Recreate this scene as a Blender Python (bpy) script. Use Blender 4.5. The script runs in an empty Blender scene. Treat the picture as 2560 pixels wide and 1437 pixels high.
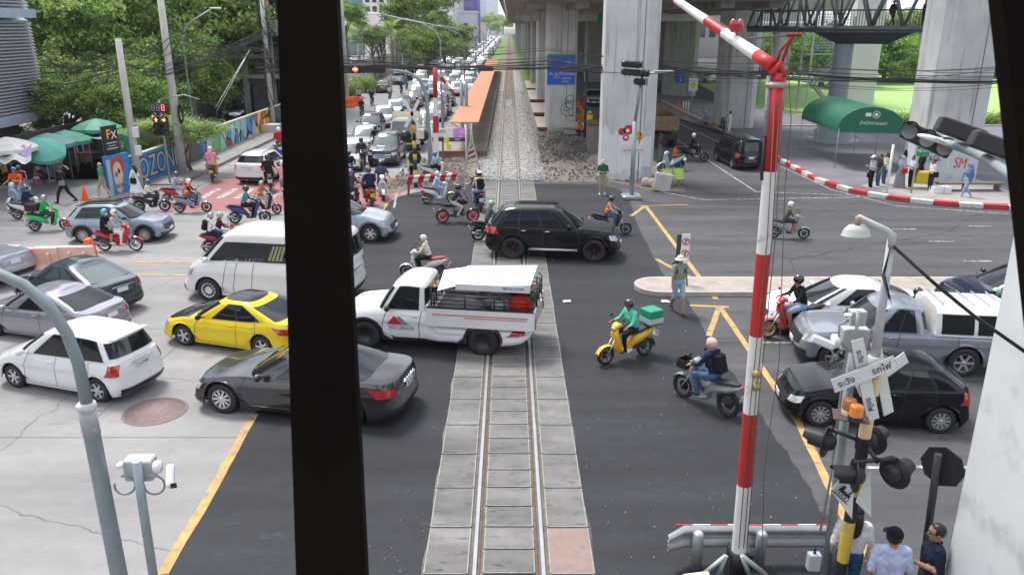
import bpy,bmesh,math,random
import numpy as np
from math import sin,cos,pi,radians,atan,atan2,sqrt,hypot
from mathutils import Vector,Matrix
random.seed(7)
scn=bpy.context.scene
COL=scn.collection
# ---------------------------------------------------------------- camera
CX,CY,F,H=1272.5,718.5,1991.0,8.0
TH=atan(656.5/F)
cd=bpy.data.cameras.new("camera")
cam=bpy.data.objects.new("camera",cd)
COL.objects.link(cam)
cam.location=(0,0,H)
cam.rotation_euler=(pi/2-TH,0,0)
cd.sensor_width=36
cd.lens=F/2560*36
cd.shift_x=(1280-CX)/2560
cd.clip_start=0.05
cd.clip_end=6000
cd.dof.use_dof=True
cd.dof.focus_distance=20
cd.dof.aperture_fstop=13
scn.camera=cam
# ---------------------------------------------------------------- sky and sun
SUN_EL,SUN_AZ=radians(62),radians(-38)
w=bpy.data.worlds.new("World")
scn.world=w
w.use_nodes=True
nt=w.node_tree
nt.nodes.clear()
N=nt.nodes.new
wo=N('ShaderNodeOutputWorld');bg=N('ShaderNodeBackground')
sky=N('ShaderNodeTexSky');sky.sky_type='NISHITA';sky.sun_disc=False
sky.sun_elevation=SUN_EL;sky.sun_rotation=SUN_AZ;sky.air_density=1.0;sky.dust_density=3.0
tc=N('ShaderNodeTexCoord');mp=N('ShaderNodeMapping');mp.inputs['Scale'].default_value=(1,1,2.2)
nz=N('ShaderNodeTexNoise');nz.inputs['Scale'].default_value=2.6;nz.inputs['Detail'].default_value=7
cr=N('ShaderNodeValToRGB');cr.color_ramp.elements[0].position=.42;cr.color_ramp.elements[1].position=.54
mx=N('ShaderNodeMix');mx.data_type='RGBA'
L=nt.links.new
L(tc.outputs['Generated'],mp.inputs[0]);L(mp.outputs[0],nz.inputs['Vector']);L(nz.outputs['Fac'],cr.inputs[0])
L(cr.outputs[0],mx.inputs[0]);L(sky.outputs[0],mx.inputs[6])
mx.inputs[7].default_value=(9.5,9.9,10.7,1)
L(mx.outputs[2],bg.inputs[0]);bg.inputs[1].default_value=0.12
L(bg.outputs[0],wo.inputs[0])
sd=bpy.data.lights.new("sun",'SUN');sd.energy=3.0;sd.angle=radians(16);sd.color=(1,.96,.9)
sun=bpy.data.objects.new("sun",sd);COL.objects.link(sun)
sun.rotation_euler=(pi/2-SUN_EL,0,pi-SUN_AZ)
sun.location=(0,0,60)
vs=scn.view_settings
vs.view_transform='Standard';vs.look='None';vs.gamma=1;vs.exposure=0.55
# ---------------------------------------------------------------- picture <-> place
ct,st=cos(TH),sin(TH)
def rayd(px,py):
 u=(px-CX)/F;v=(py-CY)/F
 return Vector((u,ct-v*st,-st-v*ct))
def G(px,py,z=0.0):
 d=rayd(px,py);t=(z-H)/d.z
 return Vector((d.x*t,d.y*t,z))
def P(px,py,Y):
 d=rayd(px,py);t=Y/d.y
 return Vector((d.x*t,Y,H+d.z*t))
def zat(Y,py):return P(0,py,Y).z
# ---------------------------------------------------------------- objects
def link(o,parent=None):
 COL.objects.link(o)
 if parent is not None:o.parent=parent
 return o
def tag(o,label=None,cat=None,group=None,kind=None):
 if label:o["label"]=label
 if cat:o["category"]=cat
 if group:o["group"]=group
 if kind:o["kind"]=kind
 return o
def thing(name,label,cat,loc=(0,0,0),rz=0,group=None,sc=1):
 o=bpy.data.objects.new(name,None);link(o)
 o.empty_display_size=.2
 o.location=loc;o.rotation_euler=(0,0,rz);o.scale=(sc,sc,sc)
 return tag(o,label,cat,group)
def put(name,me,parent=None,loc=(0,0,0),rot=(0,0,0),sc=None):
 o=bpy.data.objects.new(name,me);link(o,parent);o.location=loc;o.rotation_euler=rot
 if sc:o.scale=sc if hasattr(sc,'__len__') else(sc,)*3
 return o
def copy_tree(o,parent=None):
 c=o.copy();link(c);c.parent=parent
 for ch in o.children:copy_tree(ch,c)
 return c
class MB:
 """collects shapes and links them as one mesh"""
 def __init__(s):s.v=[];s.f=[];s.m=[];s.s=[];s.mi=0;s.sm=False;s.M=None
 def av(s,p):
  p=Vector(p)
  if s.M is not None:p=s.M@p
  s.v.append(p[:]);return len(s.v)-1
 def af(s,idx,mi=None,sm=None):
  s.f.append(tuple(idx));s.m.append(s.mi if mi is None else mi);s.s.append(s.sm if sm is None else sm)
 def poly(s,pts):s.af([s.av(p) for p in pts])
 def box(s,c,d,rz=0,bev=0,R=None):
  x,y,z=d[0]/2,d[1]/2,d[2]/2
  M=Matrix.Translation(c)@(R if R is not None else Matrix.Rotation(rz,4,'Z'))
  if bev:
   b=min(bev,x*.9,y*.9,z*.9);rings=[]
   for zz,e in((-z,b),(-z+b,0),(z-b,0),(z,b)):
    r=[]
    for sx,sy in((1,1),(-1,1),(-1,-1),(1,-1)):
     a=(sx*(x-e),sy*(y-e-b),zz);c2=(sx*(x-e-b),sy*(y-e),zz)
     r+=[a,c2] if sx*sy>0 else[c2,a]
    rings.append([s.av(M@Vector(p)) for p in r])
   for a,c3 in zip(rings,rings[1:]):
    for i in range(8):s.af((a[i],a[(i+1)%8],c3[(i+1)%8],c3[i]))
   s.af(rings[0][::-1]);s.af(rings[-1]);return
  i=[s.av(M@Vector((a*x,b*y,c2*z))) for c2 in(-1,1) for a,b in((-1,-1),(1,-1),(1,1),(-1,1))]
  for q in((3,2,1,0),(4,5,6,7),(0,1,5,4),(1,2,6,5),(2,3,7,6),(3,0,4,7)):s.af([i[k] for k in q])
 def tube(s,pts,r,n=8,caps=True,sm=True,flat=1.0):
  pts=[Vector(p) for p in pts];rr=r if hasattr(r,'__len__') else[r]*len(pts)
  rings=[];up=None
  for k,p in enumerate(pts):
   t=(pts[min(k+1,len(pts)-1)]-pts[max(k-1,0)])
   if t.length<1e-7:t=Vector((0,0,1))
   t.normalize()
   if up is None:up=Vector((0,0,1)) if abs(t.z)<.9 else Vector((0,1,0))
   a=up.cross(t)
   if a.length<1e-4:a=Vector((1,0,0)).cross(t)
   a.normalize();b=t.cross(a);up=b
   rings.append([s.av(p+(a*cos(2*pi*j/n)+b*sin(2*pi*j/n)*flat)*rr[k]) for j in range(n)])
  for a,b in zip(rings,rings[1:]):
   for j in range(n):s.af((a[j],a[(j+1)%n],b[(j+1)%n],b[j]),sm=sm)
  if caps:s.af(rings[0][::-1],sm=False);s.af(rings[-1],sm=False)
 def lathe(s,prof,n=16,M=None,sm=True,a0=0,a1=2*pi,close=True):
  M=M or Matrix();full=abs(a1-a0-2*pi)<1e-6;m=n if full else n+1;rings=[]
  for r,z in prof:
   rings.append([s.av(M@Vector((r*cos(a0+(a1-a0)*j/n),r*sin(a0+(a1-a0)*j/n),z))) for j in range(m)])
  for a,b in zip(rings,rings[1:]):
   for j in range(n if full else n):s.af((a[j],a[(j+1)%m],b[(j+1)%m],b[j]),sm=sm)
 def grid(s,Pm,sm=True,mi=None):
  idx=[[s.av(p) for p in row] for row in Pm]
  for a,b in zip(idx,idx[1:]):
   for j in range(len(a)-1):s.af((a[j],a[j+1],b[j+1],b[j]),sm=sm,mi=mi)
 def ell(s,c,r,n=12,m=8,M=None,v0=-90,v1=90,skip=None):
  if not hasattr(r,'__len__'):r=(r,)*3
  M=M or Matrix();idx=[]
  for i in range(m+1):
   la=radians(v0+(v1-v0)*i/m)
   idx.append([s.av(M@Vector((c[0]+r[0]*cos(la)*cos(2*pi*j/n),c[1]+r[1]*cos(la)*sin(2*pi*j/n),c[2]+r[2]*sin(la)))) for j in range(n)])
  for i in range(m):
   for j in range(n):
    if skip and skip(v0+(v1-v0)*(i+.5)/m,(360*(j+.5)/n+180)%360-180):continue
    s.af((idx[i][j],idx[i][(j+1)%n],idx[i+1][(j+1)%n],idx[i+1][j]),sm=True)
 def prism(s,pts,z0,z1,sm=False):
  """pts 2D (x,y) ccw, extruded in z"""
  a=[s.av((p[0],p[1],z0)) for p in pts];b=[s.av((p[0],p[1],z1)) for p in pts];n=len(pts)
  for i in range(n):s.af((a[i],a[(i+1)%n],b[(i+1)%n],b[i]),sm=sm)
  s.af(a[::-1],sm=False);s.af(b,sm=False)
 def me(s,mats,name="mesh"):
  me=bpy.data.meshes.new(name);me.from_pydata(s.v,[],s.f)
  for m in(mats if isinstance(mats,(list,tuple)) else[mats]):me.materials.append(m)
  me.polygons.foreach_set("material_index",s.m);me.polygons.foreach_set("use_smooth",s.s);me.update()
  return me
 def obj(s,name,mats,parent=None,**k):return put(name,s.me(mats,name),parent,**k)
XZ=Matrix.Rotation(pi/2,4,'X')
# ---------------------------------------------------------------- materials
MC={}
def mat(name,col,rough=.6,metal=0,var=.12,vs=3.0,bump=0,spec=.5,coat=0,emit=0,stain=None,trans=0,dirt=0):
 k=(name,)
 if k in MC:return MC[k]
 m=bpy.data.materials.new(name);m.use_nodes=True;t=m.node_tree;b=t.nodes['Principled BSDF'];n=t.nodes.new;l=t.links.new
 c=tuple(col)+(1,)
 b.inputs['Base Color'].default_value=c;b.inputs['Roughness'].default_value=rough;b.inputs['Metallic'].default_value=metal
 b.inputs['Specular IOR Level'].default_value=spec;b.inputs['Coat Weight'].default_value=coat;b.inputs['Coat Roughness'].default_value=.03
 if emit:b.inputs['Emission Color'].default_value=c;b.inputs['Emission Strength'].default_value=emit
 if var or bump:
  g=n('ShaderNodeNewGeometry');no=n('ShaderNodeTexNoise');no.inputs['Scale'].default_value=vs;no.inputs['Detail'].default_value=6;no.inputs['Roughness'].default_value=.65
  tcn=n('ShaderNodeTexCoord');l(tcn.outputs['Object'],no.inputs['Vector'])
  if var:
   mr=n('ShaderNodeMapRange');mr.inputs[1].default_value=.3;mr.inputs[2].default_value=.7;mr.inputs[3].default_value=1-var;mr.inputs[4].default_value=1+var
   l(no.outputs['Fac'],mr.inputs[0]);mu=n('ShaderNodeMix');mu.data_type='RGBA';mu.blend_type='MULTIPLY';mu.inputs[0].default_value=1
   mu.inputs[6].default_value=c;l(mr.outputs[0],mu.inputs[7]);out=mu.outputs[2]
   if stain:
    n2=n('ShaderNodeTexNoise');n2.inputs['Scale'].default_value=stain[1];n2.inputs['Detail'].default_value=8
    mp_=n('ShaderNodeMapping');mp_.inputs['Scale'].default_value=stain[3] if len(stain)>3 else(1,1,1)
    l(tcn.outputs['Object'],mp_.inputs[0]);l(mp_.outputs[0],n2.inputs['Vector'])
    r2=n('ShaderNodeValToRGB');r2.color_ramp.elements[0].position=stain[2];r2.color_ramp.elements[1].position=stain[2]+.14;l(n2.outputs['Fac'],r2.inputs[0])
    m2=n('ShaderNodeMix');m2.data_type='RGBA';m2.inputs[7].default_value=tuple(stain[0])+(1,);l(r2.outputs[0],m2.inputs[0]);l(out,m2.inputs[6]);out=m2.outputs[2]
   l(out,b.inputs['Base Color'])
  if bump:
   bp=n('ShaderNodeBump');bp.inputs['Strength'].default_value=bump;bp.inputs['Distance'].default_value=.02;l(no.outputs['Fac'],bp.inputs['Height']);l(bp.outputs[0],b.inputs['Normal'])
 MC[k]=m;return m
def paint(name,col,metal=.0,rough=.28):return mat("paint "+name,col,rough=rough,metal=metal,var=.03,vs=2,coat=.5 if max(col)<.03 else .85,spec=.15)
BLK=mat("black rubber",(.022,.022,.024),.75,var=.25,vs=14)
BLKP=mat("black plastic",(.02,.02,.022),.42,var=.15,vs=8)
DGREY=mat("dark grey plastic",(.055,.057,.062),.55,var=.1)
GLASS=mat("tinted glass",(.008,.011,.014),.03,var=0,spec=.6)
GLASSL=mat("light glass",(.07,.1,.11),.04,var=0,spec=1.0,coat=.5)
CHROME=mat("chrome",(.75,.76,.78),.18,1,var=0)
STEEL=mat("galvanised steel",(.42,.44,.46),.42,.55,var=.12,vs=5)
ALLOY=mat("alloy",(.62,.63,.65),.28,.8,var=.04)
LAMPW=mat("lamp lens",(.42,.46,.5),.08,.3,var=.5,vs=9,coat=1)
LAMPR=mat("red lens",(.42,.012,.012),.12,0,var=0,coat=1)
LAMPO=mat("amber lens",(.8,.22,.01),.15,0,var=0,coat=1)
REDON=mat("lit red",(1,.04,.03),.4,var=0,emit=5)
WHITE=mat("white paint",(.8,.8,.8),.5,var=.05)
WHITEC=mat("white plastic",(.78,.79,.8),.35,var=.03)
PLATE=mat("number plate white",(.75,.76,.78),.4,var=.03)
PLATEY=mat("number plate yellow",(.9,.5,.02),.4,var=.03)
INK=mat("black ink",(.02,.02,.025),.6,var=0)
def txt(s,size,m,parent,loc,rot=(0,0,0),name="lettering",ex=.002,al='CENTER',off=0,sc=(1,1,1),shear=0):
 c=bpy.data.curves.new(name,'FONT');c.body=s;c.size=size;c.extrude=ex;c.align_x=al;c.align_y='CENTER';c.offset=off;c.resolution_u=3;c.shear=shear
 o=bpy.data.objects.new("t",c);COL.objects.link(o)
 me=bpy.data.meshes.new_from_object(o);bpy.data.objects.remove(o);bpy.data.curves.remove(c)
 me.materials.clear();me.materials.append(m)
 ob=put(name,me,parent);ob.location=loc;ob.scale=sc
 if isinstance(rot,Matrix):ob.rotation_euler=rot.to_euler()
 else:ob.rotation_euler=rot
 return ob
def mjoin(obs,name):
 """join several linked mesh objects (same parent) into the first"""
 base=obs[0];bm=bmesh.new();mats=[]
 for o in obs:
  tmp=o.data.copy();tmp.transform(o.matrix_local if o.parent else o.matrix_basis)
  off=len(mats);mats+=[m for m in o.data.materials]
  for p in tmp.polygons:p.material_index+=off
  bm.from_mesh(tmp)
 me=bpy.data.meshes.new(name);bm.to_mesh(me);bm.free()
 for m in mats:me.materials.append(m)
 n=put(name,me,base.parent)
 for o in obs:bpy.data.objects.remove(o)
 return n
 # ================================================================ VEHICLE BUILDERS
def lerp(a,b,t):return a+(b-a)*t
def prof(tab):
 def f(x):
  if x<=tab[0][0]:return tab[0][1]
  for(x0,a),(x1,b) in zip(tab,tab[1:]):
   if x<=x1:
    t=(x-x0)/max(1e-9,x1-x0);return a+(b-a)*(t*.35+.65*t*t*(3-2*t))
  return tab[-1][1]
 return f
class Surf:
 def __init__(s,f):s.f=f
 def pt(s,u,t,sg=1,off=0):
  p=Vector(s.f(u,t))
  if off:
   e=.004;a=Vector(s.f(min(3,u+e),t))-Vector(s.f(max(0,u-e),t));b=Vector(s.f(u,min(1,t+e)))-Vector(s.f(u,max(0,t-e)))
   n=a.cross(b)
   if n.length>1e-12:
    n.normalize()
    if n.dot(Vector((p.x*.12 if 1.05<u<1.95 else p.x*3*(1 if u>2 else 1),p.y*2,.3)))<0:n=-n
    p=p+n*off
  p.y*=sg;return p
 def patch(s,mb,u0,u1,t0,t1,sg=1,off=.006,nu=6,nt=4,taper=0):
  mb.grid([[s.pt(lerp(u0,u1,i/nu)+taper*(j/nt),lerp(t0,t1,j/nt),sg,off) for j in range(nt+1)] for i in range(nu+1)])
 def end(s,mb,u0,t0,t1,front=True,off=.006,n=8,nt=4,t0e=None):
  us=[lerp(u0,3 if front else 0,i/n) for i in range(n+1)];rows=[]
  for sg,seq in((1,us),(-1,us[::-1][1:])):
   for u in seq:
    tb=t0 if t0e is None else lerp(t0e,t0,min(1,abs(u-u0)/abs((3 if front else 0)-u0)*2.5))
    rows.append([s.pt(u,lerp(tb,t1,j/nt),sg,off) for j in range(nt+1)])
  mb.grid(rows)
def outline(u,xr,xf,W2,ar,af,nr,nf):
 if u<=1:p=u*pi/2;return xr+ar*(1-max(0,cos(p))**(2/nr)),W2*max(0,sin(p))**(2/nr)
 if u<=2:return lerp(xr+ar,xf-af,u-1),W2
 p=(3-u)*pi/2;return xf-af*(1-max(0,cos(p))**(2/nf)),W2*max(0,sin(p))**(2/nf)
def tab(lst):
 def f(t):
  k=t*(len(lst)-1);i=min(int(k),len(lst)-2);return lerp(lst[i],lst[i+1],k-i)
 return f
TYPES=dict(sedan=dict(wb=2.62,fo=.90,ro=1.02,W=1.74,R=.315,gc=.17,top=[(-2.33,.86),(-2.24,1.0),(-1.6,1.04),(-.8,.96),(.9,.91),(1.2,.89),(1.9,.75),(2.15,.66),(2.21,.56)],g=(-1.98,1.12,-.92,.18),zr=[(-1.3,1.38),(-.6,1.46),(.0,1.47),(.35,1.41)],wr=.60,sw=[(.16,.47),(.51,.86)]),lsedan=dict(wb=2.98,fo=.86,ro=1.12,W=1.88,R=.355,gc=.16,top=[(-2.61,.88),(-2.52,1.02),(-1.7,1.05),(-.9,.97),(1.0,.92),(1.2,.90),(2.1,.76),(2.3,.68),(2.35,.56)],g=(-2.05,1.0,-.95,.1),zr=[(-1.3,1.33),(-.6,1.4),(-.1,1.41),(.25,1.36)],wr=.62,sw=[(.15,.46),(.5,.84)]),hatch=dict(wb=2.57,fo=.80,ro=.66,W=1.72,R=.315,gc=.17,top=[(-1.95,.9),(-1.88,1.08),(-1.2,1.05),(.8,.96),(1.05,.94),(1.7,.8),(1.98,.68),(2.08,.56)],g=(-1.84,1.0,-1.3,.1),zr=[(-1.6,1.42),(-.8,1.5),(-.2,1.5),(.25,1.43)],wr=.6,sw=[(.2,.5),(.54,.88)]),suv=dict(wb=2.70,fo=.88,ro=.88,W=1.84,R=.36,gc=.22,top=[(-2.23,1.0),(-2.15,1.12),(-1.0,1.1),(1.0,1.06),(1.2,1.04),(1.9,.95),(2.15,.85),(2.23,.7)],g=(-2.08,1.1,-1.6,.25),zr=[(-2.0,1.6),(-1.0,1.68),(-.2,1.69),(.4,1.62)],wr=.66,sw=[(.07,.25),(.29,.58),(.62,.92)]),bigsuv=dict(wb=2.85,fo=.92,ro=1.06,W=1.88,R=.40,gc=.26,top=[(-2.48,1.1),(-2.4,1.22),(-1.0,1.2),(1.0,1.16),(1.15,1.13),(2.0,1.06),(2.25,.96),(2.34,.75)],g=(-2.32,1.02,-1.9,.25),zr=[(-2.2,1.74),(-1.2,1.83),(-.2,1.84),(.4,1.76)],wr=.68,sw=[(.05,.27),(.31,.62),(.655,.92)]),mpv=dict(wb=2.655,fo=.74,ro=.76,W=1.67,R=.31,gc=.18,top=[(-2.08,.95),(-2.02,1.06),(-1.0,1.04),(1.0,1.0),(1.25,.97),(1.8,.82),(2.0,.72),(2.07,.6)],g=(-1.98,1.32,-1.68,.35),zr=[(-1.9,1.56),(-1.0,1.67),(-.2,1.68),(.5,1.58)],wr=.62,sw=[(.03,.30),(.33,.60),(.63,.90)]),van=dict(wb=3.1,fo=.98,ro=1.1,W=1.94,R=.34,gc=.2,top=[(-2.65,1.12),(-2.58,1.2),(1.3,1.2),(1.75,1.16),(2.3,.98),(2.48,.86),(2.53,.7)],g=(-2.6,1.98,-2.48,1.1),zr=[(-2.5,2.0),(-1.8,2.08),(.6,2.08),(1.2,1.98)],wr=.78,sw=[(.04,.28),(.31,.545),(.575,.77),(.80,.985)]),pickup=dict(wb=3.1,fo=.9,ro=1.2,W=1.86,R=.38,gc=.28,top=[(-2.75,1.06),(-2.7,1.08),(-.6,1.08),(1.0,1.08),(1.25,1.06),(2.1,.98),(2.35,.9),(2.45,.7)],g=(-.74,1.15,-.6,.52),zr=[(-.6,1.68),(0,1.76),(.5,1.7)],wr=.64,sw=[(.06,.42),(.48,.9)]),)
TYPES['scab']=dict(TYPES['pickup'],g=(-.1,1.3,-.08,.82),zr=[(0,1.80),(.4,1.83),(.8,1.78)],sw=[(.12,.97)],wr=.74,er=(.12,.3),top=[(-2.75,.7),(-2.7,.72),(-.4,.72),(-.16,1.1),(1.0,1.1),(1.25,1.07),(2.1,.98),(2.35,.9),(2.45,.7)])
def make_wheel(R,wd,style,cmat):
 M=Matrix.Rotation(-pi/2,4,'X')
 t=MB();rr=R*.64 if style!='offroad' else R*.55;h=wd/2
 t.lathe([(rr*.6,-h*.8),(rr,-h*.95),(R*.9,-h),(R,-h*.72),(R,h*.72),(R*.9,h),(rr,h*.93),(rr*.97,h*.6)],28,M)
 if style=='offroad':
  for k in range(28):
   a=2*pi*k/28
   for s in(-1,1):t.M=M@Matrix.Rotation(a,4,'Z');t.box((R,0,s*h*.55),(.022,.05,h*.8))
  t.M=None
 r=MB();r.mi=0
 r.lathe([(rr*.99,h*.88),(rr*.93,h*.9),(rr*.9,h*.55),(.001,h*.45)] if style!='steel' else[(rr,h*.9),(rr*.9,h*.85),(rr*.84,h*.2),(rr*.5,h*.3),(rr*.35,h*.75),(.001,h*.75)],28,M)
 if style not in('steel','offroad','cap'):
  r.mi=1;r.s=[*r.s]
  r.m=[0 if i<28 else 2 for i in range(len(r.m))]
  n={'multi':10,'five':5,'six':6}.get(style,5)
  r.mi=0
  for k in range(n):
   a=2*pi*k/n
   for da in((-.09,.09) if style in('multi',) else(0,)):
    w1=.02 if style=='multi' else .055
    r.M=M@Matrix.Rotation(a+da,4,'Z')
    i=[r.av(p) for p in((rr*.12,-w1*.6,h*.82),(rr*.94,-w1*.5,h*.92),(rr*.94,w1*.5,h*.92),(rr*.12,w1*.6,h*.82),(rr*.12,-w1*.6,h*.6),(rr*.94,-w1*.5,h*.6),(rr*.94,w1*.5,h*.6),(rr*.12,w1*.6,h*.6))]
    r.af((i[0],i[1],i[2],i[3]));r.af((i[0],i[4],i[5],i[1]));r.af((i[3],i[2],i[6],i[7]))
  r.M=M;r.lathe([(rr*.2,h*.5),(rr*.2,h*.9),(rr*.15,h*.96),(.001,h*.96)],12);r.M=None
 elif style=='cap':
  for k in range(12):
   r.M=M@Matrix.Rotation(2*pi*k/12,4,'Z');r.mi=2;r.box((rr*.68,0,h*.72),(rr*.26,.035,.05))
  r.M=None
 else:
  for k in range(8):
   r.M=M@Matrix.Rotation(2*pi*k/8,4,'Z');r.mi=2;r.lathe([(.03,h*.5),(.001,h*.5)],8,Matrix.Translation((rr*.62,0,0)))
  r.M=None
 return t.me(BLK,"tyre"),r.me([cmat,cmat,BLKP],"rim")
def build_car(kind,name,label,cat,col,lod=0,roofc=None,hoodc=None,rim=('five',None),group=None,glass=GLASS,clad=False,rails=False,led=False,plate=PLATE,rear_high=False,seams=None):
 T=TYPES[kind];wb,fo,ro,W,R,gc=T['wb'],T['fo'],T['ro'],T['W'],T['R'],T['gc']
 W2=W/2;xr,xf=-wb/2-ro,wb/2+fo;ra=R+(.07 if not clad else .075)
 topf=prof([(a,b) for a,b in T['top']])
 ar=min(.5,ro-ra-.02);af=min(.55,fo-ra-.02);ar=max(ar,.22);af=max(af,.3)
 si=tab([.05,.018,.004,0,.014,.017,.0,.022,.05,.10]);fi=tab([.05,.0,0,.0,.05,.12,.2]) if kind!='van' else tab([.06,.0,.02,.08,.14,.2,.26]);ri=tab([.08,.0,0,.03,.04,.06,.1])
 axles=(-wb/2,wb/2)
 def bf(u,t):
  x,y=outline(u,xr+ri(t),xf-fi(t),W2-si(t),ar,af,3.4,2.7)
  zt=topf(x);zb=gc+max(0,(abs(x)-wb/2-ra)*.12)
  if t<.06:zb+=.0
  z=zb+(zt-zb)*t
  for xa in axles:
   d=abs(x-xa)
   if d<ra and t<.82:z=max(z,R+sqrt(ra*ra-d*d)+t*.03)
  return x,y,z
 B=Surf(bf)
 x1,x2=xr+ri(0)+ar,xf-fi(0)-af
 def ux(x):return 1+(x-x1)/(x2-x1)
 us=set([0,.12,.25,.38,.5,.62,.74,.86,.94,1,2,2.08,2.16,2.26,2.38,2.5,2.62,2.75,2.88,3])
 for xa in axles:
  for k in range(11 if not lod else 7):
   us.add(ux(xa+ra*cos(pi*k/(10 if not lod else 6))))
  us.add(ux(xa-ra-.004));us.add(ux(xa+ra+.004))
 for k in range(1,9):us.add(ux(lerp(-wb/2+ra,wb/2-ra,k/9)))
 us=sorted(u for u in us if 0<=u<=3);ts=[0,.06,.12,.22,.33,.44,.55,.6,.665,.7,.78,.84,.89,.94,1] if not lod else[0,.2,.5,.8,1]
 root=thing(name,label,cat,group=group)
 pm=col;b=MB()
 for sg in(1,-1):b.grid([[B.pt(u,t,sg) for t in ts] for u in us])
 cs=[1,.8,.45,0,-.45,-.8,-1];rows=[]
 for u in us:
  p=B.pt(u,1);rows.append([(p.x,p.y*c,p.z+.03*(1-c*c)*min(1,p.y/W2+.1)) for c in cs])
 n0=len(b.f);b.grid(rows)
 xg=T['g'][1]
 if hoodc:
  for i in range(n0,len(b.f)):
   if b.v[b.f[i][0]][0]>xg-.1:b.m[i]=1
 bo=b.obj("body",[pm,hoodc or pm],root)
 ub=MB();ub.box(((xr+xf)/2,0,(gc+.05+R*1.75)/2),(xf-xr-.45,W-.42,R*1.75-gc-.02));ub.box(((xr+xf)/2,0,gc+.1),(xf-xr-.3,W-.46,.1))
 for xa in axles:
  for sg in(1,-1):ub.lathe([(ra+.01,W2-.02),(ra+.01,W2-.34)],14,Matrix.Translation((xa,0,R))@Matrix.Rotation(-pi/2*sg,4,'X'),a0=0 if sg<0 else pi,a1=pi if sg<0 else 2*pi)
 ub.obj("underbody",BLKP,root)
 xrb,xwb,xrr,xwr=T['g'];zrf=prof(T['zr']);wr=T['wr']+.0;wbse=W2-.085
 e1,e2=T.get('er',(.34 if kind!='van' else .2,.5))
 def gf(u,t):
  k=t**1.25;sh=max(0,(t-.86)/.14);e=sh*sh
  a=outline(u,xrb,xwb,wbse,e1,e2,3.0,2.6);c=outline(u,xrr+e*.05,xwr-e*.08,wr-e*.09,e1,e2*.84,3.2,3.0)
  x=lerp(a[0],c[0],k*.35+t*.65);y=lerp(a[1],c[1],k)
  z0=topf(a[0])-.02;zr=zrf(c[0]);z=lerp(z0,zr-.03+e*.035,t if t<.86 else .86+(t-.86)*(1-.25*sh)*1.0)
  return x,y,z
 Gs=Surf(gf);g=MB()
 gu=[0,.2,.4,.6,.75,.88,1]+[1+k/10 for k in range(1,10)]+[2,2.12,2.25,2.4,2.6,2.8,3];gt=[0,.3,.6,.8,.88,.93,.97,1] if not lod else[0,.5,.86,1]
 for sg in(1,-1):g.grid([[Gs.pt(u,t,sg) for t in gt] for u in gu])
 rows=[]
 for u in gu:
  p=Gs.pt(u,1);rows.append([(p.x,p.y*c,p.z+.05*(1-c*c)*min(1,p.y/wr)) for c in cs])
 n0=len(g.f);g.grid(rows)
 for i in range(n0,len(g.f)):g.m[i]=1
 ro_=g.obj("roof",[pm,roofc or pm],root)
 gl=glass;vt=.87
 def opart(nm,fn,m,par=root):
  q=MB();fn(q);return q.obj(nm,m,par)
 opart("windshield",lambda q:Gs.end(q,2.16,.05,vt,True),gl)
 if not T.get('norear'):opart("rear_window",lambda q:Gs.end(q,.78 if kind not in('sedan','lsedan') else .72,.12 if kind in('sedan','lsedan') else .2,.85,False),glass)
 tw=.64 if kind=='van' else vt-.02
 for sg in(1,-1):
  q=MB();Gs.patch(q,1+T['sw'][0][0]-.025,1+T['sw'][-1][1]+.02,.05,tw+.035,sg,.004,8,4,taper=-.01);q.obj("window_frame",BLKP,root)
  for(a,c) in T['sw']:
   if kind=='van' and a>.7:q=MB();Gs.patch(q,1+a,1+c,.09,tw,sg,.008,taper=-.03)
   else:
    q=MB();last=c>.8
    Gs.patch(q,1+a,1+c,.09,tw,sg,.008,taper=-.0 if not last else-.015)
   q.obj("side_window",gl,root)
 if lod<2:
  kf=.60 if kind!='van' else .5
  for sg in(1,-1):
   opart("headlight",lambda q:B.patch(q,2.12,2.62,.66,.86,sg,.008,5,3),LAMPW)
   if kind in('suv','bigsuv','mpv','hatch','pickup','van','scab'):opart("taillight",lambda q:B.patch(q,.55 if kind!='bigsuv' else .45,1.02,.62 if kind!='bigsuv' else .68,.93,sg,.01,5,3,taper=-.08),LAMPR)
   else:opart("taillight",lambda q:B.patch(q,.34,.96,.66,.86,sg,.01,5,3,taper=.07),LAMPR)
  opart("grille",lambda q:B.end(q,2.64,.52,.80,True,.007),BLKP)
  if kind in('bigsuv','suv','mpv'):
   for a in(.56,.64,.72):opart("grille_bar",lambda q:B.end(q,2.68,a,a+.035,True,.014,6,1),CHROME)
  opart("lower_bumper",lambda q:(B.end(q,2.3,.02,.3,True,.007),B.end(q,.6,.02,.22,False,.007)),BLKP)
  q=MB();q.box((xf+.012,0,.36+gc*.6),(.02,.36,.12));q.obj("front_plate",plate,root)
  q=MB();zp=.86 if(kind not in('sedan','lsedan')) else .80
  if rear_high:zp=.8
  q.box((xr-.012+(.03 if zp>.7 else 0),0,zp),(.02,.36,.13));q.obj("rear_plate",plate,root)
  if kind not in('pickup','scab'):
   q=MB();q.box((xr-.005+.03,0,zp+.11),(.03,.7,.03));q.obj("rear_trim",CHROME if lod==0 else BLKP,root)
 for sg in(1,-1):
  q=MB();ww=lerp(xwb,xwr,.25)-.32
  q.ell((ww+.03,sg*(W2+.1),topf(ww)+.09),(.075,.12,.085),10,6);q.tube([(ww,sg*(W2-.1),topf(ww)+.03),(ww,sg*(W2+.06),topf(ww)+.06)],.022,5)
  q.obj("mirror",hoodc or(BLKP if clad and kind!='bigsuv' else pm),root)
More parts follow.
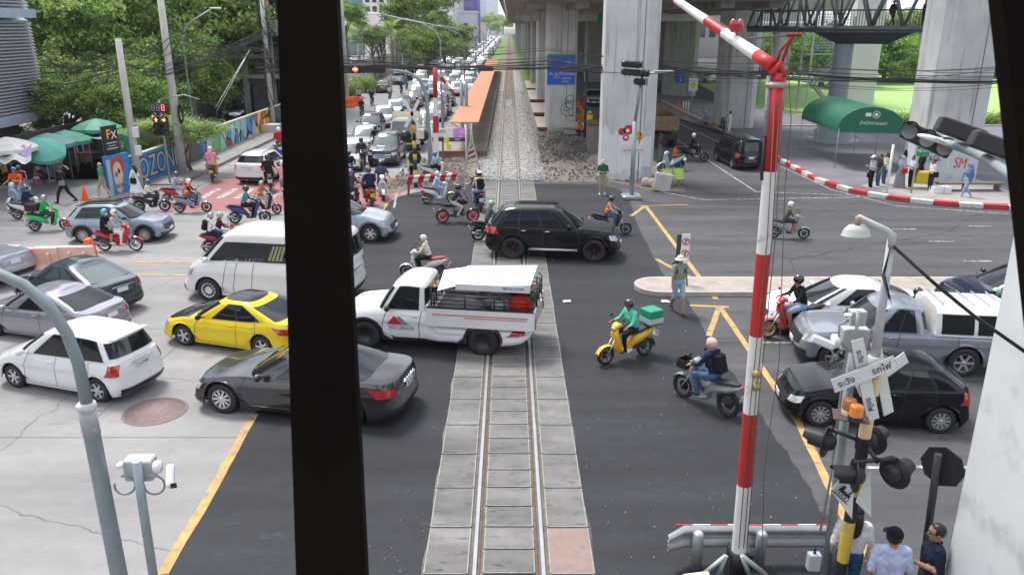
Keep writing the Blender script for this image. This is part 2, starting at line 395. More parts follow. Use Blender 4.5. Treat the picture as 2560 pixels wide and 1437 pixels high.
 if lod==0:
  sm=MB()
  dx=[wb/2-ra-.08,(T['sw'][-1][0]*(xwb-xrb-.84)+xrb+.34),-wb/2+ra*.5 if kind not in('van',) else .2]
  if kind=='scab':dx=[wb/2-ra-.05,.1]
  for x in dx:
   u=ux(x)
   for sg in(1,-1):B.patch(sm,u,u+.0045,.1 if abs(abs(x)-wb/2)>ra else .62,1,sg,.002,1,8)
  for sg in(1,-1):B.patch(sm,ux(dx[-1]),ux(dx[0]),.1,.108,sg,.002,8,1)
  sm.obj("door_seam",BLKP,root)
  for sg in(1,-1):
   for x in dx[1:] if kind!='van' else dx[1:2]:
    q=MB();p=B.pt(ux(x+.17),.84,sg,.02);q.box(p,(.17,.035,.03),bev=.01);q.obj("door_handle",CHROME if kind in('bigsuv','suv') else pm,root)
  q=MB();q.tube([(xwb-.1,.3,topf(xwb)+.045),(xwb-.28,-.35,topf(xwb)+.15)],.012,4);q.tube([(xwb-.1,-.4,topf(xwb)+.045),(xwb-.22,-.75,topf(xwb)+.12)],.012,4);q.obj("wiper",BLKP,root)
 if clad:
  q=MB()
  for xa in axles:
   for sg in(1,-1):
    q.grid([[(xa+r*cos(pi*(k/12)),sg*(W2+(.012 if r<ra+.03 else .002)),R+r*sin(pi*k/12)) for r in(ra-.012,ra+.005,ra+.06)] for k in range(13)])
  for sg in(1,-1):B.patch(q,ux(-wb/2+ra+.0),ux(wb/2-ra),.0,.14,sg,.012,6,2)
  q.obj("wheel_arch_cladding",DGREY if clad!='black' else BLKP,root)
 if rails:
  for sg in(1,-1):
   q=MB();q.tube([(lerp(xrr,xwr,k/6) if 0<k<6 else lerp(xrr,xwr,k/6),sg*(wr-.08),zrf(lerp(xrr,xwr,k/6))+(.04 if 0<k<6 else .0)) for k in range(7)],.018,6);q.obj("roof_rail",rails if rails is not True else ALLOY,root)
 st,cm=rim;tm,rm=make_wheel(R,.2 if W<1.8 else .23,st,cm or ALLOY)
 for xa in axles:
  for sg in(1,-1):
   wl=put("wheel",tm,root,(xa,sg*(W2-.115),R),(0,0,0 if sg>0 else pi))
   if lod<2:put("rim",rm,wl)
 root["_W"]=W;root["_wb"]=wb;root["_xf"]=xf;root["_xr"]=xr
 return root,B,Gs,topf
def place_wheels(root,f,r,side,dscale=None):
 """stand a vehicle so that its visible wheels touch the ground at picture points f (front) and r (rear)"""
 A,Bp=G(*f),G(*r);d=A-Bp;wb,W=root["_wb"],root["_W"]
 sc=dscale or min(1.06,max(.86,d.length/wb));a=atan2(d.y,d.x);left=Vector((-sin(a),cos(a),0))
 c=(A+Bp)/2-left*(W/2-.05)*sc*(1 if side=='L' else-1)
 root.location=c;root.rotation_euler=(0,0,a);root.scale=(sc,)*3
 for k in("_W","_wb","_xf","_xr"):del root[k]
def place_end(root,px,py,a,end='f',sc=1.0):
 """front or rear bumper centre above the picture point, heading a (radians)"""
 c=G(px,py);x=root["_xf"] if end=='f' else root["_xr"]
 root.location=c-Vector((cos(a),sin(a),0))*x*sc;root.rotation_euler=(0,0,a);root.scale=(sc,)*3
 for k in("_W","_wb","_xf","_xr"):del root[k]
 # ================================================================ MOTORBIKES
SEATM=mat("bike seat",(.02,.02,.022),.6,var=.2,vs=20)
def bike_wheel(r,wd,rimm,spokes):
 M=Matrix.Rotation(pi/2,4,'X');t=MB();h=wd/2
 t.lathe([(r*.72,-h*.6),(r*.8,-h),(r*.95,-h*.8),(r,0),(r*.95,h*.8),(r*.8,h),(r*.72,h*.6)],24,M)
 q=MB();q.lathe([(r*.74,-h*.7),(r*.66,-h*.5),(r*.66,h*.5),(r*.74,h*.7)],24,M)
 q.lathe([(.001,-h*.9),(.05,-h*.9),(.05,h*.9),(.001,h*.9)],10,M)
 for k in range(spokes):
  a=2*pi*k/spokes;w1=.005 if spokes>8 else .016
  q.tube([(.03*cos(a),0,.03*sin(a)),(r*.68*cos(a+.12),0,r*.68*sin(a+.12))],w1,4)
 q.lathe([(r*.18,h*.7),(r*.42,h*.7),(r*.42,h*.6)],14,M)
 return t.me(BLK,"tyre"),q.me(rimm,"rim")
def bike(label,kind,f,r,col,col2=None,rimm=None,box=None,basket=False,plate=PLATE,group="motorbikes at the crossing",name=None,pos=None,tails=True,seatm=None,lod=0,cat=None):
 col2=col2 or BLKP;rimm=rimm or DGREY;WB={'scooter':1.28,'under':1.24,'naked':1.36,'retro':1.27}[kind]
 nm=name or{'scooter':'motor_scooter','under':'underbone_motorbike','naked':'motorcycle','retro':'motor_scooter'}[kind]
 root=thing(nm,label,cat or{'scooter':'scooter','under':'motorbike','naked':'motorcycle','retro':'scooter'}[kind],group=group)
 R={'scooter':.265,'under':.295,'naked':.30,'retro':.25}[kind];wd=.1 if kind!='under' else .075;xa,xb=WB/2,-WB/2
 tm,rm=bike_wheel(R,wd,rimm,{'scooter':6,'under':18 if col2 is not BLKP or True else 5,'naked':16,'retro':5}[kind])
 for n_,x in(("front_wheel",xa),("rear_wheel",xb)):
  wl=put(n_,tm,root,(x,0,R));put("rim",rm,wl)
 def part(nm,fn,m,smooth=None):q=MB();fn(q);return q.obj(nm,m,root)
 top=(xa-.36,0,.98);nk=(xa-.27,0,.72)
 part("fork",lambda q:[q.tube([(xa-.24,s*.07,.68),(xa,s*.07,R)],.022,6) for s in(-1,1)],STEEL if kind!='naked' else mat("gold fork",(.5,.3,.06),.3,.8,var=0))
 def fend(q,x,r2,a0,a1,w2=.07):
  q.grid([[(x+r2*cos(a),y,R+r2*sin(a)-abs(y)*.5) for y in(-w2,-w2*.5,0,w2*.5,w2)] for a in[lerp(a0,a1,k/8) for k in range(9)]])
 part("front_fender",lambda q:fend(q,xa,R+.035,radians(20),radians(165)),col)
 part("rear_fender",lambda q:fend(q,xb,R+.05,radians(60),radians(185),.06),BLKP)
 def loft(q,st,n=10,p=2.6):
  rows=[]
  for x,z,hw,hh,*tl in st:
   t_=tl[0] if tl else 0;row=[]
   for k in range(n+1):
    a=2*pi*k/n;cy=abs(cos(a))**(2/p)*(1 if cos(a)>0 else-1);cz=abs(sin(a))**(2/p)*(1 if sin(a)>0 else-1)
    row.append((x+cz*hh*sin(t_),cy*hw,z+cz*hh*cos(t_)))
   rows.append(row)
  q.grid(rows);q.poly(rows[0][:-1]);q.poly(rows[-1][:-1])
 if kind in('scooter','retro','under'):
  rt=kind=='retro';un=kind=='under'
  part("front_apron",lambda q:loft(q,[(xa-.52+.10,.26,.15,.05,-1.2),(xa-.40,.36,.2 if not un else .17,.045,-1.3),(xa-.34,.55,.22 if not un else .15,.05,-1.25),(xa-.28,.74,.17,.07,-1.2),(xa-.27,.88,.12 if not rt else .09,.08,-1.2),(xa-.33,1.0,.07,.06,-1.2)],12),col)
  part("body_panel",lambda q:loft(q,[(xb-.34,.78,.035,.03),(xb-.22,.74,.09,.07),(xb-.02,.66,.14 if not rt else .2,.13 if not un else .09),(xb+.2,.60,.155 if not rt else .21,.16 if not un else .1),(xb+.42,.52,.14,.15 if not un else .09),(xb+.52,.42,.1,.12),(xb+.62,.36,.07,.08)],12),col if not un else col2)
  if un:part("frame_cover",lambda q:loft(q,[(xb-.3,.80,.03,.03),(xb-.05,.72,.1,.07),(xb+.3,.62,.11,.07),(xb+.6,.52,.07,.08),(xb+.85,.62,.06,.08),(xa-.32,.74,.08,.08)],10),col)
  part("footboard",lambda q:loft(q,[(xb+.5,.30,.12,.06),(xb+.65,.27,.17,.045),(xa-.5,.27,.17,.045),(xa-.4,.33,.14,.05)],10),col2)
  part("seat",lambda q:loft(q,[(xb-.26,.835,.05,.03),(xb-.1,.83,.12,.05),(xb+.12,.80,.14,.055),(xb+.22,.77,.14,.05),(xb+.42,.755,.12,.055),(xb+.56,.75,.06,.04)],12),seatm or SEATM)
  part("engine",lambda q:(q.box((xb+.12,-.06,R+.06),(.42,.14,.16),bev=.03),q.tube([(xb+.3,-.12,R-.05),(xb-.0,-.15,R),(xb-.22,-.15,R+.06)],[.02,.05,.055],8)),DGREY)
  part("exhaust",lambda q:q.tube([(xb+.2,-.17,R-.02),(xb-.3,-.17,R+.1)],[.045,.055],8),mat("exhaust",(.3,.3,.31),.35,.7,var=.1))
 else:
  part("fuel_tank",lambda q:loft(q,[(xb+.58,.86,.08,.07),(xb+.72,.92,.15,.12),(xb+.92,.95,.16,.13),(xb+1.06,.92,.1,.1),(xb+1.12,.88,.06,.06)],12),col)
  part("seat",lambda q:loft(q,[(xb-.2,.9,.04,.02),(xb-.05,.87,.1,.035),(xb+.3,.82,.13,.045),(xb+.6,.83,.1,.05)],10),SEATM)
  part("tail",lambda q:loft(q,[(xb-.3,.92,.02,.02),(xb-.15,.86,.07,.05),(xb+.2,.76,.1,.07),(xb+.5,.74,.09,.07)],10),BLKP)
  part("engine",lambda q:(q.box((xb+.72,0,.42),(.4,.24,.3),bev=.04),q.box((xb+.85,0,.64),(.22,.2,.22),bev=.03),q.tube([(xb+.95,.06,.5),(xb+1.0,.08,.3),(xb+.6,.12,.24),(xb+.1,.15,.36)],[.025,.03,.05,.06],8)),DGREY)
  part("frame",lambda q:[q.tube(pp,.02,6) for s in(-1,1) for pp in([(xa-.3,s*.04,.85),(xb+.9,s*.12,.8),(xb+.5,s*.1,.72),(xb-.1,s*.09,.82)],[(xb+.5,s*.08,.72),(xb+.5,s*.1,.34),(xb,s*.09,R)])],BLKP)
 hz=1.02 if kind!='naked' else 1.06;hx=xa-.36
 part("handlebar",lambda q:(q.tube([(hx-.1,-.33,hz+.03),(hx,-.14,hz),(hx,.14,hz),(hx-.1,.33,hz+.03)],[.017,.014,.014,.017],6),[q.tube([(hx-.1,s*.33,hz+.03),(hx-.07,s*.24,hz+.02)],.022,6) for s in(-1,1)]),BLKP)
 part("headlight_cowl",lambda q:loft(q,[(hx-.06,hz+.0,.1,.05),(hx+.04,hz+.02,.12,.08),(hx+.13,hz-.04,.1,.07),(hx+.18,hz-.08,.05,.04)],10),col if kind!='naked' else BLKP)
 part("headlight",lambda q:q.ell((hx+.16,0,hz-.06) if kind!='retro' else(xa-.2,0,.74),(.04,.08,.045),10,6),LAMPW)
 for s in(-1,1):
  part("mirror",lambda q:(q.tube([(hx-.02,s*.16,hz+.02),(hx+.02,s*.24,hz+.2)],.007,4),q.ell((hx+.02,s*.26,hz+.23),(.02,.06,.04),8,6)),BLKP)
 part("tail_light",lambda q:q.ell((xb-.31,0,.8 if kind!='naked' else .92),(.05,.07,.035),10,6),LAMPR)
 part("plate",lambda q:q.box((xb-.37,0,.58),(.012,.2,.16),R=Matrix.Rotation(-.35,4,'Y')),plate)
 if box:part("cargo_box",lambda q:(q.box((xb-.18,0,1.08),(.44,.44,.42),bev=.02),),box)
 if basket:part("basket",lambda q:[q.box((xa-.02,0,.78),(.26,.32,.02))]+[q.box((xa-.02+a,b_,.88),(c_,d_,.2)) for a,b_,c_,d_ in((.13,0,.012,.32),(-.13,0,.012,.32),(0,.16,.26,.012),(0,-.16,.26,.012))],BLKP)
 root["_wb"]=WB
 if pos:root.location,a=(pos[0],pos[1],0),pos[2];root.rotation_euler=(0,0,a)
 else:
  A,Bp=G(*f),G(*r);d=A-Bp;a=atan2(d.y,d.x);c=(A+Bp)/2
  sc=min(1.08,max(.88,d.length/WB));root.location=c;root.rotation_euler=(radians(-3),0,a);root.scale=(sc,)*3
  root.rotation_euler=(0,0,a)
 del root["_wb"];return root
 # ================================================================ PEOPLE
SKINS=[mat("skin tan",(.42,.22,.13),.5,var=.06),mat("skin brown",(.27,.13,.075),.5,var=.06),mat("skin pale",(.6,.38,.27),.5,var=.06)]
HAIR=mat("black hair",(.012,.01,.01),.45,var=.4,vs=40)
FACE=mat("face features",(.05,.02,.018),.4,var=0)
def cloth(name,c):return mat("cloth "+name,c,.85,var=.22,vs=7,bump=.6,spec=.12)
def lr(s,p):return(p[0],p[1]*s,p[2])
def pose(kind):
 """joints; pairs are (left, right)"""
 J=dict(hip=(0,0,.95),chest=(0,0,1.28),neck=(0,0,1.47),head=(.02,0,1.6),lean=0)
 def pr(sh=None,el=None,ha=None,hp=None,kn=None,an=None):
  pass
 S={}
 if kind=='ride':
  J.update(hip=(-.22,0,.86),chest=(-.13,0,1.17),neck=(-.09,0,1.38),head=(-.04,0,1.52))
  S=dict(sh=[(-.11,s*.19,1.33) for s in(1,-1)],el=[(.02,s*.27,1.1) for s in(1,-1)],ha=[(.2,s*.3,1.05) for s in(1,-1)],hp=[(-.2,s*.09,.84) for s in(1,-1)],kn=[(.2,s*.17,.78) for s in(1,-1)],an=[(.12,s*.14,.36) for s in(1,-1)])
 elif kind=='ridenaked':
  J.update(hip=(-.22,0,.94),chest=(-.08,0,1.22),neck=(.0,0,1.42),head=(.06,0,1.55))
  S=dict(sh=[(-.03,s*.2,1.37) for s in(1,-1)],el=[(.14,s*.27,1.17) for s in(1,-1)],ha=[(.3,s*.3,1.09) for s in(1,-1)],hp=[(-.2,s*.1,.9) for s in(1,-1)],kn=[(.18,s*.19,.74) for s in(1,-1)],an=[(-.02,s*.17,.38) for s in(1,-1)])
 elif kind=='pillion':
  J.update(hip=(-.55,0,.9),chest=(-.5,0,1.2),neck=(-.47,0,1.41),head=(-.42,0,1.54))
  S=dict(sh=[(-.48,s*.18,1.35) for s in(1,-1)],el=[(-.36,s*.26,1.12) for s in(1,-1)],ha=[(-.2,s*.22,.98) for s in(1,-1)],hp=[(-.53,s*.09,.88) for s in(1,-1)],kn=[(-.14,s*.24,.82) for s in(1,-1)],an=[(-.22,s*.24,.42) for s in(1,-1)])
 elif kind in('walk','walkb'):
  a=1 if kind=='walk' else-1
  S=dict(sh=[(0,s*.19,1.42) for s in(1,-1)],el=[(-.1*s*a,s*.24,1.17) for s in(1,-1)],ha=[(-.08*s*a+.06,s*.25,.93) for s in(1,-1)],hp=[(0,s*.09,.93) for s in(1,-1)],kn=[(.16,a*.09,.52),(-.04,-a*.09,.5)][::1 if a>0 else-1],an=[(.24,a*.08,.1),(-.3,-a*.08,.16)][::1 if a>0 else-1])
 elif kind=='stride':
  S=dict(sh=[(.02,s*.19,1.40) for s in(1,-1)],el=[(.02,s*.27,1.15) for s in(1,-1)],ha=[(.1,s*.24,.95) for s in(1,-1)],hp=[(0,s*.09,.9) for s in(1,-1)],kn=[(.24,.09,.52),(-.14,-.09,.5)],an=[(.34,.08,.1),(-.44,-.08,.15)])
 elif kind=='phone':
  S=dict(sh=[(0,s*.19,1.42) for s in(1,-1)],el=[(-.02,s*.25,1.15) for s in(1,-1)],ha=[(.26,.1,1.2),(.0,-.26,.9)],hp=[(0,s*.09,.93) for s in(1,-1)],kn=[(.02,s*.1,.5) for s in(1,-1)],an=[(-.02,s*.11,.09) for s in(1,-1)])
 elif kind=='phoneboth':
  J.update(head=(.05,0,1.58))
  S=dict(sh=[(0,s*.19,1.42) for s in(1,-1)],el=[(.0,s*.26,1.14) for s in(1,-1)],ha=[(.28,s*.07,1.16) for s in(1,-1)],hp=[(0,s*.09,.93) for s in(1,-1)],kn=[(.02,s*.1,.5) for s in(1,-1)],an=[(-.02,s*.13,.09) for s in(1,-1)])
 elif kind=='crouch':
  J.update(hip=(-.12,0,.42),chest=(.02,0,.7),neck=(.1,0,.88),head=(.16,0,1.0))
  S=dict(sh=[(.06,s*.19,.84) for s in(1,-1)],el=[(.2,s*.25,.62) for s in(1,-1)],ha=[(.36,s*.15,.5) for s in(1,-1)],hp=[(-.1,s*.1,.4) for s in(1,-1)],kn=[(.3,s*.2,.46) for s in(1,-1)],an=[(.1,s*.15,.1) for s in(1,-1)])
 elif kind=='sit':
  J.update(hip=(0,0,.52),chest=(.02,0,.84),neck=(.03,0,1.05),head=(.06,0,1.18))
  S=dict(sh=[(.02,s*.19,1.0) for s in(1,-1)],el=[(.06,s*.26,.76) for s in(1,-1)],ha=[(.3,s*.14,.7) for s in(1,-1)],hp=[(0,s*.1,.5) for s in(1,-1)],kn=[(.42,s*.14,.5) for s in(1,-1)],an=[(.4,s*.14,.1) for s in(1,-1)])
 else:
  S=dict(sh=[(0,s*.19,1.42) for s in(1,-1)],el=[(-.03,s*.25,1.15) for s in(1,-1)],ha=[(.04,s*.24,.92) for s in(1,-1)],hp=[(0,s*.09,.93) for s in(1,-1)],kn=[(.02,s*.1,.5) for s in(1,-1)],an=[(-.02,s*.11,.09) for s in(1,-1)])
 J.update(S);return J
def bones(J,loose=1.0):
 V=Vector;B=[]
 hip,ch,nk,hd=V(J['hip']),V(J['chest']),V(J['neck']),V(J['head'])
 for y in(-.07,0,.07):B.append((hip+V((0,y,.0)),hip+V((0,y*.9,.06)),.115,.11,4))
 for y in(-.07,0,.07):
  o=V((0,y,0));B.append((hip+V((0,y,.1)),ch+o*1.15,.105*loose,.118*loose,1));B.append((ch+o*1.15,lerp(ch,nk,.62)+o*1.2,.118*loose,.085,1))
 B.append((V(J['sh'][0])*.9+nk*.1,V(J['sh'][1])*.9+nk*.1,.072,.072,1))
 B.append((nk-V((0,0,.06)),hd-V((.01,0,.06)),.056,.054,0))
 B.append((hd+V((-.015,0,.03)),hd+V((-.005,0,.035)),.098,.096,0));B.append((hd+V((.0,0,-.02)),hd+V((.035,0,-.075)),.075,.046,0))
 for s in(0,1):
  sh,el,ha,hp,kn,an=(V(J[k][s]) for k in('sh','el','ha','hp','kn','an'))
  B.append((sh,el,.062*loose,.048*loose,2));B.append((el,ha,.044,.03,3))
  d=(ha-el).normalized();B.append((ha+d*.02,ha+d*.07,.034,.033,0))
  B.append((hp,kn,.098*loose,.07*loose,4));B.append((kn,lerp(kn,an,.35),.066*loose,.063*loose,5));B.append((lerp(kn,an,.35),an,.063*loose,.045*loose,5))
  B.append((an+V((-.03,0,-.045)),an+V((.15,0,-.055)),.046,.036,6))
 return B
PC={}
def body_mesh(kind,vox=.022,loose=1.0,skirt=None):
 key=(kind,vox,loose)
 if key in PC:return PC[key]
 J=pose(kind);B=bones(J,loose);q=MB()
 for a,b,r0,r1,reg in B:
  d=(b-a);
  if d.length<.001:d=Vector((0,0,.001))
  n=8;pts=[];rr=[]
  dn=d.normalized()
  for k in range(5):an=-pi/2+k*pi/8;pts.append(a+dn*r0*sin(an));rr.append(max(.002,r0*cos(an)))
  for k in range(5):an=k*pi/8;pts.append(b+dn*r1*sin(an));rr.append(max(.002,r1*cos(an)))
  q.tube(pts,rr,10)
 me=q.me(BLK);o=bpy.data.objects.new("tmp",me);COL.objects.link(o)
 m=o.modifiers.new("r",'REMESH');m.mode='VOXEL';m.voxel_size=vox;m.use_smooth_shade=True
 s=o.modifiers.new("s",'SMOOTH');s.iterations=4;s.factor=.6
 dg=bpy.context.evaluated_depsgraph_get();dg.update();rm=bpy.data.meshes.new_from_object(o.evaluated_get(dg));bpy.data.objects.remove(o)
 nv=len(rm.vertices);co=np.empty(nv*3);rm.vertices.foreach_get("co",co);co=co.reshape(-1,3)
 best=np.full(nv,1e9);reg=np.zeros(nv,int)
 for a,b,r0,r1,rg in B:
  a_,b_=np.array(a),np.array(b);d=b_-a_;L2=max(1e-9,d@d);t=np.clip(((co-a_)@d)/L2,0,1)
  dist=np.linalg.norm(co-(a_+t[:,None]*d),axis=1)-(r0+(r1-r0)*t);k=dist<best;best[k]=dist[k];reg[k]=rg
 nrm=np.sin(co[:,2]*55+co[:,0]*31+np.sin(co[:,1]*40)*2)*.003*(reg>0)*(reg<6)
 vn=np.empty(nv*3);rm.vertices.foreach_get("normal",vn);co=co+vn.reshape(-1,3)*nrm[:,None]
 q=MB();q.v=[tuple(c) for c in co]
 for p in rm.polygons:q.f.append(tuple(p.vertices));q.m.append(int(reg[p.vertices[0]]));q.s.append(True)
 hd=Vector(J['head'])
 q.mi=7
 for sg in(1,-1):q.ell(hd+Vector((.083,sg*.034,.012)),(.012,.016,.01),8,5);q.ell(hd+Vector((.088,sg*.034,.034)),(.008,.02,.004),6,4)
 q.ell(hd+Vector((.079,0,-.062)),(.012,.024,.006),8,4);q.mi=0
 q.ell(hd+Vector((.093,0,-.015)),(.018,.013,.024),8,6)
 for sg in(1,-1):q.ell(hd+Vector((-.005,sg*.094,0)),(.022,.01,.03),8,5)
 for s in(0,1):
  el,ha=Vector(J['el'][s]),Vector(J['ha'][s]);d=(ha-el).normalized();sd=1 if s==0 else-1
  side=d.cross(Vector((0,sd,0)));
  if side.length<.2:side=Vector((1,0,0))
  side.normalize();inn=d.cross(side)*(1 if d.cross(side).dot(Vector((0,-sd,0)))>0 else-1)
  if kind in('ride','ridenaked'):inn=Vector((0,0,-1));side=Vector((0,sd,0))
  b=ha+d*.075
  for k,ln in enumerate((.062,.075,.08,.07)):
   o_=side*(.027-.018*k);curl=1.0 if kind in('ride','ridenaked','phone','phoneboth') else .45
   q.tube([b+o_-d*.02,b+o_+d*ln*.45,b+o_+d*ln*.8+inn*ln*.35*curl,b+o_+d*ln*.85+inn*ln*.8*curl],[.0095,.009,.0085,.006],6)
  q.tube([ha+d*.03+side*.03,ha+d*.07+side*.05+inn*.015,ha+d*.09+side*.045+inn*.04],[.0115,.01,.007],6)
 bpy.data.meshes.remove(rm)
 PC[key]=(q,J);return PC[key]
def person(label,kind,torso,legs,skin=0,sleeve=None,fore=None,shin=None,shoe=None,loc=(0,0,0),rz=0,sc=1.0,head='hair',hcol=None,extra=(),group=None,vox=.022,loose=1.0,feet=None,tilt=None,headz=None):
 q,J=body_mesh(kind,vox,loose);sk=SKINS[skin]
 mats=[sk,torso,sleeve or torso,fore if fore is not None else sk,legs,shin if shin is not None else legs,shoe or BLKP,FACE]
 root=thing("person",label,"person",group=group)
 q.obj("body",mats,root)
 if feet:loc=G(*feet)
 root.location=(loc[0],loc[1],loc[2] if len(loc)>2 else 0);root.rotation_euler=(0,0,rz);root.scale=(sc,)*3
 hd=Vector(J['head'])
 def part(nm,fn,m):z=MB();fn(z);return z.obj(nm,m,root)
 c=hd+Vector((-.012,0,.025))
 if head in('hair','long','bun','bald'):
  if head!='bald':
   def hr(z):
    z.ell(c+Vector((-.01,0,.012)),(.107,.102,.106),20,12,skip=lambda la,lo:(la<24 and abs(lo)<62) or(head=='hair' and la<-8 and abs(lo)<115) or la<(-38 if head=='hair' else-60))
    if head=='long':z.tube([c+Vector((-.06,0,.02)),c+Vector((-.1,0,-.1)),c+Vector((-.1,0,-.26)),c+Vector((-.085,0,-.36))],[.085,.085,.075,.03],10)
    if head=='bun':z.ell(c+Vector((-.11,0,.03)),.05,10,6)
   part("hair",hr,hcol or HAIR)
  else:part("hair",lambda z:z.ell(c+Vector((-.012,0,.0)),(.108,.106,.09),16,8,skip=lambda la,lo:la>25 or la<-40 or abs(lo)<70),hcol or mat("grey hair",(.25,.24,.22),.6))
 elif head in('helmet','full'):
  o=-30 if head=='helmet' else-62
  part("helmet",lambda z:z.ell(c+Vector((-.005,0,.012)),(.138,.124,.133),20,14,skip=lambda la,lo:la<o-18 or(abs(lo)<52 and la<12 and(head=='helmet' or la>-32))),hcol or BLKP)
  part("visor",lambda z:z.ell(c+Vector((-.002,0,.012)),(.136,.121,.131),24,14,skip=lambda la,lo:not(abs(lo)<56 and-34<la<16)) if head=='full' else z.ell(c+Vector((.0,0,.03)),(.142,.128,.134),24,14,skip=lambda la,lo:not(abs(lo)<56 and 8<la<24)),GLASS if head=='full' else BLKP)
 elif head=='hijab':
  def hj(z):
   z.ell(c,(.125,.12,.125),16,12,skip=lambda la,lo:abs(lo)<42 and-42<la<30)
   z.tube([c+Vector((-.02,0,-.08)),c+Vector((0,0,-.2)),c+Vector((-.02,0,-.36))],[.11,.16,.19],14,caps=False)
   z.tube([c+Vector((-.1,0,0)),c+Vector((-.14,0,-.25)),c+Vector((-.15,.02,-.6))],[.08,.09,.05],8)
  part("headscarf",hj,hcol)
 elif head in('cap','bucket'):
  part("hair",lambda z:z.ell(c,(.108,.104,.1),16,8,skip=lambda la,lo:la>30 or la<-45 or abs(lo)<65),HAIR)
  def cp(z):
   z.ell(c+Vector((0,0,.03)),(.115,.11,.115),16,6,v0=8,v1=90)
   if head=='cap':z.grid([[c+Vector((.09*cos(a)+r*max(0,cos(a)),(.1+r*.3)*sin(a),.045-r*.25)) for r in(0,.06,.11)] for a in[lerp(-1.2,1.2,k/10) for k in range(11)]])
   else:z.lathe([(.108,.06),(.155,.02),(.165,.005)],20,Matrix.Translation(c+Vector((0,0,.0))))
  part("hat",cp,hcol or WHITE)
 for e in extra:
  k,m=e[0],e[1];ch=Vector(J['chest']);nk=Vector(J['neck']);hp=Vector(J['hip'])
  if k=='backpack':
   def bp_(z):
    ax=(nk-hp).normalized();R=Matrix.Rotation(atan2(ax.x,ax.z),4,'Y')
    z.box(ch+Vector((-.2,0,.0)),(.18,.3,.44),bev=.05,R=R);z.box(ch+Vector((-.3,0,-.08)),(.06,.22,.22),bev=.02,R=R)
    for s in(1,-1):z.tube([ch+Vector((-.12,s*.11,.15)),nk+Vector((.0,s*.12,-.01)),ch+Vector((.125,s*.12,.02)),ch+Vector((.02,s*.16,-.14))],.02,6)
   part("backpack",bp_,m)
  elif k=='bag':
   sd=e[2] if len(e)>2 else 1;ha=Vector((-.05,sd*.27,hp.z+.05))
   part("shoulder_bag",lambda z:(z.box(ha,(.28,.1,.26),bev=.03),z.tube([ha+Vector((.1,0,.12)),nk+Vector((.03,sd*.13,-.02)),ha+Vector((-.1,0,.12))],.01,5)),m)
  elif k=='vest':
   def vs_(z):
    for y0,y1 in((-1,1),):
     pts=[lerp(hp,ch,.25),lerp(hp,ch,.6),ch,lerp(ch,nk,.5)]
     z.M=Matrix.Identity(4)
     rows=[]
     for p,rx,ry in zip(pts,(.128,.13,.134,.115),(.20,.205,.212,.2)):rows.append([p+Vector((rx*cos(a),ry*sin(a),0)) for a in[2*pi*j/20 for j in range(21)]])
     z.grid(rows)
   part("vest",vs_,m)
   part("vest_stripe",lambda z:z.grid([[lerp(hp,ch,t)+Vector((.136*cos(a),.214*sin(a),0)) for a in[2*pi*j/20 for j in range(21)]] for t in(.72,.9)]),mat("reflective stripe",(.75,.78,.3),.4,var=.05))
  elif k=='skirt':
   ln,w0,w1=e[2:5]
   part("skirt",lambda z:z.tube([hp+Vector((0,0,.08)),hp+Vector((0,0,-.1)),hp+Vector((0,0,-ln))],[.15,w0,w1],18,caps=False),m)
  elif k=='phone':
   ha=(Vector(J['ha'][0])+Vector(J['ha'][1]))/2 if kind=='phoneboth' else Vector(J['ha'][0])
   part("phone",lambda z:z.box(ha+Vector((.08,0,.04)),(.012,.075,.15),R=Matrix.Rotation(.6,4,'Y'),bev=.003),m)
  elif k=='mask':part("face_mask",lambda z:z.ell(hd+Vector((.045,0,-.04)),(.062,.06,.05),12,8,skip=lambda la,lo:abs(lo)>85),m)
  elif k=='bucketbag':part("shopping_bag",lambda z:z.box(Vector(J['ha'][1])+Vector((0,0,-.2)),(.24,.1,.26),bev=.02),m)
 return root
C=dict(black=(.016,.016,.02),navy=(.018,.025,.06),denim=(.07,.13,.24),ldenim=(.3,.42,.55),white=(.78,.78,.78),grey=(.22,.23,.25),lgrey=(.42,.43,.45),beige=(.6,.52,.4),orange=(.85,.13,.03),green=(.02,.33,.09),dgreen=(.02,.12,.07),mint=(.12,.6,.42),red=(.55,.02,.02),pink=(.75,.3,.36),maroon=(.1,.02,.035),blue=(.03,.08,.45),sky=(.35,.55,.72),brown=(.13,.06,.035),olive=(.16,.2,.12),yellow=(.8,.6,.03),lilac=(.42,.36,.5),khaki=(.4,.34,.24),charcoal=(.05,.052,.058),sage=(.24,.31,.22),purple=(.35,.12,.5),cream=(.75,.68,.55))
def c_(n):return cloth(n,C[n])
def hm(n,rgb):return mat("helmet "+n,rgb,.22,coat=1,var=.04)
def rider(bk,label,kind='ride',**k):
 k.setdefault('group','people riding motorbikes');k['sc']=k.get('sc',1)*bk.scale[0]
 p=person(label,kind,loc=bk.location,rz=bk.rotation_euler[2],**k);return p
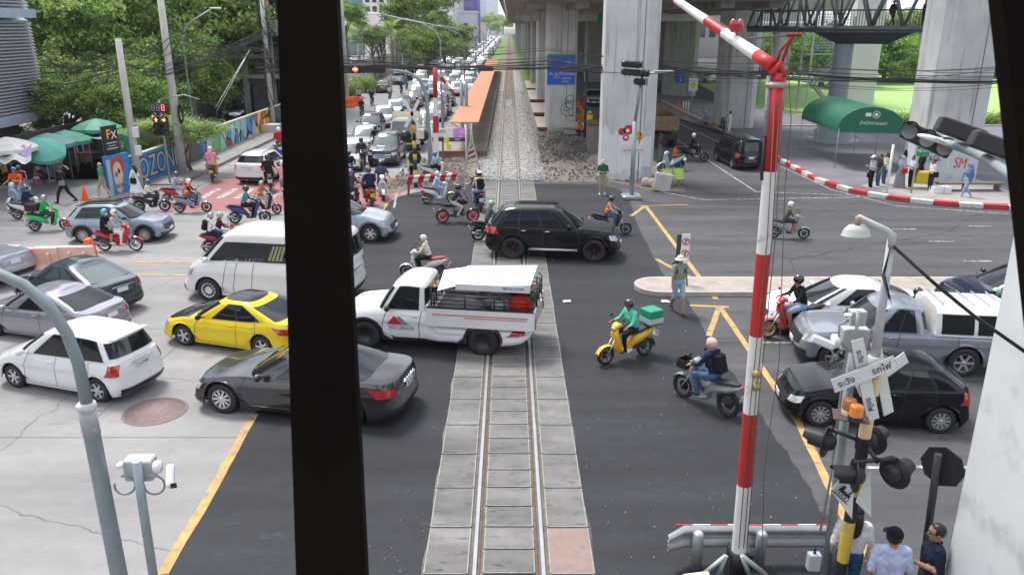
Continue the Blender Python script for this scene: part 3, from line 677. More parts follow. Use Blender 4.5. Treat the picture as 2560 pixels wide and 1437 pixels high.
 # ================================================================ GROUND
def shader(name):
 m=bpy.data.materials.new(name);m.use_nodes=True;t=m.node_tree
 return m,t,t.nodes['Principled BSDF']
def asphalt(name,base,var=.25,warm=0,stains=.5,cracks=True,speck=.35,dark=.5,rough=.85,streak=(1,1,1),crackscale=.22,patch=.18,s1=.8,th=.60):
 m,t,b=shader(name);n=t.nodes.new;l=t.links.new
 tcn=n('ShaderNodeTexCoord');v=tcn.outputs['Object']
 def noise(sc,det=6,ro=.6,scale=None,vec=None):
  x=n('ShaderNodeTexNoise');x.inputs['Scale'].default_value=sc;x.inputs['Detail'].default_value=det;x.inputs['Roughness'].default_value=ro
  if scale:mp_=n('ShaderNodeMapping');mp_.inputs['Scale'].default_value=scale;l(v,mp_.inputs[0]);l(mp_.outputs[0],x.inputs['Vector'])
  else:l(vec or v,x.inputs['Vector'])
  return x.outputs['Fac']
 def rng(f,a,c,lo,hi):r=n('ShaderNodeMapRange');r.inputs[1].default_value=a;r.inputs[2].default_value=c;r.inputs[3].default_value=lo;r.inputs[4].default_value=hi;l(f,r.inputs[0]);return r.outputs[0]
 def mul(a,c):r=n('ShaderNodeMath');r.operation='MULTIPLY';l(a,r.inputs[0]);l(c,r.inputs[1]) if not isinstance(c,float) else setattr(r.inputs[1],'default_value',c);return r.outputs[0]
 f=rng(noise(.35,5,.6,streak),.3,.7,1-var,1+var)
 f=mul(f,rng(noise(2.4,7,.7),.3,.7,1-var*.45,1+var*.45))
 f=mul(f,rng(noise(95,2,.8),.3,.7,1-speck*.5,1+speck*.5))
 f=mul(f,rng(noise(s1,8,.75,streak),th,th+.14,1,dark))
 f=mul(f,rng(noise(.5,3,.5,(.12,2.6,1)),.35,.65,1+var*.3,1-var*.3))
 f=mul(f,rng(noise(7,4,.7),.66,.74,1,.72))
 if patch:
  f=mul(f,rng(noise(1.7,9,.8,(.35,1.6,1)),.60,.70,1,1+patch*2))
 if cracks:
  vo=n('ShaderNodeTexVoronoi');vo.feature='DISTANCE_TO_EDGE';vo.inputs['Scale'].default_value=crackscale
  wn=n('ShaderNodeTexNoise');wn.inputs['Scale'].default_value=1.3;wn.inputs['Detail'].default_value=8;l(v,wn.inputs['Vector'])
  mxv=n('ShaderNodeMix');mxv.data_type='RGBA';mxv.inputs[0].default_value=.28;l(v,mxv.inputs[6]);l(wn.outputs['Color'],mxv.inputs[7]);l(mxv.outputs[2],vo.inputs['Vector'])
  ce=rng(vo.outputs['Distance'],0,.0026,.5,1);f=mul(f,ce)
 mu=n('ShaderNodeMix');mu.data_type='RGBA';mu.blend_type='MULTIPLY';mu.inputs[0].default_value=1;mu.inputs[6].default_value=tuple(base)+(1,);l(f,mu.inputs[7])
 l(mu.outputs[2],b.inputs['Base Color']);b.inputs['Roughness'].default_value=rough;b.inputs['Specular IOR Level'].default_value=.22
 bp=n('ShaderNodeBump');bp.inputs['Strength'].default_value=.35;bp.inputs['Distance'].default_value=.01;l(noise(60,4,.8),bp.inputs['Height']);l(bp.outputs[0],b.inputs['Normal'])
 return m
M_CONC=asphalt("worn pale concrete road",(.27,.262,.262),.16,speck=.5,dark=.62,crackscale=.2,streak=(.5,1.6,1),th=.58,patch=.12)
M_ROADR=asphalt("grey asphalt road",(.088,.088,.094),.24,speck=.45,dark=.6,th=.55,streak=(.35,1.8,1),crackscale=.12,patch=.5)
M_NEW=asphalt("fresh dark asphalt",(.032,.034,.040),.22,speck=.8,dark=.75,cracks=False,rough=.75,streak=(.2,1.8,1),patch=.5)
M_FAR=asphalt("far road",(.22,.22,.235),.12,cracks=False,dark=.8)
M_SLAB=asphalt("crossing slab concrete",(.175,.17,.163),.3,speck=.5,dark=.3,streak=(1.2,4,1),cracks=False,patch=.25,s1=1.9,th=.55)
M_PLAZA=asphalt("paved plaza",(.19,.185,.21),.16,speck=.3,dark=.7,cracks=False,patch=.4)
M_DIRT=asphalt("bare dirt and rubble",(.19,.16,.135),.35,speck=.6,dark=.45,cracks=False,rough=.95,patch=.6)
M_YEL=mat("worn yellow road paint",(.46,.3,.11),.8,var=.3,vs=4,stain=((.22,.2,.16),3.5,.55))
M_WHT=mat("worn white road paint",(.5,.5,.5),.75,var=.2,vs=4,stain=((.17,.17,.17),6,.43))
M_RED=mat("red road surface",(.3,.115,.11),.75,var=.16,vs=2,stain=((.26,.2,.2),1.2,.60))
M_GRASS=mat("short grass",(.12,.27,.05),.9,var=.35,vs=1.5,stain=((.16,.2,.06),.4,.52))
def sheet(name,pts,z,m,kind='structure',label=None,px=True):
 q=MB();p=[G(*a) if px else Vector((a[0],a[1],0)) for a in pts]
 bm=bmesh.new();vs_=[bm.verts.new((a.x,a.y,z)) for a in p];f=bm.faces.new(vs_)
 if f.normal.z<0:f.normal_flip()
 bmesh.ops.triangulate(bm,faces=[f]);me=bpy.data.meshes.new(name);bm.to_mesh(me);bm.free()
 for q_ in me.polygons:
  if q_.normal.z<0:q_.flip()
 me.materials.append(m);o=put(name,me);return tag(o,label,kind=kind)
q=MB();S=3000;q.poly([(-940,-45,-.012),(940,-45,-.012),(940,1640,-.012),(-940,1640,-.012)]);tag(q.obj("ground",mat("distant ground",(.2,.21,.17),.9,var=.3,vs=.02)),kind='structure')
def fnoise(x,s=1.0):return(sin(x*1.7*s)+.6*sin(x*4.1*s+1)+.4*sin(x*9.3*s+2))/2
sheet("road",[(-60,-5),(-1.34,-5),(-1.34,43),(-4.2,43),(-4.2,52),(-17.4,52),(-17.4,43),(-60,43)],0,M_CONC,px=False)
sheet("road",[(-17.4,52),(-4.2,52),(-4.2,900),(-17.4,900)],0,M_FAR,px=False)
sheet("side_street",[(-60,43),(-17.4,43),(-19.5,60),(-60,60)],0,asphalt("side street concrete",(.3,.3,.31),.12,crackscale=.2),px=False)
sheet("road",[(1.34,-5),(60,-5),(60,60),(9,60),(5.5,43),(1.34,43)],0,M_ROADR,px=False)
sheet("underpass_road",[(9,60),(45,60),(60,300),(5.5,300),(5.5,60)],0,asphalt("underpass asphalt",(.085,.085,.09),.15,cracks=False),px=False)
def edge(pts,n=6,amp=.06,seed=0):
 """ground polyline through picture points with an uneven edge"""
 w_=[G(*p) for p in pts];out=[];k=seed
 for a,b in zip(w_,w_[1:]):
  for i in range(n):
   t=i/n;p=a.lerp(b,t);k+=1;out.append((p.x+fnoise(k*1.3)*amp,p.y+fnoise(k*2.1+5)*amp))
 out.append((w_[-1].x,w_[-1].y));return out
Ys=[9.0+i*.8 for i in range(42)]
Ll=edge([(380,1500),(400,1437),(520,1235),(640,1030),(770,820),(900,620),(958,515),(1000,490),(1130,462),(1236,461)],6,.04)
sheet("fresh_asphalt",Ll+[(-1.34+fnoise(y*3)*.04,y) for y in reversed(Ys)],.004,M_NEW,px=False)
Rl=edge([(1332,460),(1400,460),(1500,462),(1550,474),(1575,497),(1591,560),(1637,646),(1670,705),(1723,755),(1772,845),(1821,921),(1885,1011),(1941,1097),(1963,1126),(2021,1212),(2053,1277),(2100,1320),(2190,1437),(2240,1500)],5,.05)
sheet("fresh_asphalt",Rl+[(1.34+fnoise(y*2.3)*.05,y) for y in Ys],.004,M_NEW,px=False)
def strip(mb,pts,w_,z=.008,px=True,wob=.012):
 p=[G(*a) if px else Vector((a[0],a[1],0)) for a in pts];L_=[];k=0
 for a,b in zip(p,p[1:]):
  n=max(1,int((b-a).length/.35));t=(b-a).normalized();nn=Vector((-t.y,t.x,0))
  for i in range(n+1):
   c=a.lerp(b,i/n);k+=1;L_.append([c+nn*(w_/2+fnoise(k*1.9)*wob)+Vector((0,0,z)),c-nn*(w_/2+fnoise(k*2.7)*wob)+Vector((0,0,z))])
 mb.grid(L_,sm=False)
q=MB();strip(q,[(404,1437+40),(404,1437),(520,1245),(636,1034)],.17,.012,wob=.02);tag(q.obj("yellow_edge_line",M_YEL),kind='structure')
q=MB()
for a in([(1615,516),(1790,748)],[(1578,540),(1612,516)],[(1640,648),(1748,706)],[(1640,700),(1752,706)],[(1798,768),(1772,840)],[(1800,768),(1992,1048),(2110,1290),(2230,1480)],[(1725,764),(1822,768)],[(1700,690),(1752,706)]):strip(q,a,.16,.008+.001*len(q.f)%.004)
for a in([(330,655),(490,655)],[(330,688),(480,688)],[(160,590),(185,583)],[(950,535),(968,510)]):strip(q,a,.13,.008)
strip(q,[(1595,515),(1720,512)],.12,.008)
tag(q.obj("yellow_road_marking",M_YEL),kind='structure')
q=MB()
for a in([(0,577),(58,576)],[(2230,573),(2290,573)],[(2420,566),(2480,566)],[(2320,604),(2385,604)],[(2410,653),(2480,653)],[(1600,470),(1760,500),(2230,492)],[(2100,1168),(2420,1168)],[(1900,856),(2000,856)],[(1640,282),(1830,372),(1960,420),(2080,475),(2240,515),(2520,535)],[(1685,345),(1890,480)],[(1890,480),(2230,492)],[(560,430),(700,350)],[(900,470),(1030,448)],[(985,520),(1020,330)],[(1085,440),(1205,190)],[(920,440),(1010,330)],[(480,470),(640,375)]):strip(q,a,.1,.008)
for k in range(5):
 a=(503+k*38,495-0);strip(q,[(503+k*43,497),(548+k*43,472)],.34,.012)
tag(q.obj("white_road_marking",M_WHT),kind='structure')
sheet("red_road_surface",[(392,528),(560,444),(720,440),(1050,446),(1000,487),(958,512),(870,530),(700,528)],.002,M_RED)
q=MB()
for a in([(0,1093),(640,1093)],[(0,822),(460,822)],[(200,1080),(560,760)],[(560,760),(740,640)]):strip(q,a,.015,.003,wob=.004)
tag(q.obj("road_joint",mat("joint tar",(.07,.07,.07),.8)),kind='structure')
q=MB();c=G(388,1028)
q.lathe([(.001,.014),(.62,.014),(.62,.022),(.66,.022),(.68,.004)],40,Matrix.Translation(c));tag(q.obj("manhole_cover",mat("rusty manhole iron",(.2,.15,.14),.7,.2,var=.2,vs=9,bump=.6)),"round rusty brown manhole cover in the pale concrete road","manhole cover")
# ---------------------------------------------------------------- railway through the crossing
def slabrow(name,xa,xb,y0,y1,step,m=M_SLAB,z=.02,gap=.018,odd=None):
 q=MB();y=y0;k=0
 while y<y1:
  q.mi=1 if(odd is not None and k==odd) else 0
  q.box(((xa+xb)/2+fnoise(k*1.1)*.006,y+step/2,z-.05),(xb-xa,step-gap,.1+fnoise(k)*.003),bev=.012)
  q.mi=2;e=.02
  for x in(xa+e/2,xb-e/2):q.box((x,y+step/2,z+.001),(e,step-gap-.03,.008))
  q.box(((xa+xb)/2,y+gap,z+.001),(xb-xa-.06,.014,.008));y+=step;k+=1
 o=q.obj(name,[m,mat("pink worn slab",(.25,.185,.16),.85,var=.15,vs=5,stain=((.25,.2,.18),6,.56)),mat("slab steel edge",(.27,.275,.28),.6,.2,var=.3,vs=6)]);return tag(o,kind='structure')
sheet("track_bed",[(-1.34,5),(1.34,5),(1.34,43),(-1.34,43)],-.008,mat("dirty track bed",(.14,.12,.1),.9,var=.4,vs=6),px=False)
slabrow("crossing_slabs",-.405,.405,10.22,42.5,.6);slabrow("crossing_slabs",-1.32,-.63,10.2,42.5,1.2);slabrow("crossing_slabs",.63,1.32,10.2,42.5,1.2,odd=0)
RAIL=mat("worn rail steel",(.4,.41,.44),.3,.3,var=.1,vs=3);RUST=mat("rusty steel",(.12,.06,.04),.8,.2,var=.3,vs=8)
def rail(x,ya,yb,zt=.03,nm="rail"):
 q=MB();q.mi=0;q.box((x,(ya+yb)/2,zt-.01),(.065,yb-ya,.03),bev=.006);q.mi=1;q.box((x,(ya+yb)/2,zt-.06),(.02,yb-ya,.08));q.box((x,(ya+yb)/2,zt-.1),(.13,yb-ya,.02));return tag(q.obj("rail",[RAIL,RUST]),kind='structure')
for x in(-.5325,.5325):
 rail(x,8,43);rail(x,43,900,.12)
 q=MB();q.box((x,471,.056),(.26,856,.012));tag(q.obj('rail_fastening_strip',RUST),kind='structure')
for x in(-.455,.455):
 q=MB();q.box((x,26.5,-.02),(.02,33,.04));tag(q.obj("guard_rail_flange",RUST),kind='structure')
def ballast_mat(name,cols,sc=9):
 m,t,b=shader(name);n=t.nodes.new;l=t.links.new;tcn=n('ShaderNodeTexCoord');vo=n('ShaderNodeTexVoronoi');vo.inputs['Scale'].default_value=sc;l(tcn.outputs['Object'],vo.inputs['Vector'])
 r=n('ShaderNodeValToRGB');r.color_ramp.elements[0].color=tuple(cols[0])+(1,);r.color_ramp.elements[1].color=tuple(cols[1])+(1,);sp=n('ShaderNodeSeparateColor');l(vo.outputs['Color'],sp.inputs[0]);l(sp.outputs[0],r.inputs[0]);l(r.outputs[0],b.inputs['Base Color'])
 bp=n('ShaderNodeBump');bp.inputs['Strength'].default_value=1;bp.inputs['Distance'].default_value=.06;bp.invert=True;l(vo.outputs['Distance'],bp.inputs['Height']);l(bp.outputs[0],b.inputs['Normal']);b.inputs['Roughness'].default_value=.9;return m
M_BAL=ballast_mat("pale ballast stone",((.15,.15,.14),(.5,.49,.47)));M_BALB=ballast_mat("brown ballast stone",((.1,.08,.065),(.26,.21,.17)))
def bed(name,rows,m):
 q=MB();q.grid(rows,sm=True);return tag(q.obj(name,m),kind='structure')
def xs_row(y,w_):return[(-w_-.5,y,-.01),(-w_,y,.05),(-.6,y,.05),(.6,y,.05),(w_,y,.05),(w_+.5,y,-.01)]
bed("ballast_bed",[xs_row(y,1.42+fnoise(y)*.2) for y in[42.6+i*1.2 for i in range(90)]],M_BAL)
bed("ballast_bed",[[(-.5,y,.056),(.5,y,.056)] for y in(91,900)],M_BALB)
bed("ballast_bed",[[(-2.3,y,.0),(-1.3,y,.04),(1.3,y,.04),(2.3,y,.0)] for y in(149,900)],mat("far ballast",(.22,.19,.16),.9,var=.2))
def stones(name,n,region,size,mats,seed,zf=None,label=None):
 r=random.Random(seed);q=MB()
 for k in range(n):
  x,y=region(r);s=size*r.uniform(.5,1.4);z=(zf(x,y) if zf else .05)+s*.2;q.mi=r.randrange(len(mats));i=[]
  a0=r.uniform(0,6);pts=[(cos(a0+j*2.09)*s*r.uniform(.6,1),sin(a0+j*2.09)*s*r.uniform(.6,1),-s*.3) for j in range(3)]+[(r.uniform(-.3,.3)*s,r.uniform(-.3,.3)*s,s*r.uniform(.4,.8))]
  i=[q.av((x+p[0],y+p[1],z+p[2])) for p in pts]
  for f in((0,1,3),(1,2,3),(2,0,3)):q.af([i[j] for j in f])
 return tag(q.obj(name,mats),label,kind='stuff')
SM=[mat("stone %d"%k,(c,c*.97,c*.93),.9,var=.1) for k,c in enumerate((.2,.34,.5,.62))]
def rgB(r):
 while 1:
  x=r.uniform(-1.9,2.0);y=42.7+60*r.random()**1.6
  if abs(abs(x)-.53)>.09:return x,y
stones("ballast_stones",11000,rgB,.055,SM,3,lambda x,y:.05 if abs(x)<1.8 else .05-(abs(x)-1.8)*.08)
q=MB()
for k in range(60):q.box((0,43.2+k*.62,.045),(2.0,.22,.04))
tag(q.obj("sleepers",mat("concrete sleeper",(.38,.36,.33),.9,var=.15)),kind='structure')
DL=[(1.9,42.2),(5.5,42.2),(7.6,39.6),(8.9,39.6),(9.4,43),(9.2,46),(8.3,60),(5.2,66),(2.2,66)]
sheet("dirt",[(x,y) for x,y in DL],.012,M_DIRT,px=False)
sheet("dirt",[(-1.9,42.2),(-3.2,42.2),(-6.2,38.9),(-7.0,40.5),(-6.0,43.5),(-4.6,50),(-1.9,51)],.012,M_DIRT,px=False)
DM=[mat("rubble dark",(.1,.09,.08),.95),mat("rubble mid",(.2,.18,.155),.95),mat("rubble pale",(.3,.27,.23),.95)]
stones("rubble",1900,lambda r:(r.uniform(2.0,8.0),r.uniform(42.4,62)),.13,DM,5,lambda x,y:.02)
stones("rubble",500,lambda r:(r.uniform(2.8,6.8),r.uniform(49,58)),.2,[DM[0],DM[0],DM[1]],15,lambda x,y:.03)
stones("rubble",900,lambda r:(r.uniform(-6.2,-2.2),r.uniform(40.2,50)),.12,[DM[1],DM[2]],6,lambda x,y:.02)
def mound(name,c,r,h,m,seed):
 rr=random.Random(seed);q=MB();rows=[]
 for i in range(7):
  t=i/6;rows.append([(c[0]+cos(a)*r*t*(1+.25*sin(a*3+seed)),c[1]+sin(a)*r*t*(1+.2*sin(a*2+seed)),h*(1-t*t)*rr.uniform(.7,1.1)+.0) for a in[2*pi*j/14 for j in range(15)]])
  rows[-1][-1]=rows[-1][0]
 q.grid(rows,sm=False);tag(q.obj(name,m),kind='stuff')
mound("rubble_mound",(4.2,53.5),1.9,.45,DM[0],1);mound("rubble_mound",(6.2,50),1.7,.4,M_DIRT,2);mound("rubble_mound",(-4.6,43.3),1.2,.35,DM[1],3);mound("rubble_mound",(3.1,47),1.2,.2,M_DIRT,4)
sheet("grass",[(-4.1,134),(-1.9,134),(-1.5,700),(-4.0,700)],.02,M_GRASS,px=False);sheet("grass",[(2.2,100),(3.6,100),(4.5,700),(1.6,700)],.02,M_GRASS,px=False)
M_PLAT=asphalt("platform concrete",(.27,.245,.215),.18,dark=.6,crackscale=.3)
q=MB();q.box((-3.2,96,.2),(3.5,90.6,.4));q.mi=1;q.box((-3.2,50.68,.27),(3.54,.06,.22));q.box((-1.44,96,.3),(.03,90,.16));tag(q.obj("platform",[M_PLAT,mat("red brown steel edge",(.22,.07,.06),.7)]),"long narrow concrete railway platform left of the track","platform")
M_PLAT2=mat("pale platform boards",(.56,.49,.4),.8,var=.08,vs=1.5)
for k,(y0,y1) in enumerate(((63.5,71),(74.5,84),(88,101),(104,118))):
 q=MB();q.box((3.55,(y0+y1)/2,.3),(2.6,y1-y0,.1));q.mi=1;q.box((3.55,y0+.02,.22),(2.6,.06,.2))
 for x in(2.5,4.6):
  for y in(y0+.5,y1-.5):q.box((x,y,.12),(.2,.2,.25))
 tag(q.obj("platform_section",[M_PLAT2,mat("red brown steel edge",(.22,.07,.06),.7)]),["nearest pale board platform section right of the track beside the signed pillar","second pale board platform section right of the track","third pale board platform section right of the track","farthest pale board platform section right of the track"][k],"platform","platform sections right of the track")
def kerbline(name,pts,w_,h,m2,seg,label,cat="kerb",px=True,group=None):
 p=[G(*a) if px else Vector((a[0],a[1],0)) for a in pts];q=MB();d=0;tot=sum((b-a).length for a,b in zip(p,p[1:]));n=max(2,int(tot/seg));
 def at(s):
  for a,b in zip(p,p[1:]):
   L_=(b-a).length
   if s<=L_:return a.lerp(b,s/L_)
   s-=L_
  return p[-1]
 for k in range(n):
  a,b=at(k*tot/n),at((k+1)*tot/n-.03);c=(a+b)/2;q.mi=k%2;q.box((c.x,c.y,h/2),((b-a).length+.01,w_,h),rz=atan2(b.y-a.y,b.x-a.x),bev=.02)
 return tag(q.obj(name,m2),label,cat,group)
KR=mat("red kerb paint",(.5,.03,.035),.6,var=.15,vs=5,stain=((.3,.1,.1),3,.6));KW=mat("white kerb paint",(.62,.6,.56),.6,var=.12,vs=5,stain=((.3,.28,.25),3,.58));KO=mat("faded orange kerb",(.52,.2,.08),.7,var=.2);KC=mat("pale worn kerb",(.5,.43,.35),.8,var=.15)
KP=[(1835,345),(1905,378),(1975,417),(2040,453),(2130,482),(2240,502),(2340,513),(2430,519),(2560,526),(2760,530)]
kerbline("painted_kerb",KP,.32,.22,[KR,KW],1.0,"red and white painted kerb curving round the paved plaza")
kerbline("painted_kerb",[(1655,256),(1700,280),(1760,308),(1835,343)],.3,.25,[KO,KC],.9,"faded orange and cream block kerb between the pillars")
PZ=[(G(*p).x,G(*p).y+.15) for p in KP]
sheet("plaza",PZ+[(70,41),(70,66),(30,66),(18,100),(11,100)],.10,M_PLAZA,px=False)
q=MB()
for k in range(70):
 y=41.5+k*1.0
 x0=60 if y<62 else 30
 q.box((x0/2+14,y,.103),(x0-8 if y<0 else 26,.03,.006))
JM=mat("paver joint",(.1,.1,.11),.9)
tag(q.obj("paver_joints",JM),kind='structure')
sheet("pavement",[(2150,470),(2250,440),(2440,452),(2560,500),(2560,517),(2430,512),(2340,505),(2240,494)],.112,mat("pale pavement tiles",(.36,.34,.32),.8,var=.2,vs=2.5),px=True)
q=MB();A=G(1600,728);Bm=G(1990,735)
def isl(y0,y1,x0,x1,h):
 r=(y1-y0)/2;pts=[(x0+r-r*sin(a),(y0+y1)/2+r*cos(a)) for a in[pi*k/12 for k in range(13)]];return pts+[(x1,y0),(x1,y1)]
isp=isl(23.35,24.95,4.0,40,.16)
q.prism(isp[::1],0,.15);q.mi=1;q.prism([(x*.99+.09,(y-24.15)*.82+24.15) for x,y in isp],.1,.153)
tag(q.obj("median_island",[mat("median kerb",(.42,.4,.36),.8,var=.15,vs=3,stain=((.2,.19,.18),3,.6)),mat("median top",(.36,.31,.27),.9,var=.2,vs=2)]),"long low concrete median island with a rounded nose","median")
sheet("lawn",[(21.5,66.3),(120,66.3),(160,145),(30,145)],.02,mat("bright green lawn",(.3,.5,.14),.9,var=.25,vs=.8,stain=((.34,.48,.17),.3,.5)),px=False)  # bright green base colour with slightly yellower noise blotches
q=MB();q.box((46,66.1,.1),(49,.3,.25));tag(q.obj("lawn_kerb",KC),"pale kerb along the edge of the bright lawn","kerb")
sheet("lawn",[(30.5,41.6),(60,41.6),(60,44.2),(31,44.0)],.12,M_GRASS,px=False)
q=MB();q.box((-18.2,66,.07),(1.9,50,.14));q.box((-17.22,66,.09),(.14,50,.18));tag(q.obj("pavement",[mat("grey pavement",(.23,.225,.22),.85,var=.2,vs=1.2,stain=((.12,.12,.12),.8,.6))]),kind='structure')
sheet("pavement",[(-19.3,36.5),(-17.1,41),(-19.3,41.2)],.06,mat("grey pavement",(.23,.225,.22)),px=False)
# ================================================================ LARGE STRUCTURES
M_PIL=mat("pillar concrete",(.58,.59,.58),.85,var=.14,vs=.7,bump=.15,stain=((.36,.36,.36),1.2,.56,(3,3,.2)))
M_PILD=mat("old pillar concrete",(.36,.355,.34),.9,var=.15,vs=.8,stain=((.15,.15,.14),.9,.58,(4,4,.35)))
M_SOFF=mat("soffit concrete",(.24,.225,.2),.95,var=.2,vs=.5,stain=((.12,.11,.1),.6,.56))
def chpoly(cx,cy,wx,wy,c):
 x,y=wx/2,wy/2
 return[(cx-x+c,cy-y),(cx+x-c,cy-y),(cx+x,cy-y+c),(cx+x,cy+y-c),(cx+x-c,cy+y),(cx-x+c,cy+y),(cx-x,cy+y-c),(cx-x,cy-y+c)]
def pillar(label,cx,cy,wx,wy,c,z1,m=M_PIL,group=None,joints=True):
 q=MB();q.prism(chpoly(cx,cy,wx,wy,c),-.1,z1)
 q2=MB()
 root=thing("concrete_pillar",label,"pillar",(0,0,0),group=group);q.obj("shaft",m,root)
 if joints:
  q2.prism(chpoly(cx,cy,wx+.012,wy+.012,c),5.6,5.64);q2.prism(chpoly(cx,cy,wx+.012,wy+.012,c),11,11.04)
  q2.tube([(cx+wx*.18,cy-wy/2-.02,.0),(cx+wx*.18,cy-wy/2-.02,z1)],.02,6);q2.obj("joint_lines",mat("concrete joint",(.2,.2,.19),.9),root)
 return root
P1=pillar("square grey concrete pillar carrying the big blue parking sign",4.05,64.6,2.35,2.4,.25,16)
P2=pillar("tall pale concrete pillar with white painted base beside the rubble",6.42,44.0,2.85,2.8,.75,16)
P3=pillar("grey concrete pillar behind the black van on the paved plaza",18.35,66.3,2.8,3.2,.5,14)
P4=pillar("huge concrete pillar behind the white graffitied box by the kerb",23.9,44.2,3.1,3.0,.5,18)
P5=pillar("concrete pillar with the small blue sign deep under the viaduct",20.1,97,3.6,3.4,.6,9,M_PILD)
NP=[]
for k in range(14):
 y=89.5+24*k
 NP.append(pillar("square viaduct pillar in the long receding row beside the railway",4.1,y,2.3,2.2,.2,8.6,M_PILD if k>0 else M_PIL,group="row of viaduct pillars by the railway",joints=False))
for k in range(5):
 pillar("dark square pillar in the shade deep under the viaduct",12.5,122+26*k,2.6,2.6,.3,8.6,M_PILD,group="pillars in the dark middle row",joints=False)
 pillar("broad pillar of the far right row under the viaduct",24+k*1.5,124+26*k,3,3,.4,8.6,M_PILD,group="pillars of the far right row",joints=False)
v=thing("elevated_viaduct","broad dark concrete viaduct deck running into the distance over the pillars","viaduct")
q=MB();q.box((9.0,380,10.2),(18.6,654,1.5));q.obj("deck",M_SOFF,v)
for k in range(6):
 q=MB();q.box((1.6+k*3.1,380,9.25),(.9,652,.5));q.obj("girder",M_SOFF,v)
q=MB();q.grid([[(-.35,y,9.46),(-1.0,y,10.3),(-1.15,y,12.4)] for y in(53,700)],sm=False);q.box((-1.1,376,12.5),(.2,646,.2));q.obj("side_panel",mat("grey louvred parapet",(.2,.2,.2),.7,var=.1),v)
q=MB()
for k in range(120):q.box((-.8,53+k*1.6,10.9),(.06,.12,3.0),R=Matrix.Rotation(-.14,4,'Y'))
q.obj("panel_rib",mat("dark rib",(.08,.08,.08),.7),v)
for k in range(9):
 q=MB();y=89.5+24*k;pr=[(.8,8.75),(1.9,8.35),(20,8.35),(20,9.3),(.8,9.3)]
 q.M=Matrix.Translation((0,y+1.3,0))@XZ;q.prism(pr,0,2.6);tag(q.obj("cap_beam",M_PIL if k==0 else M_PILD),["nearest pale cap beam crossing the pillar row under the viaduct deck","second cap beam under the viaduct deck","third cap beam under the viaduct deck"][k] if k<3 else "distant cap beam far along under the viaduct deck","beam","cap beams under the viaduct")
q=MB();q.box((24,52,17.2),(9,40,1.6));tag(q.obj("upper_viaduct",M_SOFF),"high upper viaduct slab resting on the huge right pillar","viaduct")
NPX=P(2443,960,9.0).x
q=MB();q.M=Matrix.Translation((NPX+1.05,8.0,0));q.prism(chpoly(0,0,2.1,2.0,.12),-.1,13);q.M=None
tag(q.obj("concrete_pillar",mat("pale near concrete",(.7,.73,.74),.8,var=.06,vs=1.2,bump=.2,stain=((.52,.53,.52),1.6,.58))),"pale smooth concrete pillar filling the lower right corner beside the three people","pillar")
DKST=mat("dark bridge steel",(.009,.0065,.005),.8,var=.3,vs=2,spec=.05)
def slantbar(name,label,pts,Y0,dep):
 q=MB();a=[P(x,y,Y0) for x,y in pts];b=[p+Vector((0,dep,0)) for p in a];i=[q.av(p) for p in a+b]
 q.af(i[:4]);q.af(i[7:3:-1])
 for k in range(4):q.af((i[k],i[4+k],i[4+(k+1)%4],i[(k+1)%4]))
 return tag(q.obj(name,DKST),label,"steel post")
slantbar("steel_post","wide black steel post crossing the view from top to bottom",[(690,-60),(838,-60),(918,1497),(742,1497)],1.25,.03)
slantbar("steel_post","black slanting steel brace in the top right corner",[(2500,-60),(2750,-60),(2750,900),(2600,900)],1.0,.03)
# ---------------------------------------------------------------- footbridge over the plaza
fb=thing("steel_footbridge","blue grey steel truss footbridge with people crossing at the top right","footbridge")
STB=mat("blue grey bridge steel",(.12,.145,.155),.5,.3,var=.12,vs=2)
FA,FB_=Vector((17.5,60.5,7.75)),Vector((33.5,52.5,7.75));fd=(FB_-FA).normalized();fn=Vector((-fd.y,fd.x,0));FL=(FB_-FA).length
q=MB();c=(FA+FB_)/2;q.box(c+Vector((0,0,-.12)),(FL,3.2,.3),rz=atan2(fd.y,fd.x));q.obj("deck",STB,fb)
for sd_ in(-1,1):
 o=fn*1.6*sd_;q=MB()
 q.tube([FA+o,FB_+o],.17,8);q.tube([FA+o+Vector((0,0,3.1)),FB_+o+Vector((0,0,3.1))],.15,8)
 for k in range(9):
  a,b=FA+o+fd*FL*k/9,FA+o+fd*FL*(k+1)/9;m_=(a+b)/2+Vector((0,0,3.1));q.tube([a,m_],.09,6);q.tube([m_,b],.09,6)
 q.obj("truss",STB,fb)
 q=MB()
 for k in range(100):p=FA+o*.93+fd*FL*(k+.5)/100;q.tube([p,p+Vector((0,0,1.15))],.014,4)
 q.tube([FA+o*.93+Vector((0,0,1.18)),FB_+o*.93+Vector((0,0,1.18))],.03,6);q.obj("railing",mat("dark red railing",(.07,.03,.03),.6),fb)
for k in range(5):
 q=MB();p=FA+fd*(1.0+k*1.2);q.tube([p+fn*1.9*cos(a)+Vector((0,0,-.2+3.6*sin(a))) for a in[pi*j/12 for j in range(13)]],.09,6);q.obj("roof_rib",STB,fb)
q=MB();q.M=Matrix.Translation((24.2,57.0,0))@Matrix.Rotation(atan2(fd.y,fd.x),4,'Z');i=[(-3.1,-1.6,7.5),(3.1,-1.6,7.5),(3.1,1.6,7.5),(-3.1,1.6,7.5),(-1.6,-.8,6.75),(1.6,-.8,6.75),(1.6,.8,6.75),(-1.6,.8,6.75)];ii=[q.av(p) for p in i]
for f in((0,1,5,4),(1,2,6,5),(2,3,7,6),(3,0,4,7),(4,5,6,7),(0,3,2,1)):q.af([ii[k] for k in f])
q.obj("pier_head",mat("pier head steel",(.05,.058,.062),.5,.3),fb)
bc=thing("round_column","round blue grey steel column on a stepped base under the footbridge","column",(G(2096,362).x,57.4,.1))
q=MB();q.lathe([(.66,1.3),(.62,6.9)],28);q.obj("shaft",mat("blue grey column paint",(.24,.3,.34),.5,var=.08,vs=1),bc)
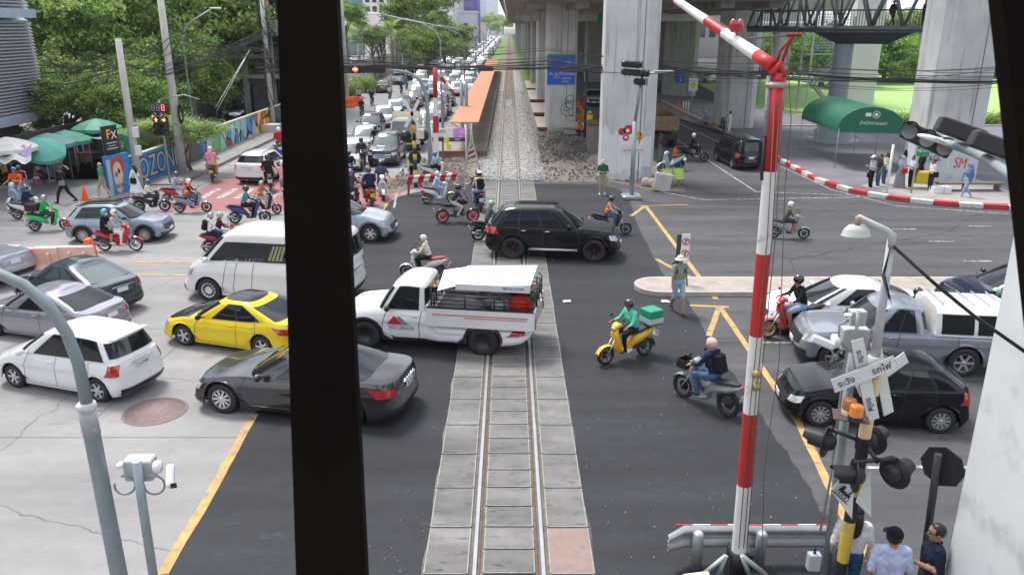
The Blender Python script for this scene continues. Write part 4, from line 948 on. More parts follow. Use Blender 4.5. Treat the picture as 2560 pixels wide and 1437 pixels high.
q=MB();q.lathe([(1.75,0),(1.75,.12),(1.3,.12),(1.3,.75),(1.12,.8),(1.12,1.25),(.85,1.3),(.85,1.5),(.64,1.52)],28);q.obj("base",mat("column base",(.3,.34,.36),.6,var=.1),bc)
cl4=thing("concrete_pillar","slender concrete column with cap left of the stair tower","pillar",(26.2,80,0));q=MB();q.prism(chpoly(0,0,1.5,1.5,.3),0,7.6);q.obj("shaft",M_PILD,cl4);q=MB();q.box((-1,0,7.9),(5.4,2,.7),bev=.1);q.obj("cap",M_PIL,cl4)
pillar("flat pale concrete pillar standing behind the round blue grey column",33.7,79,2.7,1.6,.1,15,mat("bright pillar concrete",(.58,.58,.56),.8,var=.05,vs=.6),joints=False)
def stair(label,x,y,wx,n,h):
 t=thing("stair_tower",label,"stairs",(x,y,0));STL=mat("light stair steel",(.33,.4,.42),.5,.4,var=.1)
 for a in(-1,1):
  for b in(-1,1):q=MB();q.box((a*wx/2,b*1.3,n*h/2+.6),(.16,.16,n*h+1.2));q.obj("post",STL,t)
 for k in range(n):
  z=.3+k*h;q=MB();s=1 if k%2 else-1
  for j in range(10):f=j/10;q.box((s*(f-.5)*(wx-1.2),-.5,z+f*h),(.3,1.0,.05))
  for yy in(-1.05,.05):q.tube([(s*-.5*(wx-1.2),yy,z-.1),(s*.5*(wx-1.2),yy,z+h-.1)],.09,4)
  q.obj("flight",STL,t);q=MB();q.box((0,.75,z+h),(wx,.9,.08));q.box((s*(wx/2-.4),-.4,z+h),(.9,1.6,.08));q.obj("landing",STL,t)
  q=MB()
  for zz in(.35,.6,.85,1.1):q.box((0,1.22,z+h+zz),(wx,.04,.04));q.box((0,-1.25,z+h+zz),(wx,.04,.04));q.tube([(s*-.5*(wx-1.2),-1.1,z+zz),(s*.5*(wx-1.2),-1.1,z+h+zz)],.02,4)
  q.obj("railing",STL,t)
 return t
stair("zigzag light steel stair tower at the edge of the lawn",30.0,78.5,3.6,3,2.5);stair("steel stair tower half hidden behind the red and white boom",24.0,86,3.8,3,2.5)
# ---------------------------------------------------------------- trees
LEAF=[mat("leaf %d"%k,c,.55,var=.25,vs=.8,spec=.3) for k,c in enumerate(((.05,.12,.025),(.16,.29,.06),(.32,.45,.12),(.44,.54,.2)))]
for m in LEAF:
 t=m.node_tree;b=t.nodes['Principled BSDF'];tr=t.nodes.new('ShaderNodeBsdfTranslucent');mxn=t.nodes.new('ShaderNodeMixShader');mxn.inputs[0].default_value=.35
 tr.inputs[0].default_value=tuple(x*1.3 for x in b.inputs['Base Color'].default_value[:3])+(1,);out=t.nodes['Material Output'];t.links.new(b.outputs[0],mxn.inputs[1]);t.links.new(tr.outputs[0],mxn.inputs[2]);t.links.new(mxn.outputs[0],out.inputs[0])
BARK=mat("bark",(.13,.1,.075),.9,var=.3,vs=6)
def leafmesh(blobs,n,ls,seed,mats=None,flat=.5,clump=.5,up=.4):
 r=np.random.RandomState(seed);mats=mats or LEAF[:3];w_=np.array([b[3]**2 for b in blobs]);w_=w_/w_.sum();out=[]
 nc=max(6,n//42)
 bi=r.choice(len(blobs),nc,p=w_);B=np.array([[*b[:3],b[3],b[4] if len(b)>4 else b[3]] for b in blobs])[bi]
 d=r.normal(size=(nc,3));d/=np.linalg.norm(d,axis=1)[:,None];rad=r.uniform(.25,1,nc)**.45
 cc=B[:,:3]+d*rad[:,None]*np.stack([B[:,3],B[:,3],B[:,4]],1)
 k=r.randint(0,nc,n);cs=clump*(.6+.8*r.random(nc));off=r.normal(size=(n,3))*.5;off[:,2]*=.55
 p=cc[k]+off*cs[k][:,None]
 nrm=r.normal(size=(n,3))*flat+np.array([0,0,up])+(p-cc[k])*.5;nrm/=np.linalg.norm(nrm,axis=1)[:,None]+1e-9
 a=np.cross(nrm,r.normal(size=(n,3)));a/=np.linalg.norm(a,axis=1)[:,None]+1e-9;b=np.cross(nrm,a);s=ls*r.uniform(.6,1.35,n)[:,None]
 v=np.stack([p-a*s,p+b*s*.45-nrm*s*.12,p+a*s,p-b*s*.45-nrm*s*.12],1).reshape(-1,3)
 me=bpy.data.meshes.new("crown");me.vertices.add(4*n);me.vertices.foreach_set("co",v.ravel());me.loops.add(4*n);me.loops.foreach_set("vertex_index",np.arange(4*n,dtype=np.int32));me.polygons.add(n)
 me.polygons.foreach_set("loop_start",np.arange(0,4*n,4,dtype=np.int32));cm=(r.random(nc)**1.0*len(mats)).astype(int)
 mi=np.clip(cm[k]+r.randint(-1,2,n)*(r.random(n)<.35),0,len(mats)-1);me.polygons.foreach_set("material_index",mi.astype(np.int32))
 for m in mats:me.materials.append(m)
 me.update(calc_edges=True);me.validate();return me
def blobset(R,hz,seed,n=9):
 r=random.Random(seed);return[(r.uniform(-.62,.62)*R,r.uniform(-.62,.62)*R,r.uniform(-.5,.6)*hz,R*r.uniform(.32,.52),hz*r.uniform(.3,.5)) for _ in range(n)]
CR=[leafmesh(blobset(5,4.2,s,11),16000,.17,s,clump=.78) for s in(1,2,3)]
CRF=[leafmesh(blobset(5,4.2,s,9),5000,.3,s,LEAF[1:4],clump=1.1) for s in(4,5)]
def trunkmesh(seed,h,r0=.28,spread=2.6):
 r=random.Random(seed);q=MB();q.tube([(0,0,0),(.1,0,h*.3),(-.1,.1,h*.6),(0,0,h*.8)],[r0,r0*.8,r0*.65,r0*.45],9)
 for k in range(6):
  a=k*1.05+r.random();z=h*r.uniform(.45,.75);q.tube([(0,0,z),(cos(a)*spread*.4,sin(a)*spread*.4,z+h*.15),(cos(a)*spread,sin(a)*spread,z+h*.33)],[r0*.4,r0*.25,.04],6)
 return q.me(BARK,"trunk")
def tree(label,px,py,Y,R,hz=None,me=None,group=None,zg=0,name="tree",seed=0,cat="tree",trunk=True):
 c=P(px,py,Y);t=thing(name,label,cat,(c.x,c.y,zg),rz=seed*1.3,group=group);me=me or CR[seed%3];s=R/5;h=c.z-zg
 put("crown",me,t,(0,0,h),sc=(s,s,(hz or R*.85)/4.2))
 if trunk:put("trunk",trunkmesh(seed,max(1.5,h),.22+R*.03,R*.6),t)
 return t
TG="trees in the thicket behind the graffiti wall"
for k,(x,y,Y,R,lb) in enumerate(((60,30,66,6.5,"dark leafy tree half behind the louvred building"),(175,60,58,5.0,"broad leafy tree next to the louvred building"),(330,30,64,6,"tall leafy tree above the shorter concrete pole"),(480,70,70,6.0,"leafy tree behind the tall concrete pole"),(235,190,54,4.0,"rounded green tree above the market umbrellas"),(385,170,60,4.4,"green tree between the two concrete poles"),(590,40,80,5.5,"leafy tree crown in front of the derelict balconies"),(160,262,51,2.8,"low bushy tree behind the green umbrellas"),(300,255,50,2.9,"feathery bush tree behind the shorter pole"),(450,180,66,4.0,"tree crown beside the curved street lamp"),(545,150,72,3.4,"small tree overhanging the shuttered garage"),(95,190,56,4.0,"shaded tree just right of the louvres"),(400,262,56,2.4,"low tree behind the red traffic signal"))):
 tree(lb,x,y,Y,R,group=TG,seed=k)
fl=leafmesh([(x,y,z,.9,.14) for x,y,z in((-2.3,0,-.2),(-1.4,.5,.15),(-.6,-.4,.35),(.2,.4,.5),(.9,-.3,.3),(1.7,.3,.2),(2.4,0,0),(-1.9,-.5,-.7),(-.4,.2,-.6),(.7,-.2,-.35),(1.5,-.4,-.3),(-2.8,.2,-.8),(-1,0,-1.0))],21000,.07,9,LEAF[1:4],flat=.25,clump=.5,up=1.2)
tt=thing("spreading_tree","low flat topped feathery tree spreading over the graffiti wall","tree",(P(520,330,45).x,45,0));put("crown",fl,tt,(-2.1,0,P(490,325,45).z),sc=(1.0,1,.95));q=MB();q.tube([(-1.2,.1,0),(-1.5,0,1.0),(-2.1,0,1.8),(-2.8,0,2.4)],[.11,.09,.07,.03],8);q.tube([(-1.5,0,1.0),(-1.0,0,1.8),(-.6,.1,2.4)],[.07,.05,.03],7);q.obj("trunk",BARK,tt)
FT="roadside trees beyond the crossing"
for k,(x,y,Y,R,lb) in enumerate(((1062,42,135,6.3,"big round roadside tree in front of the white buildings"),(1110,85,150,5.0,"right half of the big roadside tree mass by the lamp posts"),(1066,118,128,4.6,"low spreading lower part tree over the dark gateway"),(1022,105,140,3.6,"tree behind the palms beside the white wall"),(862,30,120,3.0,"tree at the black post edge above the white wall"),(930,95,125,2.6,"tree behind the cable laden pole"),(1152,130,175,2.6,"small tree beside the purple sign far up the road"))):
 tree(lb,x,y,Y,R,group=FT,seed=k+20,me=CR[k%3])
for k,(x,y,Y,R) in enumerate(((1203,62,700,9),(1226,58,760,11),(1258,60,760,10),(1192,72,640,6),(1242,70,740,8))):
 tree(["pale distant tree left in the clump at the end of the road","round distant tree in the middle of the clump at the road's end","rightmost distant tree next to the end of the viaduct","smaller distant tree nearest the white building","low distant tree just above the far jam"][k],x,y,Y,R,group="distant trees where the road vanishes",seed=k+30,me=CRF[k%2])
for k,(x,y,Y,R,lb) in enumerate(((2215,160,120,6.5,"bright green tree right of the round column over the lawn"),(2320,170,125,6,"green tree left of the huge concrete pillar"),(2060,150,112,6.5,"green tree seen through the stair tower"),(2250,100,150,7,"dark tree behind the far concrete frame"),(2560,150,130,9,"tree at the far right edge beyond the lawn"),(1960,150,130,6,"tree seen between the pillars behind the boom"))):
 tree(lb,x,y,Y,R,group="trees around the lawn",seed=k+40,me=CR[k%3])
bush=leafmesh([(x*1.0,0,0,.9,.6) for x in range(-3,4)],9000,.11,77,LEAF[1:4],clump=.5)
for k,(x,y) in enumerate(((31,67.3),(38,67.5),(45,67.4))):t=thing("hedge",["leafy bright hedge at the left of the lawn edge","leafy bright hedge in the middle of the lawn edge","leafy bright hedge by the huge pillar at the lawn edge"][k],"hedge",(x,y,0),group="hedges at the lawn edge");put("foliage",bush,t,(0,0,.5))
for k,(x,y,s) in enumerate(((868,245,.9),(905,232,.9))):
 c=G(x,y);t=thing("hedge",["clipped green hedge against the black post","clipped green hedge right of the slim pole by the white wall"][k],"hedge",c,group="clipped hedges by the white wall");put("foliage",bush,t,(0,0,.9),sc=(.45,1,1.6))
def palm(label,px,pyb,pyt,Yb=None,seed=0):
 b=G(px,pyb);h=P(px,pyt,b.y).z;t=thing("palm_tree",label,"palm",b,group="royal palms by the white wall");q=MB();q.tube([(0,0,0),(.05,0,h*.5),(0,0,h)],[.33,.27,.2],10);q.obj("trunk",mat("palm trunk",(.42,.38,.33),.8,var=.15),t)
 r=random.Random(seed);q=MB()
 for k in range(17):
  a=k*2.4+r.random()*.5;el=r.uniform(-.1,1.25);L_=r.uniform(2.6,3.6);pts=[]
  for j in range(7):f=j/6;pts.append(Vector((cos(a)*L_*f*cos(el),sin(a)*L_*f*cos(el),h+L_*f*sin(el)-1.9*f*f)))
  q.mi=k%3
  for j in range(6):
   d=(pts[j+1]-pts[j]);sd_=d.cross(Vector((0,0,1))).normalized()
   for i in range(3):
    p=pts[j]+d*i/3
    for s in(1,-1):q.poly([p,p+d*.2,p+d*.5+sd_*s*.55+Vector((0,0,-.3)),p+d*.3+sd_*s*.5+Vector((0,0,-.3))])
 q.obj("fronds",LEAF[1:4],t)
for k,(x,yb,yt) in enumerate(((983,195,72),(992,190,66),(1001,190,70),(900,190,62),(862,195,70))):palm(["royal palm leftmost of the tight row of three","royal palm in the middle of the tight row of three","royal palm rightmost of the tight row of three","lone royal palm behind the cable laden pole","royal palm next to the black post"][k],x,yb,yt,seed=k)
# ---------------------------------------------------------------- buildings
WIN=mat("building glass",(.03,.045,.06),.1,var=0,spec=.8);WINB=mat("blue facade glass",(.12,.32,.42),.15,var=.1,vs=.2)
def building(name,label,x0,x1,pyt,Y,dep,col,wins=(),cat="building",zb=0,group=None,side=None,wcol=WIN):
 a,b=P(x0,pyt,Y),P(x1,pyt,Y);h=a.z;t=thing(name,label,cat,((a.x+b.x)/2,Y+dep/2,0),group=group);w_=b.x-a.x
 q=MB();q.box((0,0,(h+zb)/2),(w_,dep,h-zb));q.box((0,0,h+.2),(w_+.6,dep+.6,.5));q.obj("wall",col,t)
 for(u0,u1,v0,v1,nx,nz) in wins:
  for i in range(nx):
   for j in range(nz):
    ww,hh=w_*(u1-u0)/nx,h*(v1-v0)/nz;q=MB();q.box((-w_/2+w_*u0+ww*(i+.5),-dep/2-.03,h*v0+hh*(j+.5)),(ww*.62,.12,hh*.58));q.obj("window",wcol,t)
 return t
BW=lambda n,c:mat("facade "+n,c,.8,var=.06,vs=.3)
building("apartment_building","pale pink trimmed apartment block above the palms",903,962,-60,210,20,BW("pink white",(.75,.68,.64)),[(.05,.95,.55,.98,3,4)])
building("office_building","dark teal glass building at the top by the black post",845,902,-60,230,20,BW("teal",(.14,.22,.24)),[(.05,.95,.3,.98,5,5)],wcol=WINB)
building("apartment_building","plain white block behind the roadside trees",962,1098,-80,230,25,BW("white",(.72,.73,.76)),[(.18,.26,.5,.95,1,4)])
building("car_park_building","white building with a dark band of tall openings above the trees",1090,1130,-60,215,25,BW("white",(.72,.73,.76)),[(.05,.95,.62,.82,6,1)])
building("office_building","grey slab building left of the purple one",1128,1156,-40,290,20,BW("grey slab",(.42,.42,.45)),[])
building("hotel_building","purple building with a turquoise glass front",1154,1194,-60,300,25,BW("purple",(.2,.14,.42)),[(.05,.7,.55,.8,5,2)],wcol=WINB)
building("shop_building","small white building in front of the purple one",1140,1188,32,240,22,BW("white",(.72,.73,.76)),[(.3,.7,.5,.8,1,1)])
TW=mat("pale tower facade",(.62,.68,.74),.4,var=.05)
m,t_,b_=shader("tower window grid");n_=t_.nodes.new;l_=t_.links.new;tcn=n_('ShaderNodeTexCoord');br=n_('ShaderNodeTexBrick');br.offset=0;br.inputs['Scale'].default_value=.32;br.inputs['Mortar Size'].default_value=.05;br.inputs['Color1'].default_value=(.42,.52,.6,1);br.inputs['Color2'].default_value=(.5,.6,.66,1);br.inputs['Mortar'].default_value=(.75,.77,.8,1)
mp_=n_('ShaderNodeMapping');mp_.inputs['Rotation'].default_value=(pi/2,0,0);l_(tcn.outputs['Object'],mp_.inputs[0]);l_(mp_.outputs[0],br.inputs['Vector']);l_(br.outputs['Color'],b_.inputs['Base Color']);b_.inputs['Roughness'].default_value=.4
building("tower_block","pale high rise tower rising at the end of the road",1210,1245,-150,900,30,m)
building("tower_block","bluish tower just left of the pale high rise",1196,1212,-150,700,25,BW("blue tower",(.5,.56,.66)))
building("low_building","low white pink shop front beyond the far trees",1186,1215,60,340,15,BW("white pink",(.72,.6,.56)))
lb=thing("louvred_building","tall building wrapped in pale horizontal louvres at the left edge","building")
LX=-28.9;q=MB();q.box((LX-8.5,40,14),(16,20.5,22.6));q.obj("wall",mat("dark purple wall",(.05,.045,.075),.6),lb)
q=MB();z=3.05
while z<24:
 if not 8.3<z<8.95:q.box((LX-.1,40.1,z),(.5,20.9,.05),R=Matrix.Rotation(.5,4,'Y'))
 z+=.185
q.obj("louvres",mat("pale louvre metal",(.52,.5,.56),.45,.3,var=.05),lb)
q=MB();q.box((LX+.1,40.3,2.72),(.5,21.2,.5));q.box((LX+.1,40.3,8.62),(.4,21.2,.5));q.obj("trim_band",mat("pale blue trim",(.42,.48,.56),.5),lb)
q=MB();q.box((LX-9,39.5,1.25),(16,19.6,2.5));q.obj("ground_floor_wall",mat("grey tiled wall",(.2,.19,.2),.6,var=.1,vs=.5),lb)
dg=thing("derelict_building","derelict concrete frame building with graffitied shutters behind the trees","building");Yg=74
x0,x1=P(430,250,Yg).x,P(760,250,Yg).x
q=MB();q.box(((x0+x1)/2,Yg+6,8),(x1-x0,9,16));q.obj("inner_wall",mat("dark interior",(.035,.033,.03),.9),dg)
for z in(3.6,7.2,10.8,14.4):q=MB();q.box(((x0+x1)/2,Yg+.6,z),(x1-x0,3.6,.3));q.obj("floor_slab",mat("weathered slab",(.3,.28,.25),.9,var=.2),dg)
for k in range(6):q=MB();q.box((x0+(x1-x0)*k/5,Yg-.9,8),(.4,.4,16));q.obj("column",mat("weathered slab",(.3,.28,.25),.9),dg)
for k in range(5):
 q=MB();xx=x0+(x1-x0)*(k+.5)/5;w_=(x1-x0)/5-.5
 for j in range(18):q.box((xx,Yg+(.012 if j%2 else 0),.12+j*.19),(w_,.05,.17))
 q.obj("shutter",mat("grey shutter",(.13,.14,.15),.6,.3,var=.2,vs=1),dg)
 for z in(7.2,10.8):q=MB();q.box((xx,Yg-.95,z+.65),(w_+.3,.14,1.0));q.obj("balcony_panel",mat("dirty white balcony",(.5,.49,.46),.85,var=.2),dg)
q=MB();r=random.Random(4)
for k in range(9):
 cx_,cz=x0+3.0+k*1.15,2.0+r.uniform(-.3,.4);rr=r.uniform(.45,.85);q.tube([(cx_+rr*cos(a),Yg-.06,cz+rr*.95*sin(a)) for a in[2*pi*j/18 for j in range(19)]],.035,4)
q.obj("graffiti",INK,dg)
fr=thing("concrete_frame_building","pale concrete frame structure across the lawn behind the trees","building");Yf=150
xa_,xb_=P(2225,100,Yf).x,P(2380,100,Yf).x
for k in range(5):q=MB();q.box((lerp(xa_,xb_,k/4),Yf,5.5),(1.1,1.2,11));q.obj("column",BW("pale frame",(.55,.54,.5)),fr)
for z in(4.2,9.5):q=MB();q.box(((xa_+xb_)/2,Yf,z),(xb_-xa_+2,3,1.2));q.obj("beam",BW("pale frame",(.55,.54,.5)),fr)
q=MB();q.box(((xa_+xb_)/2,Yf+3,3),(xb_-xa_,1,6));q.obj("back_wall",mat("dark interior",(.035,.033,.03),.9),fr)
q=MB();q.box((70,148,.5),(90,.2,1.0));tag(q.obj("low_wall",BW("pale frame",(.55,.54,.5))),"low white wall at the far side of the lawn","wall")
building('station_building','grey station building closing the view far behind the underpass pillars',1650,2000,20,215,12,mat('station grey',(.3,.3,.29),.8,var=.1),[(.05,.95,.3,.8,12,1)])
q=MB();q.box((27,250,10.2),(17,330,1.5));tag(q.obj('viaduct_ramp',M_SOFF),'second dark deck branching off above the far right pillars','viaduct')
q=MB();q.box((21,172,1.7),(22,.3,3.4));tag(q.obj("hoarding",BW("cream hoarding",(.55,.48,.36))),"cream hoarding behind the cars parked beyond the pillars","hoarding")
q=MB();A=G(850,240);Bq=G(1010,168);d=Bq-A;ln=Vector((d.x,d.y,0)).length;q.box(((A.x+Bq.x)/2-.3,(A.y+Bq.y)/2,1.6),(ln,.3,3.2),rz=atan2(d.y,d.x));q.mi=1;q.box(((A.x+Bq.x)/2-.3,(A.y+Bq.y)/2,3.25),(ln+.1,.36,.12),rz=atan2(d.y,d.x))
tag(q.obj("boundary_wall",[mat("cream wall",(.62,.6,.55),.8,var=.06,stain=((.4,.38,.34),.5,.62,(1,1,.3))),mat("brick coping",(.5,.32,.26),.8)]),"long cream boundary wall beside the road left of the jam","wall")
q=MB();A=G(1010,170);q.box((A.x-1.0+3,A.y+14,1.9),(8,.3,3.8));tag(q.obj("gate_wall",mat("grey gate wall",(.2,.21,.23),.8)),"dark grey gate wall under the big roadside tree","wall")
sheet("forecourt",[(-17.4,43),(-17.4,900),(-80,900),(-80,60)],-.004,mat("forecourt ground",(.3,.29,.28),.9,var=.2),px=False)
gw=thing("graffiti_wall","long low wall covered in colourful graffiti beside the pavement","wall")
def graf(name,cols,sc,st_=(1,1,1)):
 m,t,b=shader(name);n=t.nodes.new;l=t.links.new;tcn=n('ShaderNodeTexCoord');mp_=n('ShaderNodeMapping');mp_.inputs['Scale'].default_value=st_;mp_.inputs['Rotation'].default_value=(.5,0,0);l(tcn.outputs['Object'],mp_.inputs[0])
 no=n('ShaderNodeTexNoise');no.inputs['Scale'].default_value=.9;l(mp_.outputs[0],no.inputs['Vector']);mx_=n('ShaderNodeMix');mx_.data_type='RGBA';mx_.inputs[0].default_value=.35;l(mp_.outputs[0],mx_.inputs[6]);l(no.outputs['Color'],mx_.inputs[7])
 vo=n('ShaderNodeTexVoronoi');vo.inputs['Scale'].default_value=sc;l(mx_.outputs[2],vo.inputs['Vector']);sp=n('ShaderNodeSeparateColor');l(vo.outputs['Color'],sp.inputs[0]);r=n('ShaderNodeValToRGB');r.color_ramp.interpolation='CONSTANT'
 for i,c in enumerate(cols):
  e=r.color_ramp.elements[i] if i<2 else r.color_ramp.elements.new(.5)
  e.position=i/len(cols);e.color=tuple(c)+(1,)
 l(sp.outputs[0],r.inputs[0]);v2=n('ShaderNodeTexVoronoi');v2.feature='DISTANCE_TO_EDGE';v2.inputs['Scale'].default_value=sc;l(mx_.outputs[2],v2.inputs['Vector']);ma=n('ShaderNodeMath');ma.operation='GREATER_THAN';ma.inputs[1].default_value=.045;l(v2.outputs['Distance'],ma.inputs[0])
 m2=n('ShaderNodeMix');m2.data_type='RGBA';m2.inputs[6].default_value=(.02,.02,.03,1);l(ma.outputs[0],m2.inputs[0]);l(r.outputs[0],m2.inputs[7]);l(m2.outputs[2],b.inputs['Base Color']);b.inputs['Roughness'].default_value=.7;return m
GR1=graf("colourful graffiti",[(.35,.5,.62),(.5,.06,.05),(.3,.58,.5),(.6,.55,.7),(.05,.3,.55),(.6,.55,.45),(.18,.4,.2),(.45,.2,.12)],1.15,(1,1.3,.7))
GR2=graf("yellow graffiti",[(.75,.5,.05),(.6,.1,.05),(.75,.55,.1),(.1,.4,.5),(.7,.45,.05)],1.4,(1,1,.8));GR3=graf("blue graffiti",[(.03,.2,.5),(.3,.45,.6),(.02,.1,.3),(.5,.5,.55)],1.2);GR4=graf("dark graffiti",[(.03,.03,.035),(.1,.1,.11),(.04,.05,.07),(.2,.12,.08)],.8)
WX=-19.0
for y0,y1,m in((40.2,46.6,mat("blue mural base",(.04,.22,.5),.7,var=.2,vs=2)),(46.6,49.5,GR4),(49.5,51.5,GR3),(51.5,60.5,GR1),(60.5,64.6,GR2),(64.6,100,GR4)):
 q=MB();q.box((WX-.1,(y0+y1)/2,.83),(.2,y1-y0-.005,1.66));q.obj("wall_panel",m,gw)
q=MB();q.box((WX-.1,70.1,1.69),(.24,59.8,.06));q.obj("coping",mat("cream coping",(.6,.52,.4),.8),gw)
RZ=Matrix.Rotation(pi/2,4,'Z')@Matrix.Rotation(pi/2,4,'X')
for s,y,z,sz in(("OZONE",43.3,.86,1.55),):
 txt(s,sz,INK,gw,(WX+.012,y,z),RZ,"graffiti_outline",.004,off=.07,sc=(.95,1,1));txt(s,sz,mat("silver spray",(.48,.49,.52),.5,.2,var=.1),gw,(WX+.022,y,z),RZ,"graffiti_lettering",.004,off=.005,sc=(.95,1,1))
A,Bm_=G(279,493),G(333,478);d=Bm_-A;an=atan2(d.y,d.x);ln=d.length
mw=thing("mural_wall","blue end wall painted with a red haired face under the black sign","wall",(A+Bm_)/2,an);q=MB();q.box((0,.1,.98),(ln,.2,1.96));q.obj("wall_panel",mat("blue mural base",(.04,.22,.5),.7),mw);q=MB();q.box((-ln/2+.09,-.012,.9),(.26,.02,1.8));q.obj("pale_edge",mat("pale blue edge",(.35,.45,.58),.7),mw)
def flatell(q,x,z,rx,rz,y,n=18,wob=0):q.poly([(x+rx*cos(2*pi*j/n)*(1+wob*sin(j*5)),y,z+rz*sin(2*pi*j/n)*(1+wob*cos(j*4))) for j in range(n)])
q=MB();flatell(q,-.05,1.38,.48,.5,-.006,22,.12);q.obj("painted_hair",mat("red spray",(.55,.06,.03),.7,var=.3,vs=6),mw)
q=MB();flatell(q,-.1,1.0,.33,.62,-.010,22,.05);flatell(q,-.12,.4,.26,.3,-.0102,18,.08);q.obj("painted_face",mat("pale spray",(.6,.52,.45),.7,var=.3,vs=6),mw)
q=MB();flatell(q,-.22,1.02,.1,.13,-.014);q.mi=1;flatell(q,-.02,1.16,.08,.12,-.014);q.obj("painted_features",[mat("red spray",(.55,.06,.03),.7),INK],mw)
txt("WiR",.34,INK,mw,(-.1,-.02,.42),(pi/2,0,0),"graffiti_lettering")
sb=thing("black_sign_board","black sign board with yellow and grey FX letters on the wall corner","sign",(P(279,380,39.2)).to_tuple()[:2]+(2.05,),an);q=MB();q.box((0,-.05,.65),(.95,.08,1.3));q.obj("panel",mat("black sign panel",(.02,.02,.022),.5),sb)
txt("F",.62,mat("sign yellow",(.85,.5,.02),.5),sb,(-.16,-.1,.88),(pi/2,0,0),off=.012);txt("X",.52,WHITE,sb,(.2,-.1,.82),(pi/2,0,0),off=.008)
q=MB();q.box((0,-.1,.47),(.7,.004,.04));q.box((0,-.1,.33),(.5,.004,.025));q.box((0,-.1,.2),(.74,.004,.04));q.obj("small_print",WHITE,sb)
q=MB();q.tube([(-.47,.02,-2.05),(-.47,.02,1.3)],.03,6);q.obj("post",DGREY,sb)
q=MB();A,B2=G(232,428),G(283,440);
for k in range(30):p=A.lerp(Vector((-20.2,41.5,0)),k/30);q.box((p.x,p.y+1.5,1.15),(.17,.05+.05*(k%2),2.3))
tag(q.obj("corrugated_fence",mat("turquoise corrugated sheet",(.03,.3,.24),.5,var=.2,vs=2)),"turquoise corrugated fence behind the black sign","fence")
# ================================================================ VEHICLES NEAR THE CROSSING
pt=lambda n,c,m=.0,r=.25:paint(n,c,m,r)
W_=pt("white",(.78,.78,.77));SIL=pt("silver",(.42,.45,.48),.5);SILB=pt("pale blue silver",(.33,.38,.44),.4);BK=pt("black",(.004,.005,.007));DG=pt("dark grey",(.05,.055,.065),.4);SLATE=pt("slate blue",(.06,.08,.1),.4);YEL=pt("yellow",(.85,.62,.01));GUN=pt("gunmetal",(.06,.057,.064),.6,.2);LAV=pt("grey lavender",(.33,.33,.37),.5);CRM=pt("cream",(.72,.69,.55));BRZ=pt("brown grey",(.14,.12,.1),.5)
TR="cars crossing in the near lanes"
def plate_text(root,s,B=None):
 for o in root.children:
  if o.name.startswith("rear_plate"):
   x=min(v.co.x for v in o.data.vertices);z=sum(v.co.z for v in o.data.vertices)/len(o.data.vertices)
   t=txt(s,.1,INK,o,(x-.004,0,z),Matrix.Rotation(-pi/2,4,'Z')@Matrix.Rotation(pi/2,4,'X'),"plate_number",.001,sc=(.85,1,1))
TB=Matrix.Rotation(-pi/2,4,'Z')@Matrix.Rotation(pi/2,4,'X')
TL=Matrix.Rotation(pi,4,'Z')@Matrix.Rotation(pi/2,4,'X')
r,*_=build_car('mpv',"people_carrier","white people carrier seen from behind beside the big manhole cover","car",W_,rim=('six',None),group=TR);plate_text(r,"ฌก 8508")
q=MB();q.box((r["_xr"]+.34,0,1.575),(.2,1.12,.04),bev=.012,R=Matrix.Rotation(.12,4,'Y'));q.obj("roof_spoiler",W_,r);place_wheels(r,(42,968),(250,1005),'L')
r,*_=build_car('sedan',"sedan_car","silver lavender saloon half hidden behind the white people carrier","car",LAV,rim=('five',None),group=TR);place_wheels(r,(-25,838),(180,868),'L',.93)
r,*_=build_car('sedan',"sedan_car","dark slate saloon seen from behind next to the orange barriers","car",SLATE,rim=('five',None),group=TR,glass=GLASSL);place_end(r,318,785,radians(152),'r',.96)
r,*_=build_car('sedan',"sedan_car","bright yellow saloon with black roof and black bonnet","car",YEL,roofc=BK,hoodc=BK,rim=('five',ALLOY),group=TR);place_wheels(r,(463,864),(658,893),'L')
q=MB();q.box((r.get("_xr",-2.3)+.2,0,.24),(.1,1.4,.1))
r,B,*_=build_car('lsedan',"sedan_car","long dark grey saloon with angular red tail lights in front of the yellow car","car",GUN,hoodc=None,rim=('multi',CHROME),group=TR);plate_text(r,"4ขร 182")
xr_=r["_xr"]
for i,ch in enumerate("VOLVO"):txt(ch,.1,CHROME,r,(xr_+.03,.28-i*.14,.925),TB,"badge_letter",.003)
txt("S90",.075,CHROME,r,(xr_+.06,.52,.74),TB,"badge_lettering",.003)
q=MB();B.patch(q,1.1,1.9,.16,.185,1,.012,8,1);B.patch(q,1.1,1.9,.16,.185,-1,.012,8,1);q.obj("chrome_strip",CHROME,r)
place_wheels(r,(560,1032),(872,1066),'L')
r,*_=build_car('bigsuv',"large_suv","black off road wagon with red trimmed wheels stopped on the rails","car",BK,rim=('six',mat("black red rim",(.035,.007,.008),.3,.3)),rails=False,group=TR);q=MB()
for s in(1,-1):q.tube([(-.85,s*.98,.42),(.85,s*.98,.42)],.045,6)
q.obj("side_step",ALLOY,r);place_wheels(r,(1484,655),(1282,648),'R')
r,*_=build_car('suv',"suv_car","pale blue silver crossover behind the red motorbike with two riders","car",SILB,roofc=BK,clad=True,rim=('multi',ALLOY),group=TR,rails=BLKP);place_wheels(r,(365,606),(211,608),'R')
r,*_=build_car('hatch',"electric_hatchback","silver blue hatchback whose bonnet emerges right of the black post","car",SILB,clad=True,rim=('six',ALLOY),group=TR);place_wheels(r,(930,605),(752,602),'R')
r,B,Gv,tf=build_car('van',"passenger_van","white high roof passenger van with curtained windows behind the yellow car","van",W_,rim=('cap',WHITEC),group=TR,glass=GLASS)
q=MB()
for k in(0,1,4,5,6,7):u=1.315+k*.03;Gv.patch(q,u,u+.02,.12,.6,1,.011,1,3)
q.obj("curtain",mat("cream curtain",(.3,.32,.18),.9),r)
